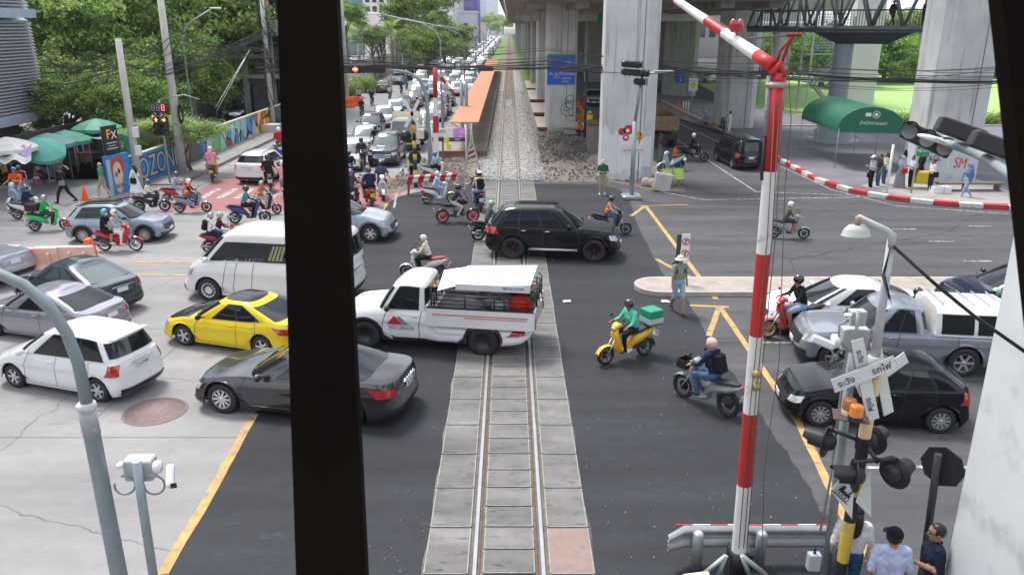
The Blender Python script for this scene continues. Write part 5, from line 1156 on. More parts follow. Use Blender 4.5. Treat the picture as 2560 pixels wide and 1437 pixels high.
txt("يسكات ةرايس",.16,WHITE,r,(.4,1.02,1.28),TL,"lettering",.002)
place_wheels(r,(517,752),(790,768),'L')
r,*_=build_car('hatch',"hatchback_car","glossy black hatchback behind the crossing warning signs","car",BK,rim=('multi',ALLOY),group=TR);place_wheels(r,(2047,1065),(2346,1083),'L')
for o in r.children:
 if o.name.startswith("side_window") and o.location.y==0:pass
r,*_=build_car('sedan',"sedan_car","white saloon in the row nearest the median on the right","car",W_,rim=('five',None),group=TR);place_wheels(r,(1990,838),(2235,850),'L',.96)
r,*_=build_car('sedan',"sedan_car","dark blue black saloon partly cut off at the right behind the white saloon","car",pt("navy",(.012,.018,.035)),rim=('five',None),group=TR);place_wheels(r,(2450,800),(2690,806),'L',.97)
r,B,*_=build_car('pickup',"pickup_truck","silver blue double cab pickup with a white glazed canopy","pickup",pt("silver grey",(.26,.29,.33),.4),rim=('six',None),group=TR)
cn=dict(TYPES['pickup']);q=MB()
rows=[[(x,y*w_,z) for y,z,w_ in((-1,1.06,.9),(-1,1.25,.88),(-1,1.62,.76),(-.8,1.74,.76),(0,1.78,.76),(.8,1.74,.76),(1,1.62,.76),(1,1.25,.88),(1,1.06,.9))] for x in(-2.72,-2.6,-1.6,-.78)]
rows[0]=[(x,y*.97,z-(.0 if z<1.3 else .14)) for x,y,z in rows[0]];q.grid(rows,sm=False);q.poly(rows[0]);q.poly(rows[-1]);q.obj("canopy",W_,r)
for s in(1,-1):
 for a,b in((-2.55,-1.75),(-1.66,-.9)):
  q=MB();q.grid([[(a,s*.9,1.12),(a,s*.888,1.25),(a+.12*(a<-2),s*.776,1.6)],[(b,s*.9,1.12),(b,s*.888,1.25),(b,s*.776,1.6)]],sm=False);o=q.obj("canopy_window",GLASS,r)
for k in range(5):q=MB();q.box((-2.4+k*.36,0,1.81),(.035,1.15,.025));q.obj("roof_bar",ALLOY,r)
place_wheels(r,(2098,925),(2385,940),'L',.95)
r,B,*_=build_car('scab',"work_pickup_truck","white flat bed work pickup carrying racks and bags across the rails","pickup",W_,rim=('offroad',BLKP),group=TR,clad='black')
bx0,bx1,hw=-2.85,-.12,.95
q=MB();q.box(((bx0+bx1)/2,0,.98),(bx1-bx0,hw*2,.06))
for s in(1,-1):q.box(((bx0+bx1)/2,s*hw,1.0),(bx1-bx0,.05,.5),bev=.01)
q.box((bx0,0,1.0),(.05,hw*2,.5),bev=.01);q.box((bx1,0,1.02),(.05,hw*2,.54));q.obj("cargo_bed",W_,r)
q=MB();q.box(((bx0+bx1)/2,0,1.03),(bx1-bx0-.06,hw*2-.06,.05));q.box(((bx0+bx1)/2,hw,1.26),(bx1-bx0,.07,.04));q.box(((bx0+bx1)/2,-hw,1.26),(bx1-bx0,.07,.04));q.obj("bed_liner",BLKP,r)
q=MB();q.box(((bx0+bx1)/2,hw+.028,1.08),(bx1-bx0-.3,.004,.04));q.box(((bx0+bx1)/2-.4,hw+.028,1.02),(1.6,.004,.03));q.obj("side_stripe",mat("faded red stripe",(.6,.25,.22),.6),r)
for s in(1,-1):
 q=MB()
 for z in(1.36,1.46,1.58):q.tube([(bx0+.15,s*(hw-.03),z),(bx1-.15,s*(hw-.03),z)],.018,5)
 for x in(bx0+.15,bx0+.75,bx0+1.0,bx0+1.75,bx1-.2):q.tube([(x,s*(hw-.03),1.22),(x,s*(hw-.03),1.6)],.02,5)
 q.obj("side_rail",BLKP,r)
q=MB()
for z in(1.45,1.6,1.75):q.tube([(bx0+.1,-.85,z),(bx0-.02,-.5,z),(bx0-.02,.5,z),(bx0+.1,.85,z)],.022,5)
for y in(-.5,0,.5):q.tube([(bx0-.02,y,1.25),(bx0-.02,y,1.77)],.022,5)
for y in(-.85,-.3,.3,.85):q.tube([(bx1-.1,y,1.2),(bx1-.1,y,1.78)],.02,5)
for z in(1.5,1.75):q.tube([(bx1-.1,-.85,z),(bx1-.1,.85,z)],.02,5)
q.obj("rack_frame",BLKP,r)
q=MB();q.box((-1.78,-.02,1.86),(1.9,1.5,.035),R=Matrix.Rotation(.05,4,'Y')@Matrix.Rotation(-.05,4,'X'));o1=q.v;i=[q.av(p) for p in((-.84,-.7,1.86),(-.84,.74,1.78),(-.35,.7,1.62),(-.25,-.5,1.8))];q.af(i);q.box((-1.78,.735,1.76),(1.9,.03,.16))
cr_=[q];canopy=q.obj("cargo_cover",mat("white panel cover",(.72,.73,.74),.5,var=.06,vs=1.5),r)
q=MB()
for z in(1.68,1.64):q.box((-1.8,.5-(1.68-z)*5,z),(2.0,.1,.025))
q.box((-1.4,.2,1.63),(2.9,.5,.03));q.obj("planks",mat("timber planks",(.35,.17,.12),.8,var=.2,vs=6),r)
q=MB();q.ell((-2.45,.5,1.3),(.32,.3,.25),12,8);q.ell((-2.2,-.2,1.3),(.35,.3,.3),12,8);q.obj("red_bag",cloth("bright red bag",(.6,.02,.02)),r)
q=MB();q.lathe([(.001,1.1),(.13,1.1),(.17,1.42),(.16,1.42),(.12,1.15)],16,Matrix.Translation((-2.65,-.1,.1)));q.obj("green_bucket",mat("green plastic",(.02,.35,.12),.4),r)
q=MB();rr=random.Random(3)
for k in range(9):q.ell((-1.75+rr.uniform(-.4,.5),rr.uniform(-.6,.7),1.2+rr.random()*.15),(.22,.2,.16),9,6)
q.obj("plastic_bundles",mat("grey plastic sheeting",(.25,.24,.25),.35,var=.4,vs=9),r)
txt("087-8135798",.1,mat("blue ink",(.03,.08,.4),.6),canopy,(-2.3,.754,1.77),TL,"phone_number")
lx,ly,lz=.62,.947,.72
q=MB();q.poly([(lx+.33,ly,lz+.02),(lx+.12,ly,lz+.25),(lx-.08,ly,lz+.02)]);q.mi=1;q.poly([(lx+.06,ly+.001,lz+.19),(lx+.0,ly+.001,lz+.25),(lx-.26,ly+.001,lz+.02),(lx-.1,ly+.001,lz+.02)]);q.obj("company_logo",[mat("logo red",(.6,.02,.04),.5),mat("logo grey",(.25,.27,.3),.5)],r)
txt("353 LAILUX",.135,mat("logo text grey",(.16,.16,.18),.5),r,(lx-.06,ly+.004,lz-.07),TL,"company_lettering",.002)
for s in(1,-1):q=MB();q.box((bx0-.03,s*.82,.92),(.04,.1,.3));q.obj("taillight",LAMPR,r)
place_wheels(r,(916,870),(1208,888),'L')
r,*_=build_car('pickup',"pickup_truck","silver pickup tail cut off by the left edge beside the orange barriers","pickup",SIL,rim=('six',None),group=TR);place_end(r,52,712,radians(158),'r',.93)
q=None
r,*_=build_car('suv',"suv_car","white crossover driving away over the red road surface","car",W_,clad=True,rails=BLKP,rim=('five',None),group=TR);place_end(r,622,463,radians(80),'r',.95)
r,*_=build_car('van',"people_carrier_van","black people carrier driving away beside the painted kerb","van",BK,rim=('five',None),group="cars on the right hand road",roofc=BK);place_end(r,1876,428,radians(95),'r',.86)
QG="cars queueing towards the crossing";DN=radians(-90)
QL=[('mpv',W_,866,432,"white people carrier at the very front beside the black post",-86),('bigsuv',DG,955,420,"dark grey off road wagon first in the queue",-91),('suv',SIL,903,388,"silver grey wagon second in line behind the dark grey one",-88),('bigsuv',BK,922,352,"big black wagon with roof rails third in line",-87),('suv',W_,955,322,"white crossover tucked behind the big black wagon",-86),('hatch',W_,983,296,"small white hatchback beside the black people carrier",-86),('mpv',BK,1007,290,"black people carrier in the middle of the queue",-88),('mpv',DG,1036,270,"dark grey people carrier behind the black one",-87),('pickup',SIL,1052,254,"grey pickup between dark grey and silver cars in the queue",-87),('suv',SIL,1067,245,"silver crossover beside the far red and white boom",-87),('mpv',SIL,1063,335,"grey people carrier hidden behind the signal masts",-90),('bigsuv',GUN,1098,292,"gunmetal wagon close to the platform roof",-90),('suv',BK,1112,268,"black crossover close to the platform roof",-90),('suv',SIL,1138,242,"silver crossover nearest the platform roof",-91),('mpv',LAV,1088,306,"lavender grey people carrier beside the gunmetal wagon",-90)]
for kd,cl,x,y,lb_,a in QL:
 rt=build_car(kd,{'mpv':"people_carrier",'bigsuv':"large_suv",'suv':"suv_car",'hatch':"hatchback_car",'pickup':"pickup_truck"}[kd],lb_,"car",cl,lod=1,rim=('five',None),rails=BLKP if kd=='bigsuv' else False,glass=GLASSL,group=QG)[0]
 place_end(rt,x,y,radians(a),'f',.95)
t=thing("cargo_truck","cream light truck with a blue tarpaulin behind the dark grey wagon","truck",G(1012,380),DN)
q=MB();rows=[[(x,s*w_,z) for s,z,w_ in((-1,.5,.95),(-1,1.3,.97),(-1,2.0,.85),(-.6,2.1,.85),(.6,2.1,.85),(1,2.0,.85),(1,1.3,.97),(1,.5,.95))] for x in(-1.7,-.35)]+[[(-.02,s*w_*.98,z if z<1.2 else 1.2) for s,z,w_ in((-1,.5,.95),(-1,1.3,.97),(-1,2.0,.85),(-.6,2.1,.85),(.6,2.1,.85),(1,2.0,.85),(1,1.3,.97),(1,.5,.95))]]
q.grid(rows,sm=False);q.poly(rows[-1]);q.poly(rows[0]);q.obj("cab",CRM,t)
q=MB();q.poly([(-.03,-.84,1.28),(-.03,.84,1.28),(-.30,.76,1.93),(-.30,-.76,1.93)]);o=q.obj("windshield",GLASSL,t);o.location=(.03,0,.02)
q=MB();q.box((.0,0,.72),(.06,1.2,.25),bev=.02);q.obj("grille",BLKP,t)
for s in(1,-1):q=MB();q.box((.0,s*.72,.95),(.05,.3,.2),bev=.02);q.obj("headlight",LAMPW,t)
q=MB();q.box((-3.2,0,1.0),(2.9,1.9,.5));q.box((-1.75,0,1.9),(.08,1.9,1.1));q.obj("cargo_bed",CRM,t);q=MB();q.ell((-3.0,0,1.35),(1.3,.85,.75),14,8,v0=0);q.obj("tarpaulin",mat("blue tarpaulin",(.08,.25,.6),.6,var=.2),t)
tm,rm=make_wheel(.36,.24,'steel',WHITEC)
for x in(-.7,-3.4):
 for s in(1,-1):wl=put("wheel",tm,t,(x,s*.82,.36),(0,0,0 if s>0 else pi));put("rim",rm,wl)
for kd,cl,x,y,lb_,a,e in(('sedan',BRZ,955,234,"brown grey saloon driving away by the cream wall",92,'r'),('pickup',SIL,992,213,"silver pickup driving away ahead of the brown grey saloon",92,'r'),('suv',BK,1022,202,"black crossover driving away next to the silver pickup",92,'r'),('sedan',BK,1010,183,"black saloon turning out of the dark gateway",-20,'r'),('van',W_,1083,190,"white high van facing us near the dark gateway",-90,'f'),('mpv',W_,1105,140,"white car parked at the left kerb past the big tree",91,'r')):
 rt=build_car(kd,{'sedan':"sedan_car",'pickup':"pickup_truck",'suv':"suv_car",'van':"passenger_van",'mpv':"people_carrier"}[kd],lb_,"car",cl,lod=1,rim=('five',None),group="cars on the left carriageway")[0];place_end(rt,x,y,radians(a),e,.97)
JC=[("white",W_),("silver",SIL),("black",BK),("grey",DG),("white",W_)]
protos=[]
for kd in('suv','sedan','mpv'):
 for nm,cl in JC[:4]:
  rt=build_car(kd,"distant_car","x","car",cl,lod=2,rim=('five',None),glass=GLASSL)[0]
  for k_ in("_W","_wb","_xf","_xr"):del rt[k_]
  for ch in list(rt.children):
   if ch.name.split('.')[0] in('underbody','mirror'):bpy.data.objects.remove(ch)
  protos.append((nm,rt))
rj=random.Random(11);used=set();Yc=118
for lane,X in enumerate((-5.4,-7.7,-10.0,-12.4)):
 Yc=(101,92,88,112)[lane]
 nk=0
 while Yc<(480,480,480,480)[lane]:
  k=rj.randrange(len(protos)) if rj.random()>.35 else rj.choice([0,4,8]);nm,pr=protos[k]
  c=pr if k not in used else copy_tree(pr);used.add(k);c.location=(X+rj.uniform(-.35,.35),Yc+2,0);c.rotation_euler=(0,0,DN+rj.uniform(-.03,.03));c.scale=(1.06,)*3
  nk+=1;tens=("","","twenty","thirty","forty","fifty","sixty","seventy","eighty","ninety");on=("","first","second","third","fourth","fifth","sixth","seventh","eighth","ninth","tenth","eleventh","twelfth","thirteenth","fourteenth","fifteenth","sixteenth","seventeenth","eighteenth","nineteenth")
  od=on[nk] if nk<20 else(tens[nk//10]+" "+on[nk%10] if nk%10 else tens[nk//10][:-1]+"ieth")
  c["label"]="%s car %s back in the %s of the distant jam"%(nm,od,("lane beside the platform","second lane from the platform","third lane from the platform","leftmost lane")[lane]);c["group"]="cars in the distant jam"
  Yc+=rj.uniform(5.2,6.2) if Yc<200 else rj.uniform(5.6,7)
for k,(nm,pr) in enumerate(protos):
 if k not in used:
  for ch in list(pr.children_recursive):bpy.data.objects.remove(ch)
  bpy.data.objects.remove(pr)
for kd,cl,x,y,lb_,a,e in(('pickup',SIL,1484,268,"silver pickup parked in the shade behind the signed pillar",-95,'f'),('suv',BK,1738,205,"black car parked beyond the pillars under the viaduct",-60,'f'),('suv',W_,1783,208,"white car parked beyond the pillars under the viaduct",-70,'f')):
 rt=build_car(kd,{'pickup':"pickup_truck",'suv':"suv_car"}[kd],lb_,"car",cl,lod=1,rim=('five',None),group="vehicles in the shade under the viaduct")[0];place_end(rt,x,y,radians(a),e,.95)
for kd,cl,x,y,lb_,a in(('bigsuv',BK,590,296,"black wagon parked in the garage yard above the graffiti wall",-60),('suv',DG,700,285,"dark car parked at the end of the garage yard",-80)):
 rt=build_car(kd,"suv_car",lb_,"car",cl,lod=1,group="cars in the garage yard")[0];place_end(rt,x,y+8,radians(a),'f',.95)
t=thing("crane_truck","brown tipper truck with an orange crane arm behind the white painted pillar","truck",G(1653,372),radians(91));OR=mat("orange crane paint",(.8,.12,.02),.4,var=.1)
q=MB();q.box((2.2,0,1.25),(4.4,2.2,.1));
for s in(1,-1):q.box((2.2,s*1.1,1.7),(4.4,.08,.9),bev=.02)
q.box((0,0,1.7),(.08,2.2,.9));q.obj("tipper_body",mat("rusty brown body",(.2,.13,.08),.8,var=.3,vs=3),t);q=MB();q.box((2.4,0,.85),(5,.9,.3));q.box((0,0,.8),(.1,2.1,.4));q.obj("chassis",BLKP,t)
q=MB();q.tube([(2.6,.1,1.3),(2.2,.3,3.2)],.2,6);q.tube([(2.2,.3,3.2),(.6,.5,2.2)],.16,6);q.tube([(.6,.5,2.2),(.3,.5,1.4)],.13,6);q.tube([(2.5,.2,2.0),(1.3,.4,2.7)],.07,6);q.obj("crane_arm",OR,t)
q=MB();q.box((5.3,0,1.6),(1.6,2.1,1.8),bev=.1);q.obj("cab",mat("rusty brown body",(.2,.13,.08)),t)
for x in(.7,1.8,5.2):
 for s in(1,-1):wl=put("wheel",tm,t,(x,s*.95,.45),(0,0,0 if s>0 else pi),1.25);put("rim",rm,wl)
t=thing("road_roller","yellow roller machine in the shade beside the worker in yellow","machine",G(1455,322),radians(170));q=MB();q.box((0,0,.9),(1.7,.9,.55),bev=.06);q.box((-.3,0,1.3),(.8,.8,.3),bev=.05);q.obj("engine_body",mat("machine yellow",(.55,.3,.03),.5,var=.15),t)
for x in(-.75,.75):q=MB();q.lathe([(.001,-.45),(.42,-.45),(.42,.45),(.001,.45)],20,Matrix.Translation((x,0,.42))@XZ);q.obj("drum",DGREY,t)
q=MB();q.tube([(-.2,.3,1.3),(-.2,.3,1.9),(.4,.3,1.9)],.03,5);q.obj("handle_bar",BLKP,t)
# ================================================================ MOTORBIKES AND RIDERS
hW,hB,hS=hm("white",(.78,.78,.76)),hm("black",(.015,.015,.018)),hm("silver",(.35,.4,.45));hBl=hm("sky blue",(.12,.42,.65));hP=hm("pink",(.75,.42,.36));hY=hm("lime yellow",(.7,.75,.1));hG=hm("grey green",(.3,.5,.35));hD=hm("dark grey",(.09,.09,.11));hBB=hm("blue",(.03,.12,.5));hPu=hm("purple",(.35,.1,.5))
bp=lambda n,c:paint("bike "+n,c)
bW,bR,bK,bBl,bG,bGy,bLB,bMa=bp("white",(.75,.75,.74)),bp("red",(.5,.015,.02)),bp("black",(.015,.015,.018)),bp("blue",(.02,.04,.16)),bp("green",(.02,.5,.12)),bp("grey",(.25,.27,.29)),bp("light blue",(.4,.55,.62)),bp("maroon",(.28,.01,.02))
k1=c_('black');SH=WHITEC;OV=cloth("hi vis orange",(.85,.12,.02));MASK=cloth("mask white",(.75,.77,.8))
b=bike("green fronted scooter with white tail near the left edge",'scooter',(163,574),(92,578),bG,bW)
rider(b,"rider in a green and lime jacket with a silver helmet on the green scooter",torso=cloth("bright green",(.02,.4,.1)),fore=cloth("lime",(.4,.65,.1)),legs=c_('charcoal'),shoe=c_('khaki'),head='helmet',hcol=hS)
q=MB();q.box((0,0,0),(.5,.46,.3),bev=.03);o=q.obj("delivery_bag",cloth("dark brown bag",(.05,.035,.04)),None);o.location=(b.location.x-.55,b.location.y,.98);tag(o,"dark boxy bag strapped behind the rider in the green jacket","bag")
b=bike("white and blue scooter just behind the green one",'scooter',(115,546),(46,548),bW,bBl);rider(b,"rider in a navy jacket and dark helmet behind the green scooter",torso=c_('navy'),fore=c_('navy'),legs=c_('charcoal'),head='full',hcol=hD)
b=bike("pale blue retro scooter at the left edge heading away",'retro',(22,528),(75,505),bLB,bLB);rider(b,"rider in an orange vest and blue helmet on the pale blue scooter",torso=OV,legs=c_('ldenim'),head='helmet',hcol=hBB,extra=[('vest',OV)]);rider(b,"passenger with a pink white backpack on the pale blue scooter",'pillion',torso=c_('maroon'),legs=c_('ldenim'),head='full',hcol=hB,extra=[('backpack',c_('pink'))])
b=bike("dark scooter at the far left below the purple cloth awning",'scooter',(-8,478),(38,468),bK);rider(b,"rider in an orange vest over a pale shirt under the purple awning",torso=c_('sage'),fore=c_('sage'),legs=c_('black'),head='helmet',hcol=hm("khaki",(.4,.42,.2)),extra=[('vest',OV),('mask',MASK)])
b=bike("bright red underbone motorbike with two riders before the pale crossover",'under',(342,627),(264,627),bR,bR,rimm=CHROME);rider(b,"driver in a grey hoodie and white trousers with a white helmet on the red motorbike",torso=c_('lgrey'),fore=c_('lgrey'),legs=c_('white'),head='helmet',hcol=hW,extra=[('mask',MASK)],shoe=SH)
rider(b,"woman passenger in black with a sky blue helmet on the red motorbike",'pillion',torso=c_('black'),legs=c_('black'),shin=SKINS[0],head='helmet',hcol=hBl,extra=[('mask',MASK)],shoe=SH)
b=bike("maroon scooter carrying two people in front of the white van",'scooter',(596,622),(530,631),bMa);rider(b,"driver in a maroon jacket with a patterned lime helmet in front of the van",torso=c_('maroon'),fore=c_('maroon'),legs=c_('ldenim'),head='full',hcol=hG);rider(b,"passenger in a white shirt with a black backpack in front of the van",'pillion',torso=c_('white'),fore=c_('white'),legs=c_('navy'),head='helmet',hcol=hS,extra=[('backpack',c_('black'))],shoe=c_('denim'))
b=bike("dark blue scooter with a long seat left of the black post",'scooter',(664,556),(589,559),bBl);rider(b,"rider in a blue and white jacket with a black helmet on the dark blue scooter",torso=cloth("teal white",(.1,.25,.32)),fore=c_('white'),legs=c_('black'),head='full',hcol=hB)
b=bike("dark grey scooter ridden by the white helmeted man in an orange vest",'scooter',(518,530),(451,532),bGy,bK);rider(b,"man in an orange vest with black sleeves and a white helmet on the grey scooter",torso=OV,sleeve=k1,fore=k1,legs=c_('denim'),head='helmet',hcol=hW,shoe=SH,extra=[('vest',OV)])
b=bike("red tailed scooter just behind the orange vested rider",'scooter',(478,505),(427,508),bR);rider(b,"stout rider in a lilac grey shirt with a dark helmet",torso=c_('lilac'),sleeve=c_('lilac'),legs=c_('lilac'),head='full',hcol=hD,skin=1)
b=bike("motorbike hidden behind the pale crossover's bonnet",'under',(412,528),(352,530),bK);rider(b,"rider in a cream shirt with a dark helmet behind the pale crossover",torso=c_('cream'),fore=c_('cream'),legs=c_('charcoal'),head='full',hcol=hD)
b=bike("motorbike with a yellow plate heading away beside the white crossover",'under',(538,440),(530,461),bR,plate=PLATEY);rider(b,"rider in a pink hooded jacket with a lime helmet riding away",torso=c_('pink'),fore=c_('white'),legs=c_('beige'),head='helmet',hcol=hY);rider(b,"passenger in a pink hood behind the lime helmet",'pillion',torso=c_('pink'),fore=c_('pink'),legs=SKINS[2],head='hijab',hcol=c_('pink'))
b=bike("blue black scooter beside the dark blue scooter left of the post",'scooter',(689,535),(638,533),bK);rider(b,"rider in an orange vest with a grey helmet beside the black post",torso=OV,sleeve=c_('grey'),fore=c_('grey'),legs=c_('lgrey'),head='helmet',hcol=hS,extra=[('vest',OV)])
b=bike("red motorbike heading away to the right of the white crossover",'under',(672,462),(679,488),bR);rider(b,"rider all in black with a black helmet heading away by the white crossover",torso=c_('black'),fore=c_('black'),legs=c_('black'),head='full',hcol=hB)
b=bike("motorbike ahead of the black clad rider",'under',(692,432),(698,452),bK);rider(b,"rider in a royal blue shirt with a shoulder strap heading away",torso=c_('blue'),sleeve=c_('blue'),legs=c_('navy'),head='helmet',hcol=hD)
b=bike("scooter half cut off by the black post's left edge",'scooter',(716,480),(712,508),bK);rider(b,"rider in a peach shirt and jeans with a white helmet against the post",torso=cloth("peach",(.75,.38,.32)),fore=cloth("peach",(.75,.38,.32)),legs=c_('ldenim'),head='helmet',hcol=hW)
b=bike("small motorbike far up beside the graffiti wall road",'under',(700,382),(703,398),bR);rider(b,"rider in a red vest and white helmet farthest up beside the post",torso=c_('red'),fore=c_('white'),legs=c_('denim'),head='helmet',hcol=hW)
b=bike("motorbike with a front basket facing us right of the black post",'under',(881,474),(873,452),bK,basket=True);rider(b,"rider in a navy jacket facing us above the basket motorbike",torso=c_('navy'),fore=c_('navy'),legs=c_('navy'),head='full',hcol=hD)
b=bike("white and red motorbike with a yellow plate heading away near the post",'under',(912,500),(934,523),bW,bR,plate=PLATEY,rimm=mat("red rim",(.4,.02,.02),.3));rider(b,"driver in a pale blue jacket in front of the woman in the floral blouse",torso=c_('sky'),fore=c_('sky'),legs=c_('charcoal'),head='full',hcol=hD);rider(b,"woman passenger in a dark floral blouse with bare head",'pillion',torso=c_('navy'),sleeve=c_('navy'),legs=c_('black'),shin=SKINS[0],head='hair',hcol=mat("brown hair",(.1,.05,.04),.5),extra=[('bag',c_('olive'))])
b=bike("motorbike behind the post with a purple helmeted rider",'under',(893,512),(870,528),bW);rider(b,"rider with a purple helmet half hidden by the black post",torso=c_('charcoal'),fore=c_('charcoal'),legs=c_('charcoal'),head='helmet',hcol=hPu)
b=bike("white retro scooter facing us near the red road surface",'retro',(963,512),(950,480),bW,bW);rider(b,"rider in a navy check shirt with a black helmet facing us",torso=cloth("navy check",(.07,.09,.16)),fore=cloth("navy check",(.07,.09,.16)),legs=c_('charcoal'),head='full',hcol=hB)
b=bike("white scooter with lime wheels beside the striped guard rail",'scooter',(1128,505),(1068,508),bW,bW,rimm=mat("lime rim",(.35,.5,.08),.4));rider(b,"rider in a sky blue shirt and pale jeans with a white cap helmet",torso=c_('sky'),fore=c_('sky'),legs=c_('ldenim'),shoe=SH,head='helmet',hcol=hW)
b=bike("naked motorcycle with pink red rims and gold forks",'naked',(1183,554),(1107,557),bK,rimm=mat("pink red rim",(.6,.03,.1),.35));rider(b,"rider in a black tee and beige trousers on the pink rimmed motorcycle",'ridenaked',torso=c_('charcoal'),sleeve=c_('charcoal'),legs=c_('beige'),shoe=c_('grey'),head='full',hcol=hB)
b=bike("motorbike heading away along the left rail with two people",'under',(1189,512),(1203,533),bK,plate=PLATE);rider(b,"driver in brown with a dark helmet ahead of the backpack man",torso=c_('brown'),fore=c_('brown'),legs=c_('ldenim'),head='full',hcol=hD);rider(b,"passenger in a cream tee with a black backpack and white cap",'pillion',torso=c_('cream'),sleeve=c_('cream'),legs=c_('ldenim'),head='cap',hcol=WHITE,extra=[('backpack',c_('black'))])
b=bike("black motorbike whose rear wheel shows left of the black wagon",'under',(1268,597),(1196,602),bK,rimm=BLKP);rider(b,"rider in a camouflage jacket with a green marked helmet behind the black wagon",torso=cloth("grey camo",(.1,.12,.14)),fore=cloth("grey camo",(.1,.12,.14)),legs=c_('charcoal'),head='full',hcol=hG)
b=bike("white scooter with a red seat heading left behind the work pickup",'scooter',(1017,693),(1100,696),bW,bW,seatm=mat("red seat",(.35,.02,.02),.5));rider(b,"rider in a cream hoodie with a cream helmet on the white and red scooter",torso=c_('cream'),fore=c_('cream'),legs=c_('black'),head='full',hcol=hm("cream",(.7,.68,.62)))
b=bike("black scooter heading right beside the black wagon's bonnet",'scooter',(1564,586),(1493,580),bK,bK);rider(b,"rider in an orange vest with grey sleeves and a black helmet",torso=OV,sleeve=c_('lgrey'),fore=c_('lgrey'),legs=c_('denim'),shoe=SH,head='full',hcol=hB,extra=[('vest',OV)])
b=bike("yellow and cream delivery scooter with a green box crossing to the left",'scooter',(1513,911),(1610,887),paint("scooter yellow",(.85,.5,.02)),bp("cream",(.68,.65,.56)),box=mat("delivery box green",(.02,.28,.16),.5,var=.1));q=MB();q.box((-.82,0,1.0),(.45,.45,.14));q.obj("box_band",mat("pale box band",(.55,.62,.6),.5),b)
rider(b,"delivery rider in a mint green jacket and black trousers with a black helmet",torso=c_('mint'),fore=c_('mint'),legs=c_('black'),head='helmet',hcol=hB,skin=1,vox=.016)
b=bike("grey underbone motorbike with a front basket and pale blue plate",'under',(1706,992),(1817,1041),bGy,bGy,basket=True,rimm=BLKP,plate=mat("pale blue plate",(.45,.62,.78),.5));rider(b,"rider in a navy hoodie and jeans with a pink helmet and black backpack",torso=c_('navy'),fore=c_('navy'),legs=c_('denim'),head='helmet',hcol=hP,extra=[('backpack',c_('black'))],vox=.016)
b=bike("bright red scooter with gold wheels beside the white saloon",'scooter',(1917,845),(2033,838),bR,bR,rimm=mat("gold rim",(.4,.28,.06),.4));rider(b,"rider in a black top and denim shorts with a black helmet on the red scooter",torso=c_('black'),fore=c_('black'),legs=c_('ldenim'),shin=SKINS[0],head='full',hcol=hB,vox=.016)
b=bike("grey green scooter on the open road right of the tall boom",'scooter',(2002,597),(1940,595),bp("grey green",(.25,.3,.3)),bK);rider(b,"rider in a camouflage shirt and shorts with a white helmet on the open road",torso=cloth("camo green",(.1,.12,.08)),sleeve=cloth("camo green",(.1,.12,.08)),legs=c_('charcoal'),shin=SKINS[0],shoe=c_('khaki'),head='full',hcol=hW)
b=bike("motorbike hidden between the white saloon and the silver pickup",'under',(2235,850),(2305,850),bK);rider(b,"rider in navy with a black helmet between the saloon and the canopy pickup",torso=c_('navy'),fore=c_('navy'),legs=c_('navy'),head='full',hcol=hB)
b=bike("motorbike at the right edge beyond the canopy pickup",'under',(2425,850),(2500,850),bK);rider(b,"rider with a pale green helmet at the right edge beyond the canopy",torso=c_('black'),fore=c_('black'),legs=c_('charcoal'),head='full',hcol=hG)
b=bike("black scooter crossing behind the tall white painted pillar",'scooter',(1760,404),(1706,402),bK,bK);rider(b,"rider all in black with a white helmet near the traffic cone",torso=c_('black'),fore=c_('black'),legs=c_('black'),shoe=SH,head='helmet',hcol=hW)
PK="parked motorbikes"
b=bike("silver scooter parked at the block kerb with a helmet hung on it",'scooter',(1766,322),(1760,305),bLB,group=PK)
o=bike("blue motorbike parked by the kerb beside the person in yellow",'under',(1812,338),(1800,322),bBl,group=PK)
bike("pale grey scooter parked beside the folding camp chairs",'scooter',(1650,432),(1700,426),bLB,bK,group=PK)
bike("dark grey scooter parked under the faded umbrellas",'scooter',(152,457),(108,450),bGy,bK,group=PK);bike("blue and white scooter parked nearer the market awning",'scooter',(165,440),(122,436),bW,bBl,group=PK)
b=bike("white scooter parked behind the striped guard rail",'scooter',(1118,452),(1066,450),bW,group=PK);rider(b,"man in a pale blue shirt with a blue helmet waiting behind the guard rail",torso=c_('sky'),fore=c_('sky'),legs=c_('black'),head='helmet',hcol=hBB)
for k,(x,y,tc_,hc,lb_,bc_) in enumerate(((902,291,'black',hD,"rider in black by the orange barrier",bR),(928,265,'black',hD,"rider in black with a top box riding away",bR),(973,251,'beige',hB,"rider in beige riding away in the left lane",bR),(1002,236,'navy',hB,"rider in navy with brown hair riding away",bR),(1015,225,'denim',hD,"rider in denim blue beside the silver pickup",bK),(1036,214,'white',hW,"rider in white riding away past the pickup",bR),(1050,206,'navy',hB,"rider in navy near the gateway",bK),(1067,200,'charcoal',hD,"rider in charcoal near the gateway",bK),(1062,178,'red',hB,"rider in red beyond the gateway",bR),(1078,214,'grey',hD,"rider in grey weaving between the queue and the lane",bK))):
 b=bike("small motorbike of the "+lb_,'under',(x+1,y-8),(x,y),bc_,group="motorbikes riding away on the left road");b.scale=(.95,)*3;p=G(x,y);b.location=(p.x,p.y+.6,0);b.rotation_euler=(0,0,radians(91));rider(b,lb_,torso=c_(tc_),fore=c_(tc_),legs=c_('charcoal'),head='full',hcol=hc,group="riders going away on the left road",vox=.03)
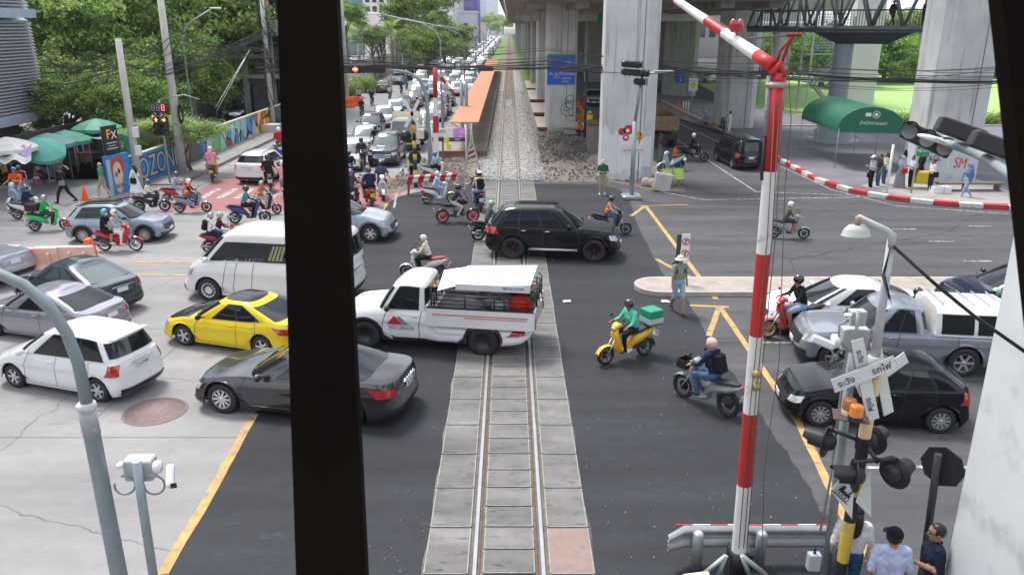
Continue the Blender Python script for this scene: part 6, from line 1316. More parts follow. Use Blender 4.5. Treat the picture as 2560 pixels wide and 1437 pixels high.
for k,(x,y,tc_,lb_) in enumerate(((905,430,'charcoal',"rider squeezed between cars at the queue front"),(1006,338,'charcoal',"rider in dark clothes beside the cream truck"),(1042,300,'red',"rider in red squeezed among the dark cars"),(940,392,'black',"rider beside the silver grey wagon"))):
 b=bike("small bike of the "+lb_,'under',(x,y),(x+3,y-14),bK,group="motorbikes filtering through the queue");rider(b,lb_,torso=c_(tc_),fore=c_(tc_),legs=c_('charcoal'),head='full',hcol=hB,group="riders filtering through the queue")
 # ================================================================ PEDESTRIANS
PG="people waiting by the painted kerb"
def ped(label,feet,kind='stand',rz=0,**k):return person(label,kind,feet=feet,rz=radians(rz),**k)
p_=ped("man in black striding left across the side street with a grey bag",(166,508),'stride',190,torso=k1,legs=k1,head='hair',loose=1.1,extra=[('bag',c_('grey'),1)])
ped("older man in a green polo and khaki shorts walking left",(262,495),'walk',180,torso=cloth("polo green",(.1,.26,.17)),legs=c_('khaki'),shin=SKINS[2],skin=2,head='bald',shoe=c_('white'))
ped("woman in a white dress with a black shoulder bag by the mural",(345,502),'walkb',180,torso=c_('white'),legs=c_('white'),shin=SKINS[2],skin=2,head='long',extra=[('skirt',c_('white'),.52,.2,.3),('bag',c_('black'),1)],shoe=SH)
p_=person("man in a bucket hat with sage tee, denim shorts and black backpack walking towards us",'walk',c_('sage'),c_('ldenim'),skin=0,shin=SKINS[0],feet=(1692,782),rz=radians(-80),head='bucket',hcol=mat("cream hat",(.62,.58,.48),.8),extra=[('backpack',c_('black'))],shoe=c_('charcoal'),vox=.015)
ped("man in a dark green shirt and khaki trousers looking at his phone by the pillar",(1505,487),'phoneboth',-90,torso=c_('dgreen'),legs=c_('khaki'),head='cap',hcol=mat("beige cap",(.5,.36,.26),.8),shoe=SH)
ped("worker in a yellow shirt standing in the shade behind the signed pillar",(1473,337),'stand',-90,torso=c_('yellow'),legs=k1,head='cap',hcol=hW,extra=[('bag',k1,1)])
ped("worker in an orange red shirt crouching beside the dark post",(1452,342),'crouch',150,torso=OV,legs=c_('navy'),head='cap',hcol=hm("orange hat",(.7,.15,.04)))
ped("person in a pale yellow top standing at the parked blue motorbike",(1822,335),'stand',150,torso=c_('cream'),legs=c_('white'))
ped("man resting against the pale grey scooter behind the pillar corner",(1648,405),'stand',0,torso=c_('charcoal'),legs=c_('olive'),skin=1)
ped("woman in a white cap, grey top and wide black trousers holding a phone",(2174,474),'phone',180,torso=c_('lgrey'),fore=c_('lgrey'),legs=k1,head='cap',hcol=WHITE,loose=1.08,extra=[('phone',WHITEC),('bucketbag',k1)],group=PG,shoe=SH)
ped("man in a black tee and jeans behind the white capped woman",(2192,470),'stand',180,torso=c_('charcoal'),sleeve=c_('charcoal'),legs=c_('denim'),group=PG)
ped("woman in a beige blouse and jeans beside the white slim post",(2207,465),'phone',180,torso=c_('beige'),fore=c_('beige'),legs=c_('denim'),head='long',extra=[('bag',WHITEC,1)],group=PG)
ped("woman in a lilac headscarf and grey skirt with a red bag",(2246,474),'stand',180,torso=c_('lgrey'),fore=c_('lgrey'),legs=c_('grey'),head='hijab',hcol=cloth("lilac scarf",(.45,.42,.5)),extra=[('skirt',c_('grey'),.86,.2,.3),('bag',c_('red'),1)],group=PG,shoe=SH)
ped("tall man all in black standing behind the row of waiting people",(2264,452),'stand',-120,torso=k1,fore=k1,legs=k1,skin=1,sc=1.1,group=PG)
ped("woman in a white and black outfit beside the green sign post",(2273,474),'phone',180,torso=c_('white'),legs=k1,head='long',extra=[('bag',c_('brown'),1)],group=PG,shoe=SH)
ped("man in a dark patterned shirt standing behind the yellow box",(2296,462),'stand',0,torso=k1,legs=k1,skin=1,group=PG)
ped("woman in a cream top and navy trousers with a black bag by the yellow box",(2322,485),'phone',180,torso=c_('cream'),fore=c_('cream'),legs=c_('navy'),head='bun',extra=[('bag',k1,1)],group=PG)
ped("woman in a blue headscarf and pale jeans walking along the kerb",(2412,497),'walk',180,torso=cloth("steel blue",(.13,.19,.36)),fore=cloth("steel blue",(.13,.19,.36)),legs=c_('ldenim'),head='hijab',hcol=cloth("blue scarf",(.2,.27,.48)),extra=[('phone',k1)],group=PG,shoe=SH)
ped("traffic officer in a lime vest behind the yellow and black mast",(1034,462),'stand',-80,torso=c_('white'),sleeve=c_('white'),fore=c_('white'),legs=k1,head='hair',extra=[('vest',cloth("lime vest",(.45,.75,.05)))])
ped("person in a grey shirt at the hedge near the orange barriers",(898,262),'stand',90,torso=c_('lgrey'),legs=k1,group="people by the left road")
for k in range(4):
 p=FA+fd*(9.2+k*1.9)-fn*.6;person(["first silhouetted walker from the left on the footbridge","second silhouetted walker on the footbridge","third silhouetted walker on the footbridge","rightmost silhouetted walker on the footbridge"][k],('walk','stand','walkb','walk')[k],k1,k1,skin=1,sleeve=k1,fore=k1,loc=(p.x,p.y,7.8),rz=.3+3*(k%2),group="people on the footbridge",vox=.03)
def bigped(label,px,py,zt,kind,rz,**k):
 """stand a person whose head top is at the picture point"""
 p=G(px,py,zt);return person(label,kind,loc=(p.x,p.y,0),rz=radians(rz),vox=.012,**k)
bigped("woman in a white tee and blue jeans seen from behind the signal mast",2142,1275,1.66,'stand',80,torso=cloth("white tee",(.75,.75,.78)),sleeve=cloth("white tee",(.75,.75,.78)),legs=cloth("blue jeans",(.05,.12,.25)),head='long',extra=[('bag',c_('cream'),-1)],skin=2)
bigped("officer in a pale blue uniform shirt and dark cap seen from behind",2238,1336,1.66,'stand',85,torso=cloth("uniform blue",(.5,.56,.75)),sleeve=cloth("uniform blue",(.5,.56,.75)),legs=c_('navy'),head='cap',hcol=cloth("cap navy",(.012,.014,.025)),loose=1.05)
q_=bigped("man in a navy polo with red trim holding a black phone by the pale pillar",2348,1312,1.72,'phone',172,torso=cloth("polo navy",(.02,.025,.05)),legs=c_('charcoal'),head='hair',extra=[('phone',k1)],loose=1.12)
z_=MB();z_.lathe([(.075,1.415),(.085,1.45)],18,Matrix.Translation((-.005,0,.02)));z_.obj("collar",cloth("collar red",(.6,.03,.02)),q_)
# ================================================================ STREET FURNITURE
SB=mat("pole grey blue",(.3,.35,.37),.45,.35,var=.12,vs=3);CONC=mat("pole concrete",(.5,.48,.45),.85,var=.12,vs=2)
def post(name,label,cat,b,pyt,r0,r1,m,group=None,z=None):
 c=G(*b);h=zat(c.y,pyt) if z is None else z;t=thing(name,label,cat,c,group=group);q=MB();q.tube([(0,0,-.05),(0,0,h)],[r0,r1],14);q.obj("pole",m,t);return t,h,c
t,h,c=post("concrete_pole","shorter square topped concrete pole left of the traffic signal","utility pole",(350,474),97,.2,.14,CONC)
for z in(2.0,2.9):q=MB();q.box((.24,-.1,z),(.28,.2,.5),bev=.02);q.obj("meter_box",WHITEC,t)
t,h2,c2=post("concrete_pole","tall leaning free concrete pole with a black cable coil","utility pole",(458,440),-40,.24,.16,CONC)
q=MB()
for k in range(5):q.tube([(.33+.03*k,-.1+.42*cos(a)*.3,3.35+.55*sin(a)+.0) if 0 else(.36+.1*cos(a),-.2+.03*k,3.4+(.52-.03*k)*sin(a)) for a in[2*pi*j/16 for j in range(17)]],.03,5)
q.obj("cable_coil",BLK,t)
t,h3,c3=post("cable_pole","pole smothered in black cables beside the post and the yellow graffiti","utility pole",(684,326),-40,.2,.15,CONC)
q=MB();rr=random.Random(8)
for k in range(46):a=rr.uniform(0,6.3);z=rr.uniform(3.5,h3);q.tube([(.3*cos(a),.3*sin(a),z),(.55*cos(a+1),.4*sin(a),z-rr.uniform(.5,1.6)),(.3*cos(a+2),.3*sin(a+2),z-rr.uniform(1,3))],.03,4)
q.obj("cable_bundle",BLKP,t);q=MB();q.box((.1,-.6,.3),(2.0,1.2,.6));tag(q.obj("concrete_plinth",CONC,None,loc=(c3.x,c3.y-1.2,.1)),"low concrete plinth at the foot of the cable pole","plinth")
t,h,c=post("cable_pole","pole bristling with cables in front of the palms on the left road","utility pole",(955,196),60,.25,.2,CONC);q=MB()
for k in range(30):a=rr.uniform(0,6.3);z=rr.uniform(h*.6,h);q.tube([(.4*cos(a),.4*sin(a),z),(.9*cos(a+1),.6*sin(a),z-rr.uniform(1,2.6)),(.4*cos(a+2),.4*sin(a+2),z-rr.uniform(2,4))],.05,4)
q.obj("cable_bundle",BLKP,t)
post("concrete_pole","pale slim concrete pole against the clipped hedge beside the black post","utility pole",(870,262),-40,.2,.15,CONC)
def lamp(label,b,pyt,arm,r=.09,group="street lamps",m=SB):
 c=G(*b);h=zat(c.y,pyt);t=thing("street_lamp",label,"street lamp",c,group=group);q=MB();q.tube([(0,0,0),(0,0,h-.8),(arm[0]*.08,0,h-.25),(arm[0]*.3,0,h+arm[1]*.25),(arm[0],0,h+arm[1])],[r,r*.7,r*.65,r*.6,r*.5],8);q.obj("pole",m,t)
 q=MB();q.box((arm[0]*1.08,0,h+arm[1]),(.7,.25,.1),bev=.03);q.obj("lamp_head",WHITEC,t)
lamp("slender street lamp with an arm to the right among the left trees",(490,372),66,(2.2,1.1));lamp("curved street lamp with its arm reaching left over the queue",(1108,398),66,(-3.6,.7),.065)
lamp("second street lamp behind the curved one beside the platform roof",(1163,310),78,(-4.5,.9),.065);lamp("street lamp in front of the palms with its arm to the right",(912,215),68,(5,1),.08)
for k,(x,y) in enumerate(((1190,215),(1210,170),(1222,148),(1238,122),(1246,112))):lamp(["street lamp beside the platform roof third from us","street lamp beside the jam fourth from us","street lamp beside the jam fifth from us","tiny distant street lamp nearer one","tiny distant street lamp farther one"][k],(x,y),80-k*3,(-4.5,.8),.08)
lamp("small lamp on a thin post in the garage yard",(618,300),235,(-1.2,.5),.06)
def sighead(parent,M,n,lit=None,horizontal=False,arrow=None):
 q=MB();q.M=M;q.box((0,0,0),(.34,.2,.34*n),bev=.03);q.obj("signal_housing",BLKP,parent)
 for k in range(n):
  z=.34*(n/2-.5-k);q=MB();q.M=M;q.lathe([(.001,0),(.125,0)],20,Matrix.Translation((0,-.108,z))@Matrix.Rotation(pi/2,4,'X'));q.obj("signal_lamp",mat("dark red signal glow",(.5,.02,.02),.4,emit=1.2,var=0) if k==lit else DGREY,parent)
  q=MB();q.M=M;q.grid([[(.145*cos(a),-.1-d,z+.145*sin(a)) for d in(0,.2)] for a in[lerp(-.5,pi+.5,j/10) for j in range(11)]]);q.obj("visor",BLKP,parent)
  if k==lit:
   q=MB();q.M=M@Matrix.Translation((0,-.125,z))@Matrix.Rotation({'up':0,'right':pi/2}[arrow],4,'Y');q.poly([(-.02,0,-.09),(.02,0,-.09),(.02,0,.02),(-.02,0,.02)]);q.poly([(-.075,0,.01),(.075,0,.01),(0,0,.095)]);q.obj("lit_arrow",mat("lit orange arrow",(1,.25,.08),.4,var=0,emit=9),parent)
c=G(426,462);t=thing("traffic_signal","red arrow traffic signal with a countdown display on a grey pole","traffic light",c);ht=zat(c.y,255);q=MB();q.tube([(0,0,0),(0,0,ht+.1)],.055,10);q.tube([(0,0,ht+.1),(1.3,0,ht+.35),(2.0,.2,ht+.1)],.035,6);q.obj("pole",SB,t)
zz=zat(c.y,315);S1=Matrix.Scale(.95,4)
for s,ar in((-1,'up'),(1,'right')):sighead(t,Matrix.Translation((s*.2,-.1,zz))@S1,3,0,arrow=ar)
zc=zat(c.y,269);q=MB();q.box((-.05,-.08,zc),(.82,.12,.46),bev=.02);q.obj("countdown_display",BLKP,t)
for k in range(3):
 q=MB();x=-.3+k*.25
 for a,b,w_,h_ in((0,.14,.13,.025),(0,0,.13,.025),(0,-.14,.13,.025),(-.07,.07,.025,.12),(.07,.07,.025,.12),(-.07,-.07,.025,.12),(.07,-.07,.025,.12)):q.box((x+a,-.145,zc+b),(w_,.01,h_))
 q.obj("digit",mat("unlit digit",(.5,.4,.4),.5,var=0) if k<2 else mat("lit digit",(1,.12,.1),.5,var=0,emit=2),t)
c=G(1078,430);t=thing("signal_gantry","curved grey gantry arm carrying a horizontal red signal left of the track","traffic light",c);Yq=c.y
pts=[P(1078,430,Yq),P(1072,330,Yq),P(1066,240,Yq),P(1050,200,Yq),P(1020,182,Yq),P(980,176,Yq),P(905,172,Yq)];q=MB();q.tube([p-c for p in pts],[.14,.12,.11,.1,.08,.07,.06],10);q.obj("arm",SB,t)
pc=P(868,173,Yq)-c;Mh=Matrix.Translation(pc+Vector((0,-.2,0)))@Matrix.Rotation(-pi/2,4,'Y')@Matrix.Scale(1.25,4);q=MB();q.box(pc+Vector((1.1,-.1,0)),(2.0,.2,.42),bev=.03);q.obj("backing_box",BLKP,t)
q=MB();q.box(pc+Vector((.0,-.2,0)),(1.5,.2,.44),bev=.03);q.obj("signal_housing",BLKP,t)
for k,x in enumerate((-.5,0,.5)):
 q=MB();q.lathe([(.001,0),(.17,0)],20,Matrix.Translation(pc+Vector((x,-.31,0)))@Matrix.Rotation(pi/2,4,'X'));q.obj("signal_lamp",mat("dark red signal glow",(.5,.02,.02)) if k==2 else DGREY,t)
q=MB();a=pc+Vector((.5,-.33,0));q.poly([a+Vector(v_) for v_ in((-.12,0,-.03),(.0,0,-.03),(.0,0,.03),(-.12,0,.03))]);q.poly([a+Vector(v_) for v_ in((-.01,0,-.1),(.13,0,0),(-.01,0,.1))]);q.obj("lit_arrow",mat("lit orange arrow",(1,.25,.08)),t)
RP=mat("red boom paint",(.52,.02,.022),.45,var=.1,stain=((.34,.06,.045),6,.58));WP=mat("white boom paint",(.78,.77,.74),.45,var=.05,stain=((.5,.46,.42),7,.60))
def striped(pts,rads,cuts,mats,parent,name="boom"):
 """tube along 2 points, coloured bands at fractions"""
 a,b=Vector(pts[0]),Vector(pts[1]);q=MB()
 for k in range(len(cuts)-1):q.mi=mats[k];f0,f1=cuts[k],cuts[k+1];q.tube([a.lerp(b,f0),a.lerp(b,f1)],[lerp(rads[0],rads[1],f0),lerp(rads[0],rads[1],f1)],18,caps=(k==0 or k==len(cuts)-2))
 return q.obj(name,[RP,WP,BLKP],parent)
Yb=10.0;bb=P(1838,1437,Yb);bx=(P(1838,1437,Yb).x+P(1945,200,Yb).x)/2
t=thing("crossing_barrier","tall red and white level crossing boom raised upright in the foreground","barrier",(0,0,0));zt=zat(Yb,182)
zs=[zat(Yb,y) for y in(1437,1375,1210,1030,838,633,428,182)];fr_=[(z-zs[0])/(zs[-1]-zs[0]) for z in zs]
striped([(P(1842,1437,Yb).x,Yb,zs[0]),(P(1945,182,Yb).x,Yb,zs[-1])],(.108,.08),fr_,[2,1,0,1,0,1,0],t,"upright_boom")
tipp=P(1672,-12,Yb+2.2);hb=Vector((P(1945,182,Yb).x,Yb,zt));arm0=P(1935,168,Yb)
striped([arm0,tipp],(.082,.045),[0,.14,.43,.60,.78,.92,1],[0,1,0,1,1,0],t,"folding_arm")
q=MB();q.tube([hb+Vector((-.09,-.02,-.02)),hb+Vector((-.0,-.02,.1)),hb+Vector((.06,-.02,-.05))],[.05,.062,.05],10);q.box(hb+Vector((0,0,-.1)),(.15,.16,.1),bev=.02);q.obj("hinge",RP,t)
q=MB();q.lathe([(.2*.5,-.02),(.115,-.02),(.115,.02),(.1,.02)],20,Matrix.Translation((P(1938,380-180+10,Yb).x,Yb,zat(Yb,212))));q.lathe([(.1,-.035),(.118,-.035),(.118,.035),(.1,.035)],20,Matrix.Translation((P(1943,212,Yb).x,Yb,zat(Yb,212))));q.obj("clamp",mat("galvanised clamp",(.4,.36,.3),.5,.4),t)
rb=P(1985,88,Yb);q=MB();q.tube([hb+Vector((-.05,0,0)),P(1950,128,Yb),rb],.022,5);q.tube([hb+Vector((.02,.05,0)),P(1965,128,Yb),rb],.018,5);q.tube([rb+Vector((-.09,0,0)),rb+Vector((.09,0,0))],.025,5);q.obj("brace_arm",mat("rusty red steel",(.25,.04,.03),.8,.2,var=.3,vs=9),t)
q=MB();q.tube([rb,P(1866,96,Yb+.6),P(1715,8,Yb+1.8)],.007,4);q.tube([rb,P(1870,98,Yb+.6)],.01,4);q.tube([P(1968,120,Yb),P(1978,300,Yb),P(1962,480,Yb),P(1948,900,Yb),P(1910,1180,Yb),P(1905,1400,Yb)],.006,4)
for dx_ in(-8,4,12):q.tube([P(1945+dx_,250,Yb-.12),P(1926+dx_,600,Yb-.15),P(1885+dx_,1000,Yb-.18),P(1855+dx_,1370,Yb-.2)],.007,4)
q.obj("cable",mat("brown cable",(.16,.11,.09),.7),t)
q=MB()
for y in(935,966):q=MB();q.lathe([(.001,-.05),(.1*.55,-.05),(.055,.05),(.001,.05)],14,Matrix.Translation(P(1891,y,Yb-.16))@Matrix.Rotation(pi/2,4,'Y'));q.obj("lamp_puck",mat("brass lamp",(.4,.3,.12),.5,.3),t)
q=MB()
for dx_ in(-.045,.045):q.ell(P(1841,65,Yb+.7)+Vector((dx_,0,0)),(.045,.05,.085),12,8)
q.tube([P(1841,65,Yb+.7),P(1843,92,Yb+.7)],.02,5);q.obj("warning_lamp",LAMPR,t)
q=MB();q.tube([P(1924,190,Yb),P(1917,290,Yb),P(1914,340,Yb)],.035,7);q.mi=1;q.tube([P(1914,330,Yb),P(1904,440,Yb),P(1905,450,Yb)],.022,6);q.obj("cable_sleeve",[mat("dusty sleeve",(.25,.23,.25),.8,var=.4,vs=20),BLKP],t)
q=MB();bc_=Vector((P(1850,1437,Yb).x,Yb,0));q.box(bc_+Vector((0,.1,.3)),(.34,.3,.55),bev=.03);q.obj("pivot_base",BLKP,t)
for x0,x1 in((1755,1815),(1915,1855)):q=MB();a=P(x0,1437,Yb-.2);b=P(x1,1388,Yb-.2);q.tube([a,b],.04,4);q.tube([b,P((x0+2*x1)/3,1440,Yb-.2)],.035,4);q.obj("bracket_arm",mat("pale green bracket",(.42,.48,.46),.5,.2),t)
q=MB();q.tube([P(1712,1460,9.4),P(1775,1452,9.4)],.14,14);q.obj("counterweight_drum",mat("cream drum",(.6,.58,.48),.5),t)
t=thing("guard_rail","dented galvanised guard rail with red and white reflective top","guard rail",(0,0,0));q=MB();GX=[G(px,1437,0) for px in(1660,)];Yg_=10.55
prf=[(0,.67),(.05,.63),(.06,.57),(.0,.51),(-.03,.47),(.0,.43),(.06,.37),(.05,.31),(0,.27)]
xa_,xb_=P(1664,1340,Yg_).x,P(2100,1340,Yg_).x;rows=[]
for k in range(21):f=k/20;e=max(0,1-f*9);rows.append([(lerp(xa_,xb_,f),Yg_+.0-y_*1.6-e*.16,lerp(z_,.45,e*.35)) for y_,z_ in prf])
q.grid(rows);q.obj("rail_beam",STEEL,t);q=MB()
for k in range(9):q.mi=k%2;q.box((lerp(xa_,xb_,.1+k*.1),Yg_-.005,.665),((xb_-xa_)*.1,.02,.014))
q.obj("reflective_top",[RP,WP],t)
for x in(1741,1898,2086):p=P(x,1400,Yg_+.1-.28);q=MB();q.tube([(p.x,p.y,0),(p.x,p.y,.62),(p.x,p.y,.66)],[.085,.085,.05],12);q.obj("post",STEEL,t)
Ym=9.2;mb_=P(2100,1437,Ym);t=thing("crossing_signal_mast","yellow and black crossing mast with crossbuck signs and warning lamps","railway signal",(0,0,0));MY=mat("mast yellow",(.72,.48,.05),.5,var=.1,vs=6,stain=((.5,.4,.2),5,.6));CRMY=mat("cream yellow",(.75,.6,.33),.5,var=.06)
def mp2(y):return P(lerp(2100,2172,(1437-y)/407),y,Ym)
q=MB();bands=[(1437,2),(1400,0),(1300,2),(1235,0),(1180,2),(1115,1),(1020,2),(985,1),(925,1),(900,1)]
for(y0,m0),(y1,_) in zip(bands,bands[1:]):q.mi=m0;q.tube([mp2(y0),mp2(y1)],.078,14,caps=False)
q.mi=2;q.tube([mp2(1560),mp2(1437)],.08,14);q.obj("mast",[MY,CRMY,BLKP],t)
BZ=Matrix.Rotation(pi/2,4,'X')
def plank(c,ang,L_,wd,words,yaw,nm="crossbuck_board"):
 R=Matrix.Rotation(yaw,4,'Z')@Matrix.Rotation(-ang,4,'Y');q=MB();q.box(c,(L_,.012,wd),R=R);o=q.obj(nm,mat("white sign face",(.74,.75,.76),.45,var=.04,stain=((.5,.4,.3),6,.68)),t)
 for s,f in words:txt(s,wd*.62,INK,o,c+R.to_3x3()@Vector((f*L_,-.012,-.01)),R@BZ)
 q=MB();q.box(c+Vector((0,.008,0)),(L_+.012,.006,wd+.012),R=R);q.obj("board_edge",mat("rust edge",(.2,.12,.09),.8),o)
c1=P(2160,935,Ym-.18);plank(c1,radians(24),.80,.19,(("ระวัง",-.29),("รถไฟ",.27)),0);plank(P(2163,950,Ym-.12),radians(-72),1.15,.155,(("ระวัง",-.3),("รถไฟ",.3)),0)
plank(P(2205,935,Ym+.28),radians(32),.78,.18,(),.25);plank(P(2205,945,Ym+.34),radians(-70),1.15,.15,(),.25)
q=MB();a=P(2080,1200,Ym-.15);
DIA=mat("white sign face",(.74,.75,.76));cA=P(2128,1232,Ym-.2)
for pts,nm in(([(2133,1165),(2076,1225),(2130,1297),(2136,1200)],0),([(2175,1172),(2140,1255),(2178,1292),(2178,1225)],1)):
 q=MB();f_=[P(x,y,Ym-.2+.06*nm) for x,y in pts];i=[q.av(v_) for v_ in f_]+[q.av(v_+Vector((0,.015,0))) for v_ in f_];q.af(i[:4]);q.af(i[:3:-1])
 for k in range(4):q.af((i[k],i[4+k],i[4+(k+1)%4],i[(k+1)%4]))
 o=q.obj("diamond_sign",DIA,t)
 if nm==0:
  g=MB();cc=P(2112,1232,Ym-.215);Rr=Matrix.Translation(cc)@Matrix.Rotation(.75,4,'Y');g.M=Rr
  g.box((0,0,0),(.2,.004,.035));g.box((-.07,0,.04),(.05,.004,.06));g.box((.06,0,.045),(.02,.004,.07));g.box((0,0,-.085),(.3,.004,.012))
  for k in range(4):g.lathe([(.022,0),(.03,0)],12,Matrix.Translation((-.09+k*.06,0,-.045))@BZ)
  g.obj("locomotive_symbol",INK,o)
def xlamp(px,py,Y,face):
 c=P(px,py,Y);Rm=Matrix.Translation(c)@Matrix.Rotation(face,4,'Z')@BZ
 q=MB();q.M=Rm;q.lathe([(.001,.0),(.212,.0),(.217,-.012),(.212,-.02),(.001,-.02)],28);q.obj("backplate",BLKP,t)
 q=MB();q.M=Rm;q.lathe([(.001,-.13),(.06,-.13),(.09,-.11),(.12,-.05),(.12,.0)],20);q.obj("lamp_housing",BLKP,t)
 q=MB();q.M=Rm;q.grid([[(r_*cos(a),r_*sin(a),z_) for z_,r_ in((0,.12),(.14,.12),(.27 if sin(a)>.2 else .2,.115))] for a in[lerp(-.6,pi+.6,j/16) for j in range(17)]]);q.obj("visor",BLKP,t)
xlamp(2064,1102,Ym+.1,radians(-130));xlamp(2180,1098,Ym+.5,radians(130));xlamp(2134,1188,Ym-.35,radians(262));xlamp(2238,1180,Ym-.25,radians(122))
q=MB();hub=mp2(1105)
for a,b in((P(2078,1072,Ym+.1),hub),(P(2175,1075,Ym+.5),hub),(hub,P(2192,1150,Ym-.3)),(P(2138,1155,Ym-.35),P(2192,1150,Ym-.3)),(P(2192,1150,Ym-.3),P(2232,1146,Ym-.28))):q.tube([a,b],.028,7);q.ell(a,.04,8,6);q.ell(b,.04,8,6)
q.lathe([(.1,-.09),(.1,.09)],14,Matrix.Translation(hub));q.obj("pipe_arms",BLKP,t)
q=MB();pl=P(2126,1040,Ym-.1);q.box(pl,(.42,.3,.02),rz=-.3);q.obj("beacon_shelf",mat("rusty plate",(.12,.09,.08),.8),t)
for x,y,dy,m,m2 in((2124,1012,.05,mat("aged amber lens",(.4,.15,.05),.4,var=.25,vs=9),CRMY),(2141,1028,-.12,LAMPO,BLKP)):
 p=P(x,y,Ym+dy-.1);q=MB();q.lathe([(.085,-.06),(.082,.07),(.07,.085),(.001,.085)],18,Matrix.Translation(p));q.obj("beacon",m,t);q=MB();q.lathe([(.088,-.13),(.09,-.06),(.085,-.055)],18,Matrix.Translation(p));q.obj("beacon_base",m2,t)
la=P(2186,905,Ym+.02);lb2=P(2228,600,Ym+.02);lt=thing("yard_lamp","grey lamp pole with a hooded white lamp rising from the crossing mast","lamp",(0,0,0));q=MB();q.tube([la,lb2],[.06,.045],14);q.tube([P(2228,618,Ym),P(2231,590,Ym),P(2218,577,Ym),P(2146,541,Ym)],[.044,.05,.038,.028],12);q.tube([P(2182,940,Ym),P(2187,890,Ym)],.085,14);q.obj("pole",mat("pale painted pole",(.5,.51,.52),.5,var=.15,vs=9,stain=((.32,.32,.32),8,.64)),lt)
hc=P(2141,578,Ym);q=MB();q.lathe([(.175,-.05),(.165,-.04),(.15,.02),(.1,.07),(.001,.08)],24,Matrix.Translation(hc)@Matrix.Diagonal((1.0,.7,1,1)));q.obj("lamp_shade",mat("dirty white shade",(.55,.56,.53),.4,var=.08),lt);q=MB();q.tube([P(2146,541,Ym),hc+Vector((0,0,.08))],.035,8);q.obj("lamp_neck",mat("rusty neck",(.35,.25,.18),.7),lt)
q=MB();wA=P(2230,612,Ym)
for k in range(3):q.tube([wA+Vector((0,-.06,-.01*k)),P(2330,700+k*3,Ym),P(2440,790+3*k,Ym-.4),P(2640,930+3*k,Ym-1.4)],.011,5)
for k in range(3):q.tube([P(2226,618,Ym-.06),P(2205+3*k,690,Ym-.07),P(2222+4*k,750+6*k,Ym-.07),P(2213,690,Ym-.07)],.006,4)
q.obj("cable",BLK,lt)
def cctv(label,bpx,tpx,Yc,boxpx,m=SB,r=.06,big=False):
 t=thing("camera_pole",label,"camera pole",(0,0,0));q=MB();q.tube([P(*bpx,Yc),P(*tpx,Yc)],r,14);q.obj("pole",m,t)
 for(x,y,w_,h_) in boxpx:q=MB();q.box(P(x,y,Yc+r+.09),(w_,.16,h_),bev=.012);q.obj("junction_box",mat("pale grey box",(.44,.48,.48),.5,var=.06,vs=5,stain=((.5,.45,.35),5,.68)),t)
 return t
t=cctv("grey blue camera pole standing behind the crossing mast",(2062,1450),(2132,880),Ym+.35,[(2134,845,.34,.3)]);q=MB();q.tube([P(2138,860,Ym+.3),P(2146,775,Ym+.3)],.025,8);q.box(P(2142,793,Ym+.4),(.2,.14,.2),bev=.01);q.obj("upper_box",mat("pale grey box",(.44,.48,.48)),t)
q=MB();q.box(P(2058,855,Ym+.3),(.3,.1,.1),R=Matrix.Rotation(.35,4,'Y')@Matrix.Rotation(-.25,4,'Z'),bev=.02);q.lathe([(.001,-.05),(.09,-.05),(.09,.02),(.001,.03)],16,Matrix.Translation(P(2092,852,Ym+.3))@Matrix.Rotation(pi/2,4,'Y'));q.obj("camera",WHITEC,t);q=MB();q.tube([P(2120,788,Ym+.3),P(2120,785,Ym+.3)],.05,10);q.obj("upper_camera",WHITEC,t)
q=MB();q.tube([P(2122,800,Ym+.3),P(2098,812,Ym+.3),P(2096,850,Ym+.25),P(2118,872,Ym+.25),P(2110,930,Ym+.25),P(2075,1200,Ym+.2),P(2050,1330,Ym+.2)],.017,7);q.obj("conduit",mat("grey conduit",(.28,.29,.29),.6),t)
q=MB();q.box(P(2034,1402,Ym+.1),(.17,.12,.26),bev=.01);q.obj("small_box",mat("pale grey box",(.44,.48,.48)),t);bt=MB();bt.lathe([(.02,0),(.02,.09),(.008,.11),(.008,.14),(.001,.14)],10);tag(bt.obj("bottle",mat("blue bottle",(.02,.03,.12),.2),None,loc=P(2036,1386,Ym+.1)),"tiny dark blue bottle standing on the small grey box","bottle")
t=thing("octagon_sign","black backed octagonal sign on a black post beside the man in the navy polo","sign",(0,0,0));Yo=9.6;q=MB();q.tube([P(2303,1450,Yo),P(2346,1135,Yo)],.05,12);q.obj("post",BLKP,t);q=MB();oc=P(2356,1166,Yo+.05);q.M=Matrix.Translation(oc)@Matrix.Rotation(radians(-50),4,'Z')@BZ;q.lathe([(.001,0),(.3,0),(.3,-.02),(.001,-.02)],8,sm=False);q.obj("sign_plate",BLKP,t)
t=thing("overhead_signal","cluster of black traffic signal heads on a grey arm seen from above","traffic light",(0,0,0));Ys_=11;q=MB();q.tube([P(2350,352,Ys_),P(2440,382,Ys_-1),P(2545,448,Ys_-2.4),P(2640,520,Ys_-3.4)],[.05,.06,.065,.07],14);q.obj("arm",mat("pole grey blue",(.3,.35,.37)),t)
for k,(x,y) in enumerate(((2400,328),(2490,366))):
 q=MB();q.box(P(x,y,Ys_-.6-k*.9),(.58,.34,.2),R=Matrix.Rotation(.34,4,'Y')@Matrix.Rotation(-.35,4,'Z'),bev=.02);q.obj("signal_back",mat("signal grey black",(.03,.03,.034),.6),t)
q=MB();hs=P(2318,350,Ys_+.2);R3=Matrix.Translation(hs)@Matrix.Rotation(.45,4,'Y')@Matrix.Rotation(-.5,4,'Z');q.M=R3;q.box((0,0,0),(.7,.18,.24),bev=.02);q.obj("signal_housing",BLKP,t)
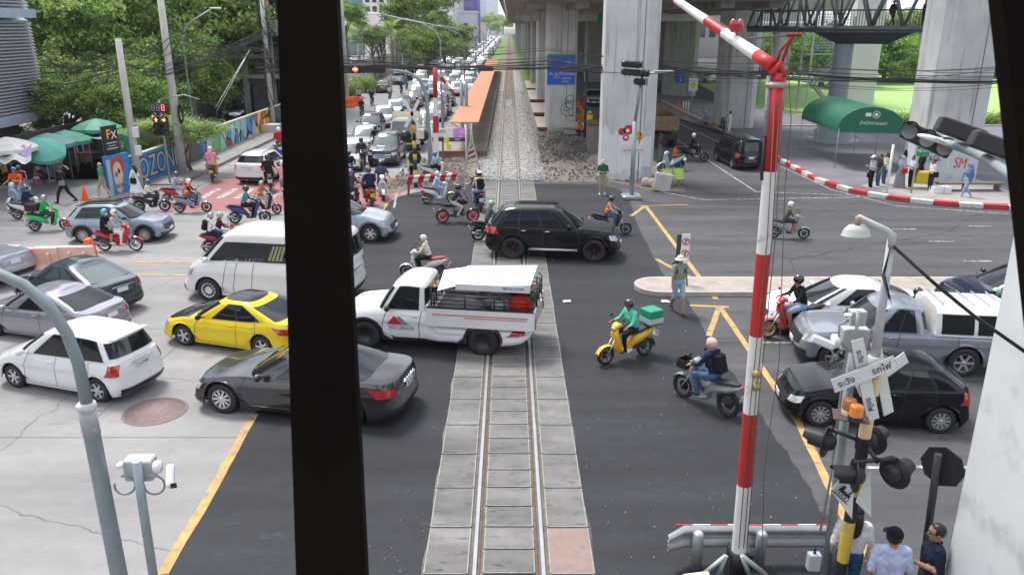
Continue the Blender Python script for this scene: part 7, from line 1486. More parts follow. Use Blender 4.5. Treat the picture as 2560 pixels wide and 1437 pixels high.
for k in range(3):
 q=MB();q.M=R3;q.lathe([(.001,0),(.1,0)],16,Matrix.Translation((-.25+k*.25,-.105,-.01))@BZ);q.obj("signal_lamp",mat("grey lens",(.3,.3,.3),.3),t);q=MB();q.M=R3;q.grid([[(-.25+k*.25+.115*cos(a),-.1-d,.115*sin(a)) for d in(0,.24)] for a in[lerp(-.3,pi+.3,j/10) for j in range(11)]]);q.obj("visor",BLKP,t)
q=MB();q.M=Matrix.Translation(P(2338,352,Ys_-.3))@Matrix.Rotation(.3,4,'Y');q.ell((0,0,0),(.26,.12,.055),20,8,v0=-20);q.obj("lamp_cover",WHITEC,t)
Ya=6.6;t=thing("arched_pole","grey arched pole sweeping in from the left edge in the foreground","pole",(0,0,0));q=MB();q.tube([P(-120,640,Ya),P(-30,672,Ya),P(60,712,Ya),P(125,770,Ya),P(168,835,Ya),P(195,905,Ya),P(218,1012,Ya)],[.048,.048,.05,.052,.053,.054,.055],16);q.tube([P(229,1080,Ya),P(304,1470,Ya)],[.074,.08],18,caps=False);q.obj("shaft",mat("arched pole grey",(.25,.3,.32),.45,.3,var=.12,vs=3),t)
q=MB();q.tube([P(215,1018,Ya),P(230,1084,Ya)],[.077,.078],18);q.obj("sleeve",mat("sleeve grey",(.42,.42,.45),.5,.2),t);q=MB();q.tube([P(213,1004,Ya),P(214,1009,Ya),P(217,1018,Ya),P(218,1024,Ya)],[.058,.087,.087,.075],18);q.obj("sleeve_ring",mat("ring cream",(.6,.6,.57),.6),t)
q=MB();[q.ell(P(x,y,Ya-.09),.014,6,4) for x,y in((227,1032),(236,1076),(204,1030),(249,1024))];q.obj("bolts",STEEL,t)
t=cctv("short grey camera pole with a white camera in the left foreground",(388,1470),(340,1152),Ya,[(352,1168,.27,.22)],m=mat("pole grey blue",(.3,.35,.37)),r=.043)
cp=P(404,1172,Ya+.05);q=MB();q.lathe([(.001,-.03),(.055,-.03),(.06,.0),(.055,.03),(.001,.035)],16,Matrix.Translation(P(394,1166,Ya+.05))@Matrix.Rotation(pi/2,4,'Y'));q.box(P(426,1190,Ya-.02),(.07,.22,.08),R=Matrix.Rotation(.25,4,'Z')@Matrix.Rotation(.7,4,'X'),bev=.015);q.ell(P(300,1162,Ya+.05),(.035,.05,.03),10,6);q.obj("camera",WHITEC,t)
q=MB();q.box(P(434,1213,Ya-.11),(.055,.012,.05),R=Matrix.Rotation(.25,4,'Z'));q.obj("camera_lens",BLKP,t)
for s,cx_ in((-1,312),(1,386)):q=MB();q.tube([P(cx_+26*cos(a)*(1 if s>0 else 1),1212+23*sin(a),Ya+.02) for a in[lerp(-1.9 if s<0 else-2.2,3.4 if s<0 else 3.2,j/16) for j in range(17)]],.011,7);q.obj("conduit_loop",mat("grey conduit",(.28,.29,.29)),t)
Yf_=G(1045,470).y;t=thing("crossing_signal_mast","slim black and yellow crossing mast with a beacon beyond the striped guard rail","railway signal",(0,0,0));q=MB();ys=[470,445,425,400,385,370,352,332,318,300,285]
for k in range(10):q.mi=(0,1)[k%2];q.tube([P(1040-k*.8,ys[k],Yf_),P(1040-(k+1)*.8,ys[k+1],Yf_)],.1,10)
q.obj("mast",[BLKP,MY],t);q=MB();q.lathe([(.1,-.12),(.1,.1),(.001,.12)],12,Matrix.Translation(P(1034,318,Yf_-.1)));q.obj("beacon",LAMPO,t)
for x,y in((1015,341),(1058,340)):q=MB();q.M=Matrix.Translation(P(x,y,Yf_+.2))@Matrix.Rotation(.4,4,'Z')@BZ;q.lathe([(.001,.1),(.2,.06),(.3,0),(.001,-.05)],20);q.obj("signal_lamp",BLKP,t)
q=MB();q.M=Matrix.Translation(P(1037,395,Yf_+.15))@BZ;q.lathe([(.001,.0),(.36,0),(.36,-.03)],8,sm=False);q.obj("octagon_plate",BLKP,t)
for a in(-.5,.5):q=MB();q.box(P(1030,285,Yf_-.1),(.16,.02,1.5),R=Matrix.Rotation(a,4,'Y'));q.obj("crossbuck_board",mat("white sign face",(.74,.75,.76)),t)
q=MB();q.box(P(1051,335,Yf_-.1),(.36,.25,.48),bev=.02);q.obj("control_box",mat("cream box",(.65,.64,.52),.5),t)
for k,(x,y0,y1,r_,lb_) in enumerate(((1055,470,285,.07,"grey blue pole just right of the far crossing mast"),(1064,450,300,.1,"thicker grey blue pole between the far mast and boom"),(1108,380,230,.09,"grey pole standing beside the platform roof edge"),(1156,330,205,.13,"first of two pale square posts near the platform roof"),(1167,325,205,.13,"second of two pale square posts near the platform roof"))):post("steel_pole",lb_,"pole",(x,y),y1,r_,r_,SB)
t=thing("crossing_barrier","far red and white crossing boom with a drooping tip beside the platform","barrier",(0,0,0));Yf2=44;striped([P(1090,420,Yf2),P(1088,170,Yf2)],(.16,.12),[0,.1,.36,.53,.71,1],[2,1,0,1,0],t,"upright_boom");striped([P(1089,178,Yf2),P(1135,235,Yf2+1)],(.1,.07),[0,.25,.5,.75,1],[1,0,1,0],t,"drooping_arm")
t=thing("striped_guard_rail","red and white striped crash barrier on red legs","guard rail",(0,0,0));Yr=G(1040,488).y;xa_,xb_=P(1018,460,Yr).x,P(1140,460,Yr+.8).x
q=MB();n_=9
for k in range(n_):
 q.mi=k%2;rows=[[(lerp(xa_,xb_,f)+(z_-.7)*.35,Yr+.8*f-y_*1.4,z_) for y_,z_ in((0,.98),(.05,.92),(.05,.84),(0,.78),(.05,.72),(.05,.64),(0,.58))] for f in(k/n_,(k+1)/n_)];q.grid(rows,sm=False)
q.obj("rail_beam",[RP,WP],t)
for a,b,m in((.05,-.1,RP),(.22,.3,RP),(.9,.0,STEEL)):q=MB();x=lerp(xa_,xb_,a);q.box((x+b*.5,Yr+.8*a,.38),(.1,.1,.78),R=Matrix.Rotation(-b,4,'Y'));q.obj("leg",m,t)
t=thing("platform_canopy","long narrow orange roof over the railway platform","canopy");zr_=2.2
q=MB();q.box((-2.78,98.5,zr_),(1.75,96,.06));q.obj("roof",mat("orange canopy roof",(.52,.21,.105),.65,var=.1,vs=.6,stain=((.42,.2,.12),.8,.56)),t)
for k in range(16):q=MB();y=51.6+k*6.1;q.tube([(-3.0,y,.3),(-3.0,y,zr_)],.07,6);q.tube([(-3.0,y,zr_-.6),(-3.8,y,zr_-.05)],.04,5);q.tube([(-3.0,y,zr_-.6),(-2.2,y,zr_-.05)],.04,5);q.obj("post",WHITE,t)
t=thing("station_sign","white and pink station name board with a purple black strip below","sign",(0,0,0));Yn=49.6;a,b=P(1080,322,Yn),P(1162,322,Yn);zt_,zm,zb_=P(0,321,Yn).z,P(0,344,Yn).z,P(0,354,Yn).z;wS=b.x-a.x
q=MB();q.box((a.x+wS*.32,Yn,(zt_+zm)/2),(wS*.64,.06,zt_-zm));q.obj("name_board",WHITE,t);q=MB();q.box((a.x+wS*.82,Yn,(zt_+zm)/2),(wS*.36,.06,zt_-zm));q.obj("pink_panel",mat("pink violet panel",(.62,.25,.7),.5,stain=((.72,.45,.78),3,.5)),t);q=MB();q.box(((a.x+b.x)/2,Yn,(zm+zb_)/2),(wS,.06,zm-zb_));q.obj("lower_strip",mat("purple black",(.05,.03,.06),.5),t)
txt("อโศก",.32,INK,t,(a.x+.5,Yn-.04,zt_-.2),(pi/2,0,0));txt("Asok",.24,INK,t,(a.x+.45,Yn-.04,zt_-.52),(pi/2,0,0));txt("MRT",.2,WHITE,t,(b.x-.45,Yn-.04,(zm+zb_)/2),(pi/2,0,0))
for x in(a.x-.05,b.x+.05):q=MB();q.tube([(x,Yn,0),(x,Yn,zt_+.2)],.05,6);q.obj("post",WHITE,t)
for k,(x,y) in enumerate(((1116,352),(1122,368))):q=MB();q.box(P(x,y,47),(.3,.03,.34),R=Matrix.Rotation(.15,4,'Y'));tag(q.obj("yellow_notice",mat("notice yellow",(.8,.65,.08),.6)),["upper small yellow notice tied before the station sign","lower small yellow notice tied before the station sign"][k],"notice")
q=MB();c=G(1180,448)
for s in(-1,1):
 for d_ in(-.5,.5):q.tube([c+Vector((s*.55,d_,0)),c+Vector((s*.05,0,2.1)),c+Vector((0,0,3.0))],.03,4)
 for k in range(7):f=k/7;q.tube([c+Vector((-.55*(1-f),.5*s*(1-f),2.1*f)),c+Vector((.55*(1-f)*.95,.5*s*(1-f),2.1*f+.22))],.02,4)
tag(q.obj("lattice_frame",mat("cream lattice steel",(.62,.58,.48),.7,var=.1)),"narrow cream lattice frame standing at the platform end","frame")
q=MB();q.box(P(1215,178,108),(1.9,.4,1.2),bev=.05);q.tube([P(1215,184,108),P(1217,205,108)],.15,6);tag(q.obj("black_screen",BLKP),"black box display standing up through the orange roof","display")
c=G(1578,497);t=thing("street_lamp","grey pole with black louvred floodlights beside the white painted pillar","street lamp",c);h=zat(c.y,185);q=MB();q.tube([(0,0,0),(0,0,h*.63)],.11,12);q.tube([(0,0,h*.63),(.25,0,h)],.07,10);q.box((0,0,.1),(.9,.8,.22),bev=.05);q.obj("pole",SB,t)
for k,(x,z,w_) in enumerate(((-.1,h+.05,1.3),(-.3,h+.42,.9),(.1,h-.35,.5))):q=MB();q.box((x,0,z),(w_,.45,.28),R=Matrix.Rotation(.08,4,'Y'),bev=.06);[q.box((x-w_/2+.15+j*w_/6,-.25,z),(.04,.12,.3)) for j in range(6)];q.obj("floodlight",BLKP,t)
q=MB();q.tube([(.4,0,h),(1.5,0,h+.12)],.05,8);q.box((1.2,0,h+.12),(.9,.2,.06),bev=.02);q.obj("lamp_arm",STEEL,t)
t=thing("parking_sign","big blue sign with white arrows and parking symbol fixed to the grey pillar","sign",(4.02,63.36,0));z0,z1=zat(63.3,212),zat(63.3,141);q=MB();q.box((0,0,(z0+z1)/2),(2.15,.08,z1-z0));q.obj("panel",mat("sign blue",(.02,.12,.6),.45,var=.04),t);q=MB();q.box((0,-.005,z1+.05),(2.18,.09,.16));q.obj("green_strip",mat("sign green",(.02,.3,.1),.5),t)
for s,x,z,sz in(("↑",-.78,.78,.5),("ทางขึ้น",.45,.78,.3),("TO TRAIN",.45,.6,.19),("↑",-.78,.32,.5),("P",-.32,.32,.28),("ที่จอดรถ",.45,.38,.34),("PARKING",.4,.22,.19),("停车场",.3,.1,.17),("乘车入口",.38,.5,.17)):txt(s,sz,WHITE,t,(x,-.055,lerp(z0,z1,z)),(pi/2,0,0))
q=MB();[q.box((-.32+a,-.05,lerp(z0,z1,.32)+b),(w_,.01,h_)) for a,b,w_,h_ in((0,.18,.36,.02),(0,-.18,.36,.02),(.18,0,.02,.36),(-.18,0,.02,.36))];q.obj("symbol_frame",WHITE,t)
c=P(1702,191,95.2);t=thing("blue_sign","small blue sign with white icons on the shaded far pillar","sign",c);q=MB();q.box((0,0,0),(1.0,.08,1.5));q.obj("panel",mat("sign blue",(.02,.12,.6)),t);txt("↓",.6,WHITE,t,(0,-.06,-.4),(pi/2,0,0));txt("ทางลง",.28,WHITE,t,(0,-.06,.2),(pi/2,0,0))
q=MB();q.box(P(1506,40,86.5),(.95,.08,1.0));tag(q.obj("green_sign",mat("sign green",(.02,.3,.1))),"green hanging sign in the dark between the two front pillars","sign")
q=MB();q.poly([(0,0,0)]*0 or[(-.5,0,-.8),(.5,0,-.8),(.5,0,.8),(-.5,0,.8)]);bpm=MB();
PW=mat("white wash paint",(.72,.73,.76),.7,var=.04);py0=44.0-1.4
t=thing("painted_patch","ragged white painted patch round the foot of the tall pillar","paint");q=MB();rr=random.Random(2);poly=[(5.0+.75,.35)]
xs_=[5.76+k*.112 for k in range(13)];zb2=[.35+(.0,.25,-.1,.2,.05)[k//3]+rr.uniform(-.06,.06) for k in range(13)];zt2=[2.55+(-.12,.1,.0)[k//5]+rr.uniform(-.03,.03) for k in range(13)]
q.grid([[(x,py0-.008,a_),(x,py0-.008,b_)] for x,a_,b_ in zip(xs_,zb2,zt2)],sm=False);dg_=Vector((-.75,.75,0));q.grid([[(5.755-.75*f-.006,py0+.75*f-.006,rr.uniform(.3,.5)),(5.755-.75*f-.006,py0+.75*f-.006,2.6+rr.uniform(-.2,.4))] for f in(0,.25,.5,.75,1)],sm=False)
q.grid([[(7.1+.75*f+.006,py0+.75*f-.006,rr.uniform(.5,.8)),(7.1+.75*f+.006,py0+.75*f-.006,2.1+rr.uniform(-.2,.3))] for f in(0,.25,.5,.75)],sm=False);q.obj("wash",PW,t)
q=MB();[flatell(q,x,z,r_,r_,py0-.012,16) for x,z,r_ in((5.98,2.62,.2),(6.32,2.72,.26),(6.2,2.3,.17))];q.mi=1;[flatell(q,x,z,r_,r_*.9,py0-.016,14) for x,z,r_ in((6.28,2.68,.1),(6.2,2.32,.08))];q.obj("red_blobs",[mat("spray red",(.5,.03,.03),.7),WHITE],t)
q=MB();q.box((6.62,py0-.03,1.75),(1.2,.04,.48));o=q.obj("notice_board",mat("notice white",(.7,.68,.66),.6),t);txt("ระวัง",.16,mat("spray red",(.5,.03,.03)),o,(6.62,py0-.06,1.9),(pi/2,0,0));txt("รถวิ่งสวนทาง",.2,mat("spray red",(.5,.03,.03)),o,(6.62,py0-.06,1.65),(pi/2,0,0))
q=MB();q.box((6.9,py0-.035,2.4),(.42,.02,.42),R=Matrix.Rotation(pi/4,4,'Y'));o=q.obj("diamond_sign",MY,t);txt("↕",.4,INK,o,(6.9,py0-.06,2.4),(pi/2,0,0))
txt("ORMO",.42,mat("teal spray",(.02,.2,.22),.7),P1,(4.75,63.38,2.3),(pi/2,0,0),"graffiti_lettering",sc=(.6,1,1));q=MB()
for cx_,cz,rx,rz in((4.6,1.7,.55,.5),(4.45,1.75,.17,.17),(4.85,2.3,.5,.5),(4.95,1.5,.3,.3)):q.tube([(min(5.0,cx_+rx*cos(a)),63.37,cz+rz*sin(a)) for a in[2*pi*j/18 for j in range(19)]],.025,4)
q.obj("graffiti",mat("teal spray",(.02,.2,.22)),P1)
c0,c1_=G(2283,462),G(2470,470);t=thing("white_hoarding_box","white painted box with black and red tags in front of the huge pillar","hoarding",(0,0,0));xh0,xh1,yh=c0.x,c1_.x,41.9;hh=2.45
q=MB();q.box(((xh0+xh1)/2,yh+.4,hh/2),(xh1-xh0,.8,hh));q.obj("panel",mat("bluish white panel",(.56,.6,.66),.6,var=.08,vs=1,stain=((.4,.42,.44),1.2,.62)),t)
txt("FRUM",.5,INK,t,(xh0+1.0,yh-.02,1.75),(pi/2,.15,0),"graffiti_lettering",sc=(.8,1,1));txt("TAGL",.45,INK,t,(xh0+1.0,yh-.02,1.3),(pi/2,-.1,0),"graffiti_lettering",sc=(.8,1,1));txt("BEMS",.55,INK,t,(xh0+2.5,yh-.02,1.95),(pi/2,.1,0),"graffiti_lettering",sc=(.7,1,1));txt("SM",.8,mat("spray red bright",(.75,.06,.03),.7),t,(xh0+2.5,yh-.02,1.05),(pi/2,.1,0),"graffiti_lettering",sc=(.7,1,1))
t=thing("wooden_bench","long weathered wooden bench in front of the white graffiti box","bench",G(2420,482));WD=mat("weathered wood",(.2,.16,.12),.85,var=.25,vs=6);q=MB();q.box((0,0,.5),(3.2,.5,.08));q.obj("seat",WD,t)
for x in(-1.5,-.2,1.4):q=MB();q.box((x,0,.25),(.1,.45,.5));q.obj("leg",WD,t)
q=MB();q.box((0,0,.12),(3.3,.1,.08));q.obj("stretcher",WD,t)
q=MB();q.box((0,0,.3),(.7,.5,.6),bev=.03);tag(q.obj("yellow_box",mat("box yellow",(.7,.5,.03),.6),None,loc=G(2306,478)+Vector((0,.3,.35))),"yellow box on the pavement beside the woman in cream","box")
q=MB();q.box((0,0,.22),(.9,.5,.44),bev=.03);tag(q.obj("styrofoam_box",WHITE,None,loc=G(2348,487)),"white foam box between the yellow box and the bench","box")
q=MB();q.ell((0,0,2.2),(.13,.13,.14),12,8);q.tube([(0,0,2.07),(.05,0,0)],.012,4);tag(q.obj("balloon",mat("beige balloon",(.6,.42,.28),.4),None,loc=G(2356,490)),"beige balloon on a string above the white foam box","balloon")
for x,y,yt_,lb_,sgn in((2215,486,362,"white slim post at the kerb among the waiting people",0),(2277,488,372,"green arrow sign on a thin grey post at the kerb",1)):
 t,h,c=post("sign_post",lb_,"sign post",(x,y),yt_,.045 if sgn else .06,.04 if sgn else .06,STEEL if sgn else WHITE)
 if sgn:q=MB();q.box((.25,-.04,h-.1),(.62,.03,.5));q.obj("sign_panel",mat("sign green",(.02,.3,.1)),t);txt("<",.4,WHITE,t,(.05,-.06,h-.1),(pi/2,0,0));txt("ทางออก",.17,WHITE,t,(.36,-.06,h-.1),(pi/2,0,0))
t=thing("arched_tent","green arched canvas tent on thin poles on the paved plaza","tent",(0,0,0));TGm=mat("green canvas",(.008,.14,.075),.55,var=.08,vs=2,bump=.3);fl_,fr2=G(2085,424),G(2243,430);rl=G(1984,372);dR=(rl-fl_);dR=dR.normalized()*7.0;ax_=(fr2-fl_);hz=2.35
q=MB();rows=[];nR=14
for k in range(9):
 f=k/8;o=fl_+dR*f;rows.append([o+ax_*(.5-.52*cos(pi*j/nR))+Vector((0,0,hz+1.25*sin(pi*j/nR)*(.97 if k%2 else 1))) for j in range(nR+1)])
q.grid(rows)
for row in(rows[0],rows[-1]):q.poly(row)
q.obj("roof",TGm,t);q=MB()
for a,b in((rows[0][0],rows[-1][0]),(rows[0][-1],rows[-1][-1]),(rows[0][0],rows[0][-1])):
 n_=26
 for k in range(n_):p,p2=a.lerp(b,k/n_),a.lerp(b,(k+1)/n_);q.poly([p,p2,p2-Vector((0,0,.16)),(p+p2)/2-Vector((0,0,.26)),p-Vector((0,0,.16))])
q.obj("scalloped_edge",TGm,t)
for p in[fl_+dR*f+ax_*s for f in(0,.5,1) for s in(0,1)]:q=MB();q.tube([p,p+Vector((0,0,hz))],.025,6);q.obj("pole",STEEL,t)
Rt=Matrix.Rotation(atan2(ax_.y,ax_.x),4,'Z')@BZ;ce=fl_+ax_*.52+Vector((0,-.03,hz));txt("สำนักงานเขต",.28,WHITE,t,ce+Vector((0,0,.35)),Rt);q=MB();q.M=Matrix.Translation(ce+Vector((.1,-.01,.82)))@Rt;q.lathe([(.17,0),(.2,0)],20);q.lathe([(.001,0),(.1,0)],10);q.box((-.42,0,0),(.3,.2,.004));q.obj("emblem",WHITE,t)
def umb(label,px,py,Y,R,m,tilt=(0,0),zf=0,frill=None):
 c=P(px,py,Y);t=thing("market_umbrella",label,"umbrella",(c.x,c.y,0),group="market umbrellas");M=Matrix.Translation((0,0,c.z))@Matrix.Rotation(tilt[0],4,'X')@Matrix.Rotation(tilt[1],4,'Y')
 q=MB();q.M=M;n=8;rows=[[(R*r_*cos(2*pi*j/24)*(1-.04*abs(sin(pi*j/3))),R*r_*sin(2*pi*j/24)*(1-.04*abs(sin(pi*j/3))),z_-.03*r_*abs(sin(pi*j/3))) for j in range(25)] for r_,z_ in((.0,.0),(.3,-.1),(.65,-.26),(1,-.5))];q.grid(rows,sm=False);q.obj("canopy",m,t)
 q=MB();q.M=M;q.grid([[(x,y,z),(x*1.01,y*1.01,z-.16-.04*(j%2))] for j,(x,y,z) in enumerate(rows[-1])],sm=False);q.obj("valance",frill or m,t);q=MB();q.tube([(0,0,0),(0,0,c.z-.1)],.025,6);q.obj("pole",STEEL,t)
UG=mat("umbrella green",(.06,.26,.17),.6,var=.08);UT=mat("umbrella teal",(.13,.46,.36),.6,var=.05);UF=mat("umbrella faded",(.14,.28,.27),.6,var=.1);UW=mat("umbrella cream",(.72,.7,.64),.7);PUR=cloth("purple drape",(.5,.38,.58))
umb("green market umbrella at the back above the grey awning",238,296,45.5,1.35,UG);umb("green market umbrella in front of the grey awning",162,325,43,1.3,UG);umb("faded teal market umbrella left of the green one",118,332,42,1.35,UF);umb("bright teal umbrella tilted towards the street",106,352,40,1.05,UT,(.4,.3));umb("cream umbrella at the left edge above the purple drapes",14,342,39,1.35,UW)
q=MB();a=P(0,375,38.6);rr=random.Random(5)
q.grid([[P(x,y0_+5*sin(x*.3+i),38.6-i*.3) for x in range(-30,84,6)] for i,y0_ in enumerate((365,380,396))]);q.mi=1;q.grid([[P(x,y0_+6*sin(x*.13),38.0-i*.2) for x in range(-30,80,6)] for i,y0_ in enumerate((388,398,405))]);tag(q.obj("fabric_awning",[PUR,cloth("white drape",(.7,.7,.68))]),"purple and white cloth awning hanging at the left edge","awning")
q=MB();cs_=[P(170,340,43.5),P(205,316,47.5),P(276,322,46.5),P(270,350,43.0)];q.grid([[cs_[0].lerp(cs_[3],i/6).lerp(cs_[1].lerp(cs_[2],i/6),j/4)-Vector((0,0,.18*sin(pi*i/6)*sin(pi*j/4))) for j in range(5)] for i in range(7)]);q.obj("x",cloth("grey tarp",(.33,.33,.33))).name="grey_awning";tag(bpy.data.objects["grey_awning"],"sagging grey tarpaulin awning between the green umbrellas","awning")
for k,(x,y) in enumerate(((196,432),(232,420))):post("awning_pole",["thin white pole with a round foot holding up the awning","second thin pole behind carrying the awning"][k],"pole",(x,y),335,.03,.03,WHITE)
t,h,c=post("flag_pole","thin pole with a red white and blue striped flag under the awning","flag",(198,428),330,.02,.02,STEEL);q=MB()
for k,(z0_,z1_) in enumerate(((0,.12),(.12,.24),(.24,.5),(.5,.62),(.62,.74))):q.mi=(0,1,2,1,0)[k];q.grid([[(z_*.9+f*.1-.1,-.05+.04*sin(f*5),h-.1-f*1.1+z_*.2) for f in[j/5 for j in range(6)]] for z_ in(z0_,z1_)])
q.obj("flag",[cloth("flag red",(.5,.02,.04)),cloth("flag white",(.7,.7,.72)),cloth("flag blue",(.03,.04,.25))],t)
t=thing("market_table","brown market table under the grey awning","table",G(236,415));q=MB();q.box((0,0,.8),(1.6,.8,.06));q.obj("table_top",WD,t)
for s in(-1,1):
 for s2 in(-1,1):q=MB();q.box((s*.7,s2*.33,.4),(.05,.05,.8));q.obj("leg",WD,t)
for k,(x,y,w_,c_n) in enumerate(((140,418,1.2,(.2,.12,.07)),(165,412,1.4,(.1,.07,.05)),(205,405,1.0,(.35,.22,.1)))):q=MB();q.box((0,0,.4),(w_,.7,.8),bev=.02);tag(q.obj("market_crate",mat("crate %d"%k,c_n,.8),None,loc=G(x,y)),["brown market crate nearest the parked scooters","dark wide market crate under the faded umbrella","tan market crate under the grey awning"][k],"crate")
q=MB();q.box((0,0,1.2),(.2,9,2.4));tag(q.obj("stall_wall",mat("dark stall back",(.06,.055,.05),.9),None,loc=(-26.2,47,0)),"dark wall behind the market stalls","wall")
def cone(label,x,y,h_=.7,m=None):c=G(x,y);t=thing("traffic_cone",label,"traffic cone",c,group="traffic cones");q=MB();q.lathe([(.16*h_/.7,.03),(.03,h_),(.001,h_)],14);q.box((0,0,.02),(.4,.4,.04));q.obj("cone_body",m or OV,t);q=MB();q.lathe([(.115*h_/.7,h_*.36),(.083*h_/.7,h_*.56)],14);q.obj("white_band",WHITE,t)
cone("orange traffic cone beside the pale crossover at the side street",214,500);cone("faded pink traffic cone by the parked scooters",94,462,.95,mat("faded cone",(.45,.12,.12),.7));cone("orange white banded cone near the white helmeted rider",1686,398,.8)
for k,(x,y) in enumerate(((1445,268),(1452,275),(1462,262),(1698,272))):cone(["leftmost of the cones beside the shaded pickup","nearest of the cones beside the shaded pickup","farthest cone beside the shaded pickup","small cone at the block kerb"][k],x,y)
BO=mat("faded orange barrier",(.82,.52,.42),.6,var=.08,vs=2);BO2=mat("bright orange barrier",(.8,.12,.04),.5)
def barrier(label,c,rz,L_=1.9,m=BO,h_=.95):
 t=thing("water_barrier",label,"barrier",c,rz,group="plastic water barriers");q=MB();q.M=Matrix.Rotation(pi/2,4,'Z')@XZ@Matrix.Translation((0,0,-L_/2));q.prism([(-.3,0),(.3,0),(.3,.25),(.13,.42),(.1,h_),(-.1,h_),(-.13,.42),(-.3,.25)],0,L_);q.obj("barrier_body",m,t)
 q=MB();[q.box((-L_/2+L_*(k+.5)/4,-.2,.55),(.06,.12,.5)) for k in range(4)];q.obj("moulded_rib",m,t)
for k,(x,y) in enumerate(((-10,682),(82,688),(170,684))):barrier(["faded orange water barrier cut off by the left edge","faded orange water barrier in the middle of the three","faded orange water barrier nearest the dark slate saloon"][k],G(x,y),radians(4))
c=G(236,668);q=MB();q.box((0,0,.55),(.24,.3,1.0),bev=.04,R=Matrix.Rotation(-.15,4,'Y'));q.box((0,0,.1),(.4,.5,.2),bev=.03);tag(q.obj("lane_divider_post",BO2,None,loc=c),"bright orange divider post standing behind the water barriers","barrier")
for k,(x,y) in enumerate(((862,270),(885,266))):barrier(["bright orange water barrier beside the black post","bright orange water barrier near the clipped hedge"][k],G(x,y),radians(80-60*1),1.9,BO2)
t=thing("no_turn_sign","narrow two symbol prohibition sign on the median behind the walking man","sign",(P(1705,640,24.2).x,24.3,.15));q=MB();hn=zat(24.3,586)-.15;q.box((-.1,.03,hn/2),(.12,.1,hn));q.obj("post",mat("dark green post",(.03,.06,.05),.6),t);q=MB();q.box((.1,-.05,hn-.45),(.26,.03,.95));q.obj("panel",WHITE,t)
for z in(hn-.22,hn-.6):q=MB();q.M=Matrix.Translation((.1,-.075,z))@BZ;q.lathe([(.09,0),(.12,0)],20);q.box((0,0,.001),(.21,.022,.004),rz=.8);q.mi=1;q.box((0,0,-.002),(.03,.14,.004));q.obj("prohibition_symbol",[RP,INK],t)
t=thing("camp_chair","left lime green folding camp chair by the parked scooter","chair",G(1668,466));LG=cloth("lime canvas",(.35,.5,.12));q=MB();q.grid([[(-.25,0,.4),(-.28,.3,.85)],[(.25,0,.4),(.28,.3,.85)]]);q.grid([[(-.25,-.35,.42),(-.25,0,.4)],[(.25,-.35,.42),(.25,0,.4)]]);q.obj("seat",LG,t)
for a,b in(((-.28,-.35,0),(.25,.2,.42)),((.28,-.35,0),(-.25,.2,.42)),((-.28,.25,0),(-.28,.3,.85)),((.28,.25,0),(.28,.3,.85))):q=MB();q.tube([a,b],.015,5);q.obj("leg",BLKP,t)
t2_=copy_tree(t);t2_.location=G(1696,464);t2_["label"]="right lime green folding camp chair by the parked scooter";t["group"]=t2_["group"]="folding camp chairs"
for k,(x,y) in enumerate(((1615,466),(1632,468),(1648,474))):q=MB();q.ell((0,0,.22),(.28,.24,.26),12,8);tag(q.obj("sack",cloth("pale sack",(.5,.42,.38)),None,loc=G(x,y)),["pale sack against the pillar foot on the left","middle pale sack against the pillar foot","pale sack nearest the camp chairs"][k],"sack","sacks at the pillar foot")
q=MB();q.box((0,0,.45),(.9,.25,.95),bev=.06,R=Matrix.Rotation(.2,4,'Y'));tag(q.obj("concrete_block",CONC,None,loc=G(1655,478)),"tilted concrete block between the sacks and camp chairs","block")
q=MB();q.box((0,0,.75),(2.2,1.6,.3),R=Matrix.Rotation(.06,4,'Y'));q.box((.2,0,.35),(1.4,1.0,.5));tag(q.obj("concrete_slab",CONC,None,loc=(4.7,61.6,0)),"thick broken concrete slab stacked at the foot of the signed pillar","slab")
q=MB();q.box((0,0,.95),(1.6,2.4,1.9));q.mi=1;q.box((0,0,1.95),(1.8,2.6,.1));tag(q.obj("rusty_shed",[mat("stained shed wall",(.2,.17,.15),.9,var=.3,vs=2),RUST],None,loc=(P(1502,350,52).x,52.5,0)),"small stained shed with a rusty top left of the tall pillar","shed")
t,h,c=post("dark_pole","thin black pole with a short arm in front of the shaded pickup","pole",(1462,345),172,.09,.08,BLKP)
t,h,c=post("sign_post","yellow diamond warning sign on a thin post at the block kerb","sign post",(1728,282),198,.05,.05,STEEL);q=MB();q.box((0,-.06,h-.5),(.85,.04,1.2));q.obj("sign_panel",mat("notice white",(.7,.68,.66)),t);q=MB();q.box((0,-.09,h-.55),(.5,.02,.5),R=Matrix.Rotation(pi/4,4,'Y'));q.obj("warning_diamond",MY,t)
for k,x in enumerate((1708,1714,1720)):post("bollard",["left slim white bollard at the block kerb","middle slim white bollard at the block kerb","right slim white bollard at the block kerb"][k],"bollard",(x,277+k*2),253,.05,.05,WHITE,group="slim bollards")
r=random.Random(9);LT=[WHITE,mat("leaf litter",(.4,.25,.1),.8)]
for k,(x,y) in enumerate(((1408,757),(1655,757))):q=MB();q.grid([[(i_*.12,j_*.1,.01+.03*r.random()) for j_ in range(3)] for i_ in range(3)],sm=False);tag(q.obj("paper_scrap",WHITE,None,loc=G(x,y)),["crumpled white scrap right of the loaded pickup","flat white scrap in front of the median nose"][k],"litter")
def rgl(r):p=G(r.uniform(900,2000),r.uniform(620,1437));return p.x,p.y
stones("road_grit",260,rgl,.018,[SM[3],SM[2],LT[1]],12,lambda x,y:.004)
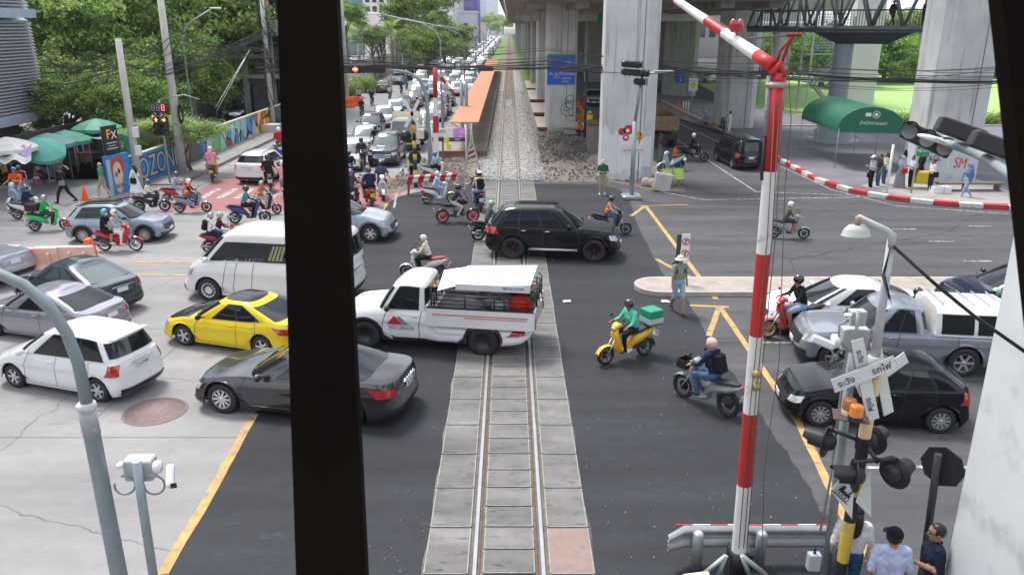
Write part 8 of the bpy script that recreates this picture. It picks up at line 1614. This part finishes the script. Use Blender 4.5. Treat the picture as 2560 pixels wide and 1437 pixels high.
# ================================================================ OVERHEAD CABLES
def wires(name,label,ends,n,spread,sag,r_,seed,m=BLK):
 rr=random.Random(seed);q=MB()
 for k in range(n):
  o=[Vector((0,rr.uniform(-.3,.3),rr.uniform(-spread,spread))) for _ in ends];pts=[]
  for i in range(len(ends)-1):
   a,b=P(*ends[i])+o[i],P(*ends[i+1])+o[i+1];s_=sag*rr.uniform(.5,1.4)
   for j in range(9):f=j/8;pts.append(a.lerp(b,f)-Vector((0,0,4*s_*f*(1-f))))
  q.tube(pts,r_*rr.uniform(.7,1.3),4)
 return tag(q.obj(name,m),label,"cables",None)
wires("overhead_cables","thick bundle of black cables crossing the whole view above the railway",[(640,170,46),(860,160,45),(1370,160,44),(1640,165,44),(1960,185,43),(2560,200,40)],13,.26,.18,.018,1)
wires("overhead_cables","thin spread cables just above and below the main bundle",[(600,140,46),(1370,150,44),(1960,178,43),(2560,190,40)],7,.6,.3,.012,2)
wires("overhead_cables","tangle of cables between the two concrete poles at the left",[(100,150,42),(312,130,c2.y-1),(428,100,c2.y),(690,130,c3.y)],12,.7,.35,.014,3)
wires("overhead_cables","lower cables sagging left from the shorter concrete pole",[(60,215,42),(325,175,41),(440,165,c2.y),(690,60,c3.y)],9,.35,.3,.013,4)
wires("overhead_cables","fan of cables between the cable laden pole and the post on the left road",[(850,120,100),(955,75,126),(1080,110,160)],10,1.6,1.2,.03,5)
wires("stay_wires","pair of pale stay wires slanting down beside the garage",[(625,130,66),(540,275,60)],2,.3,0,.03,6,STEEL)
q=MB();q.box((0,-33,9),(70,10,18));q.box((-62,6,9),(12,50,18));q.box((62,8,9),(12,40,18));tag(q.obj("sky_blocker",mat("dark blocker",(.13,.13,.14),.8,var=.2)),kind='structure')  # unseen boxes added around the camera to block low sky and darken reflections
# ================================================================ HAZE
q=MB();q.box((0,800,139),(1900,1700,280));hz_=q.obj("haze",None)
m=bpy.data.materials.new("haze air");m.use_nodes=True;t=m.node_tree;t.nodes.remove(t.nodes['Principled BSDF']);pv=t.nodes.new('ShaderNodeVolumePrincipled');pv.inputs['Density'].default_value=.00022;pv.inputs['Color'].default_value=(.93,.96,1,1);t.links.new(pv.outputs[0],t.nodes['Material Output'].inputs['Volume']);hz_.data.materials.clear();hz_.data.materials.append(m)
tag(hz_,kind='stuff')
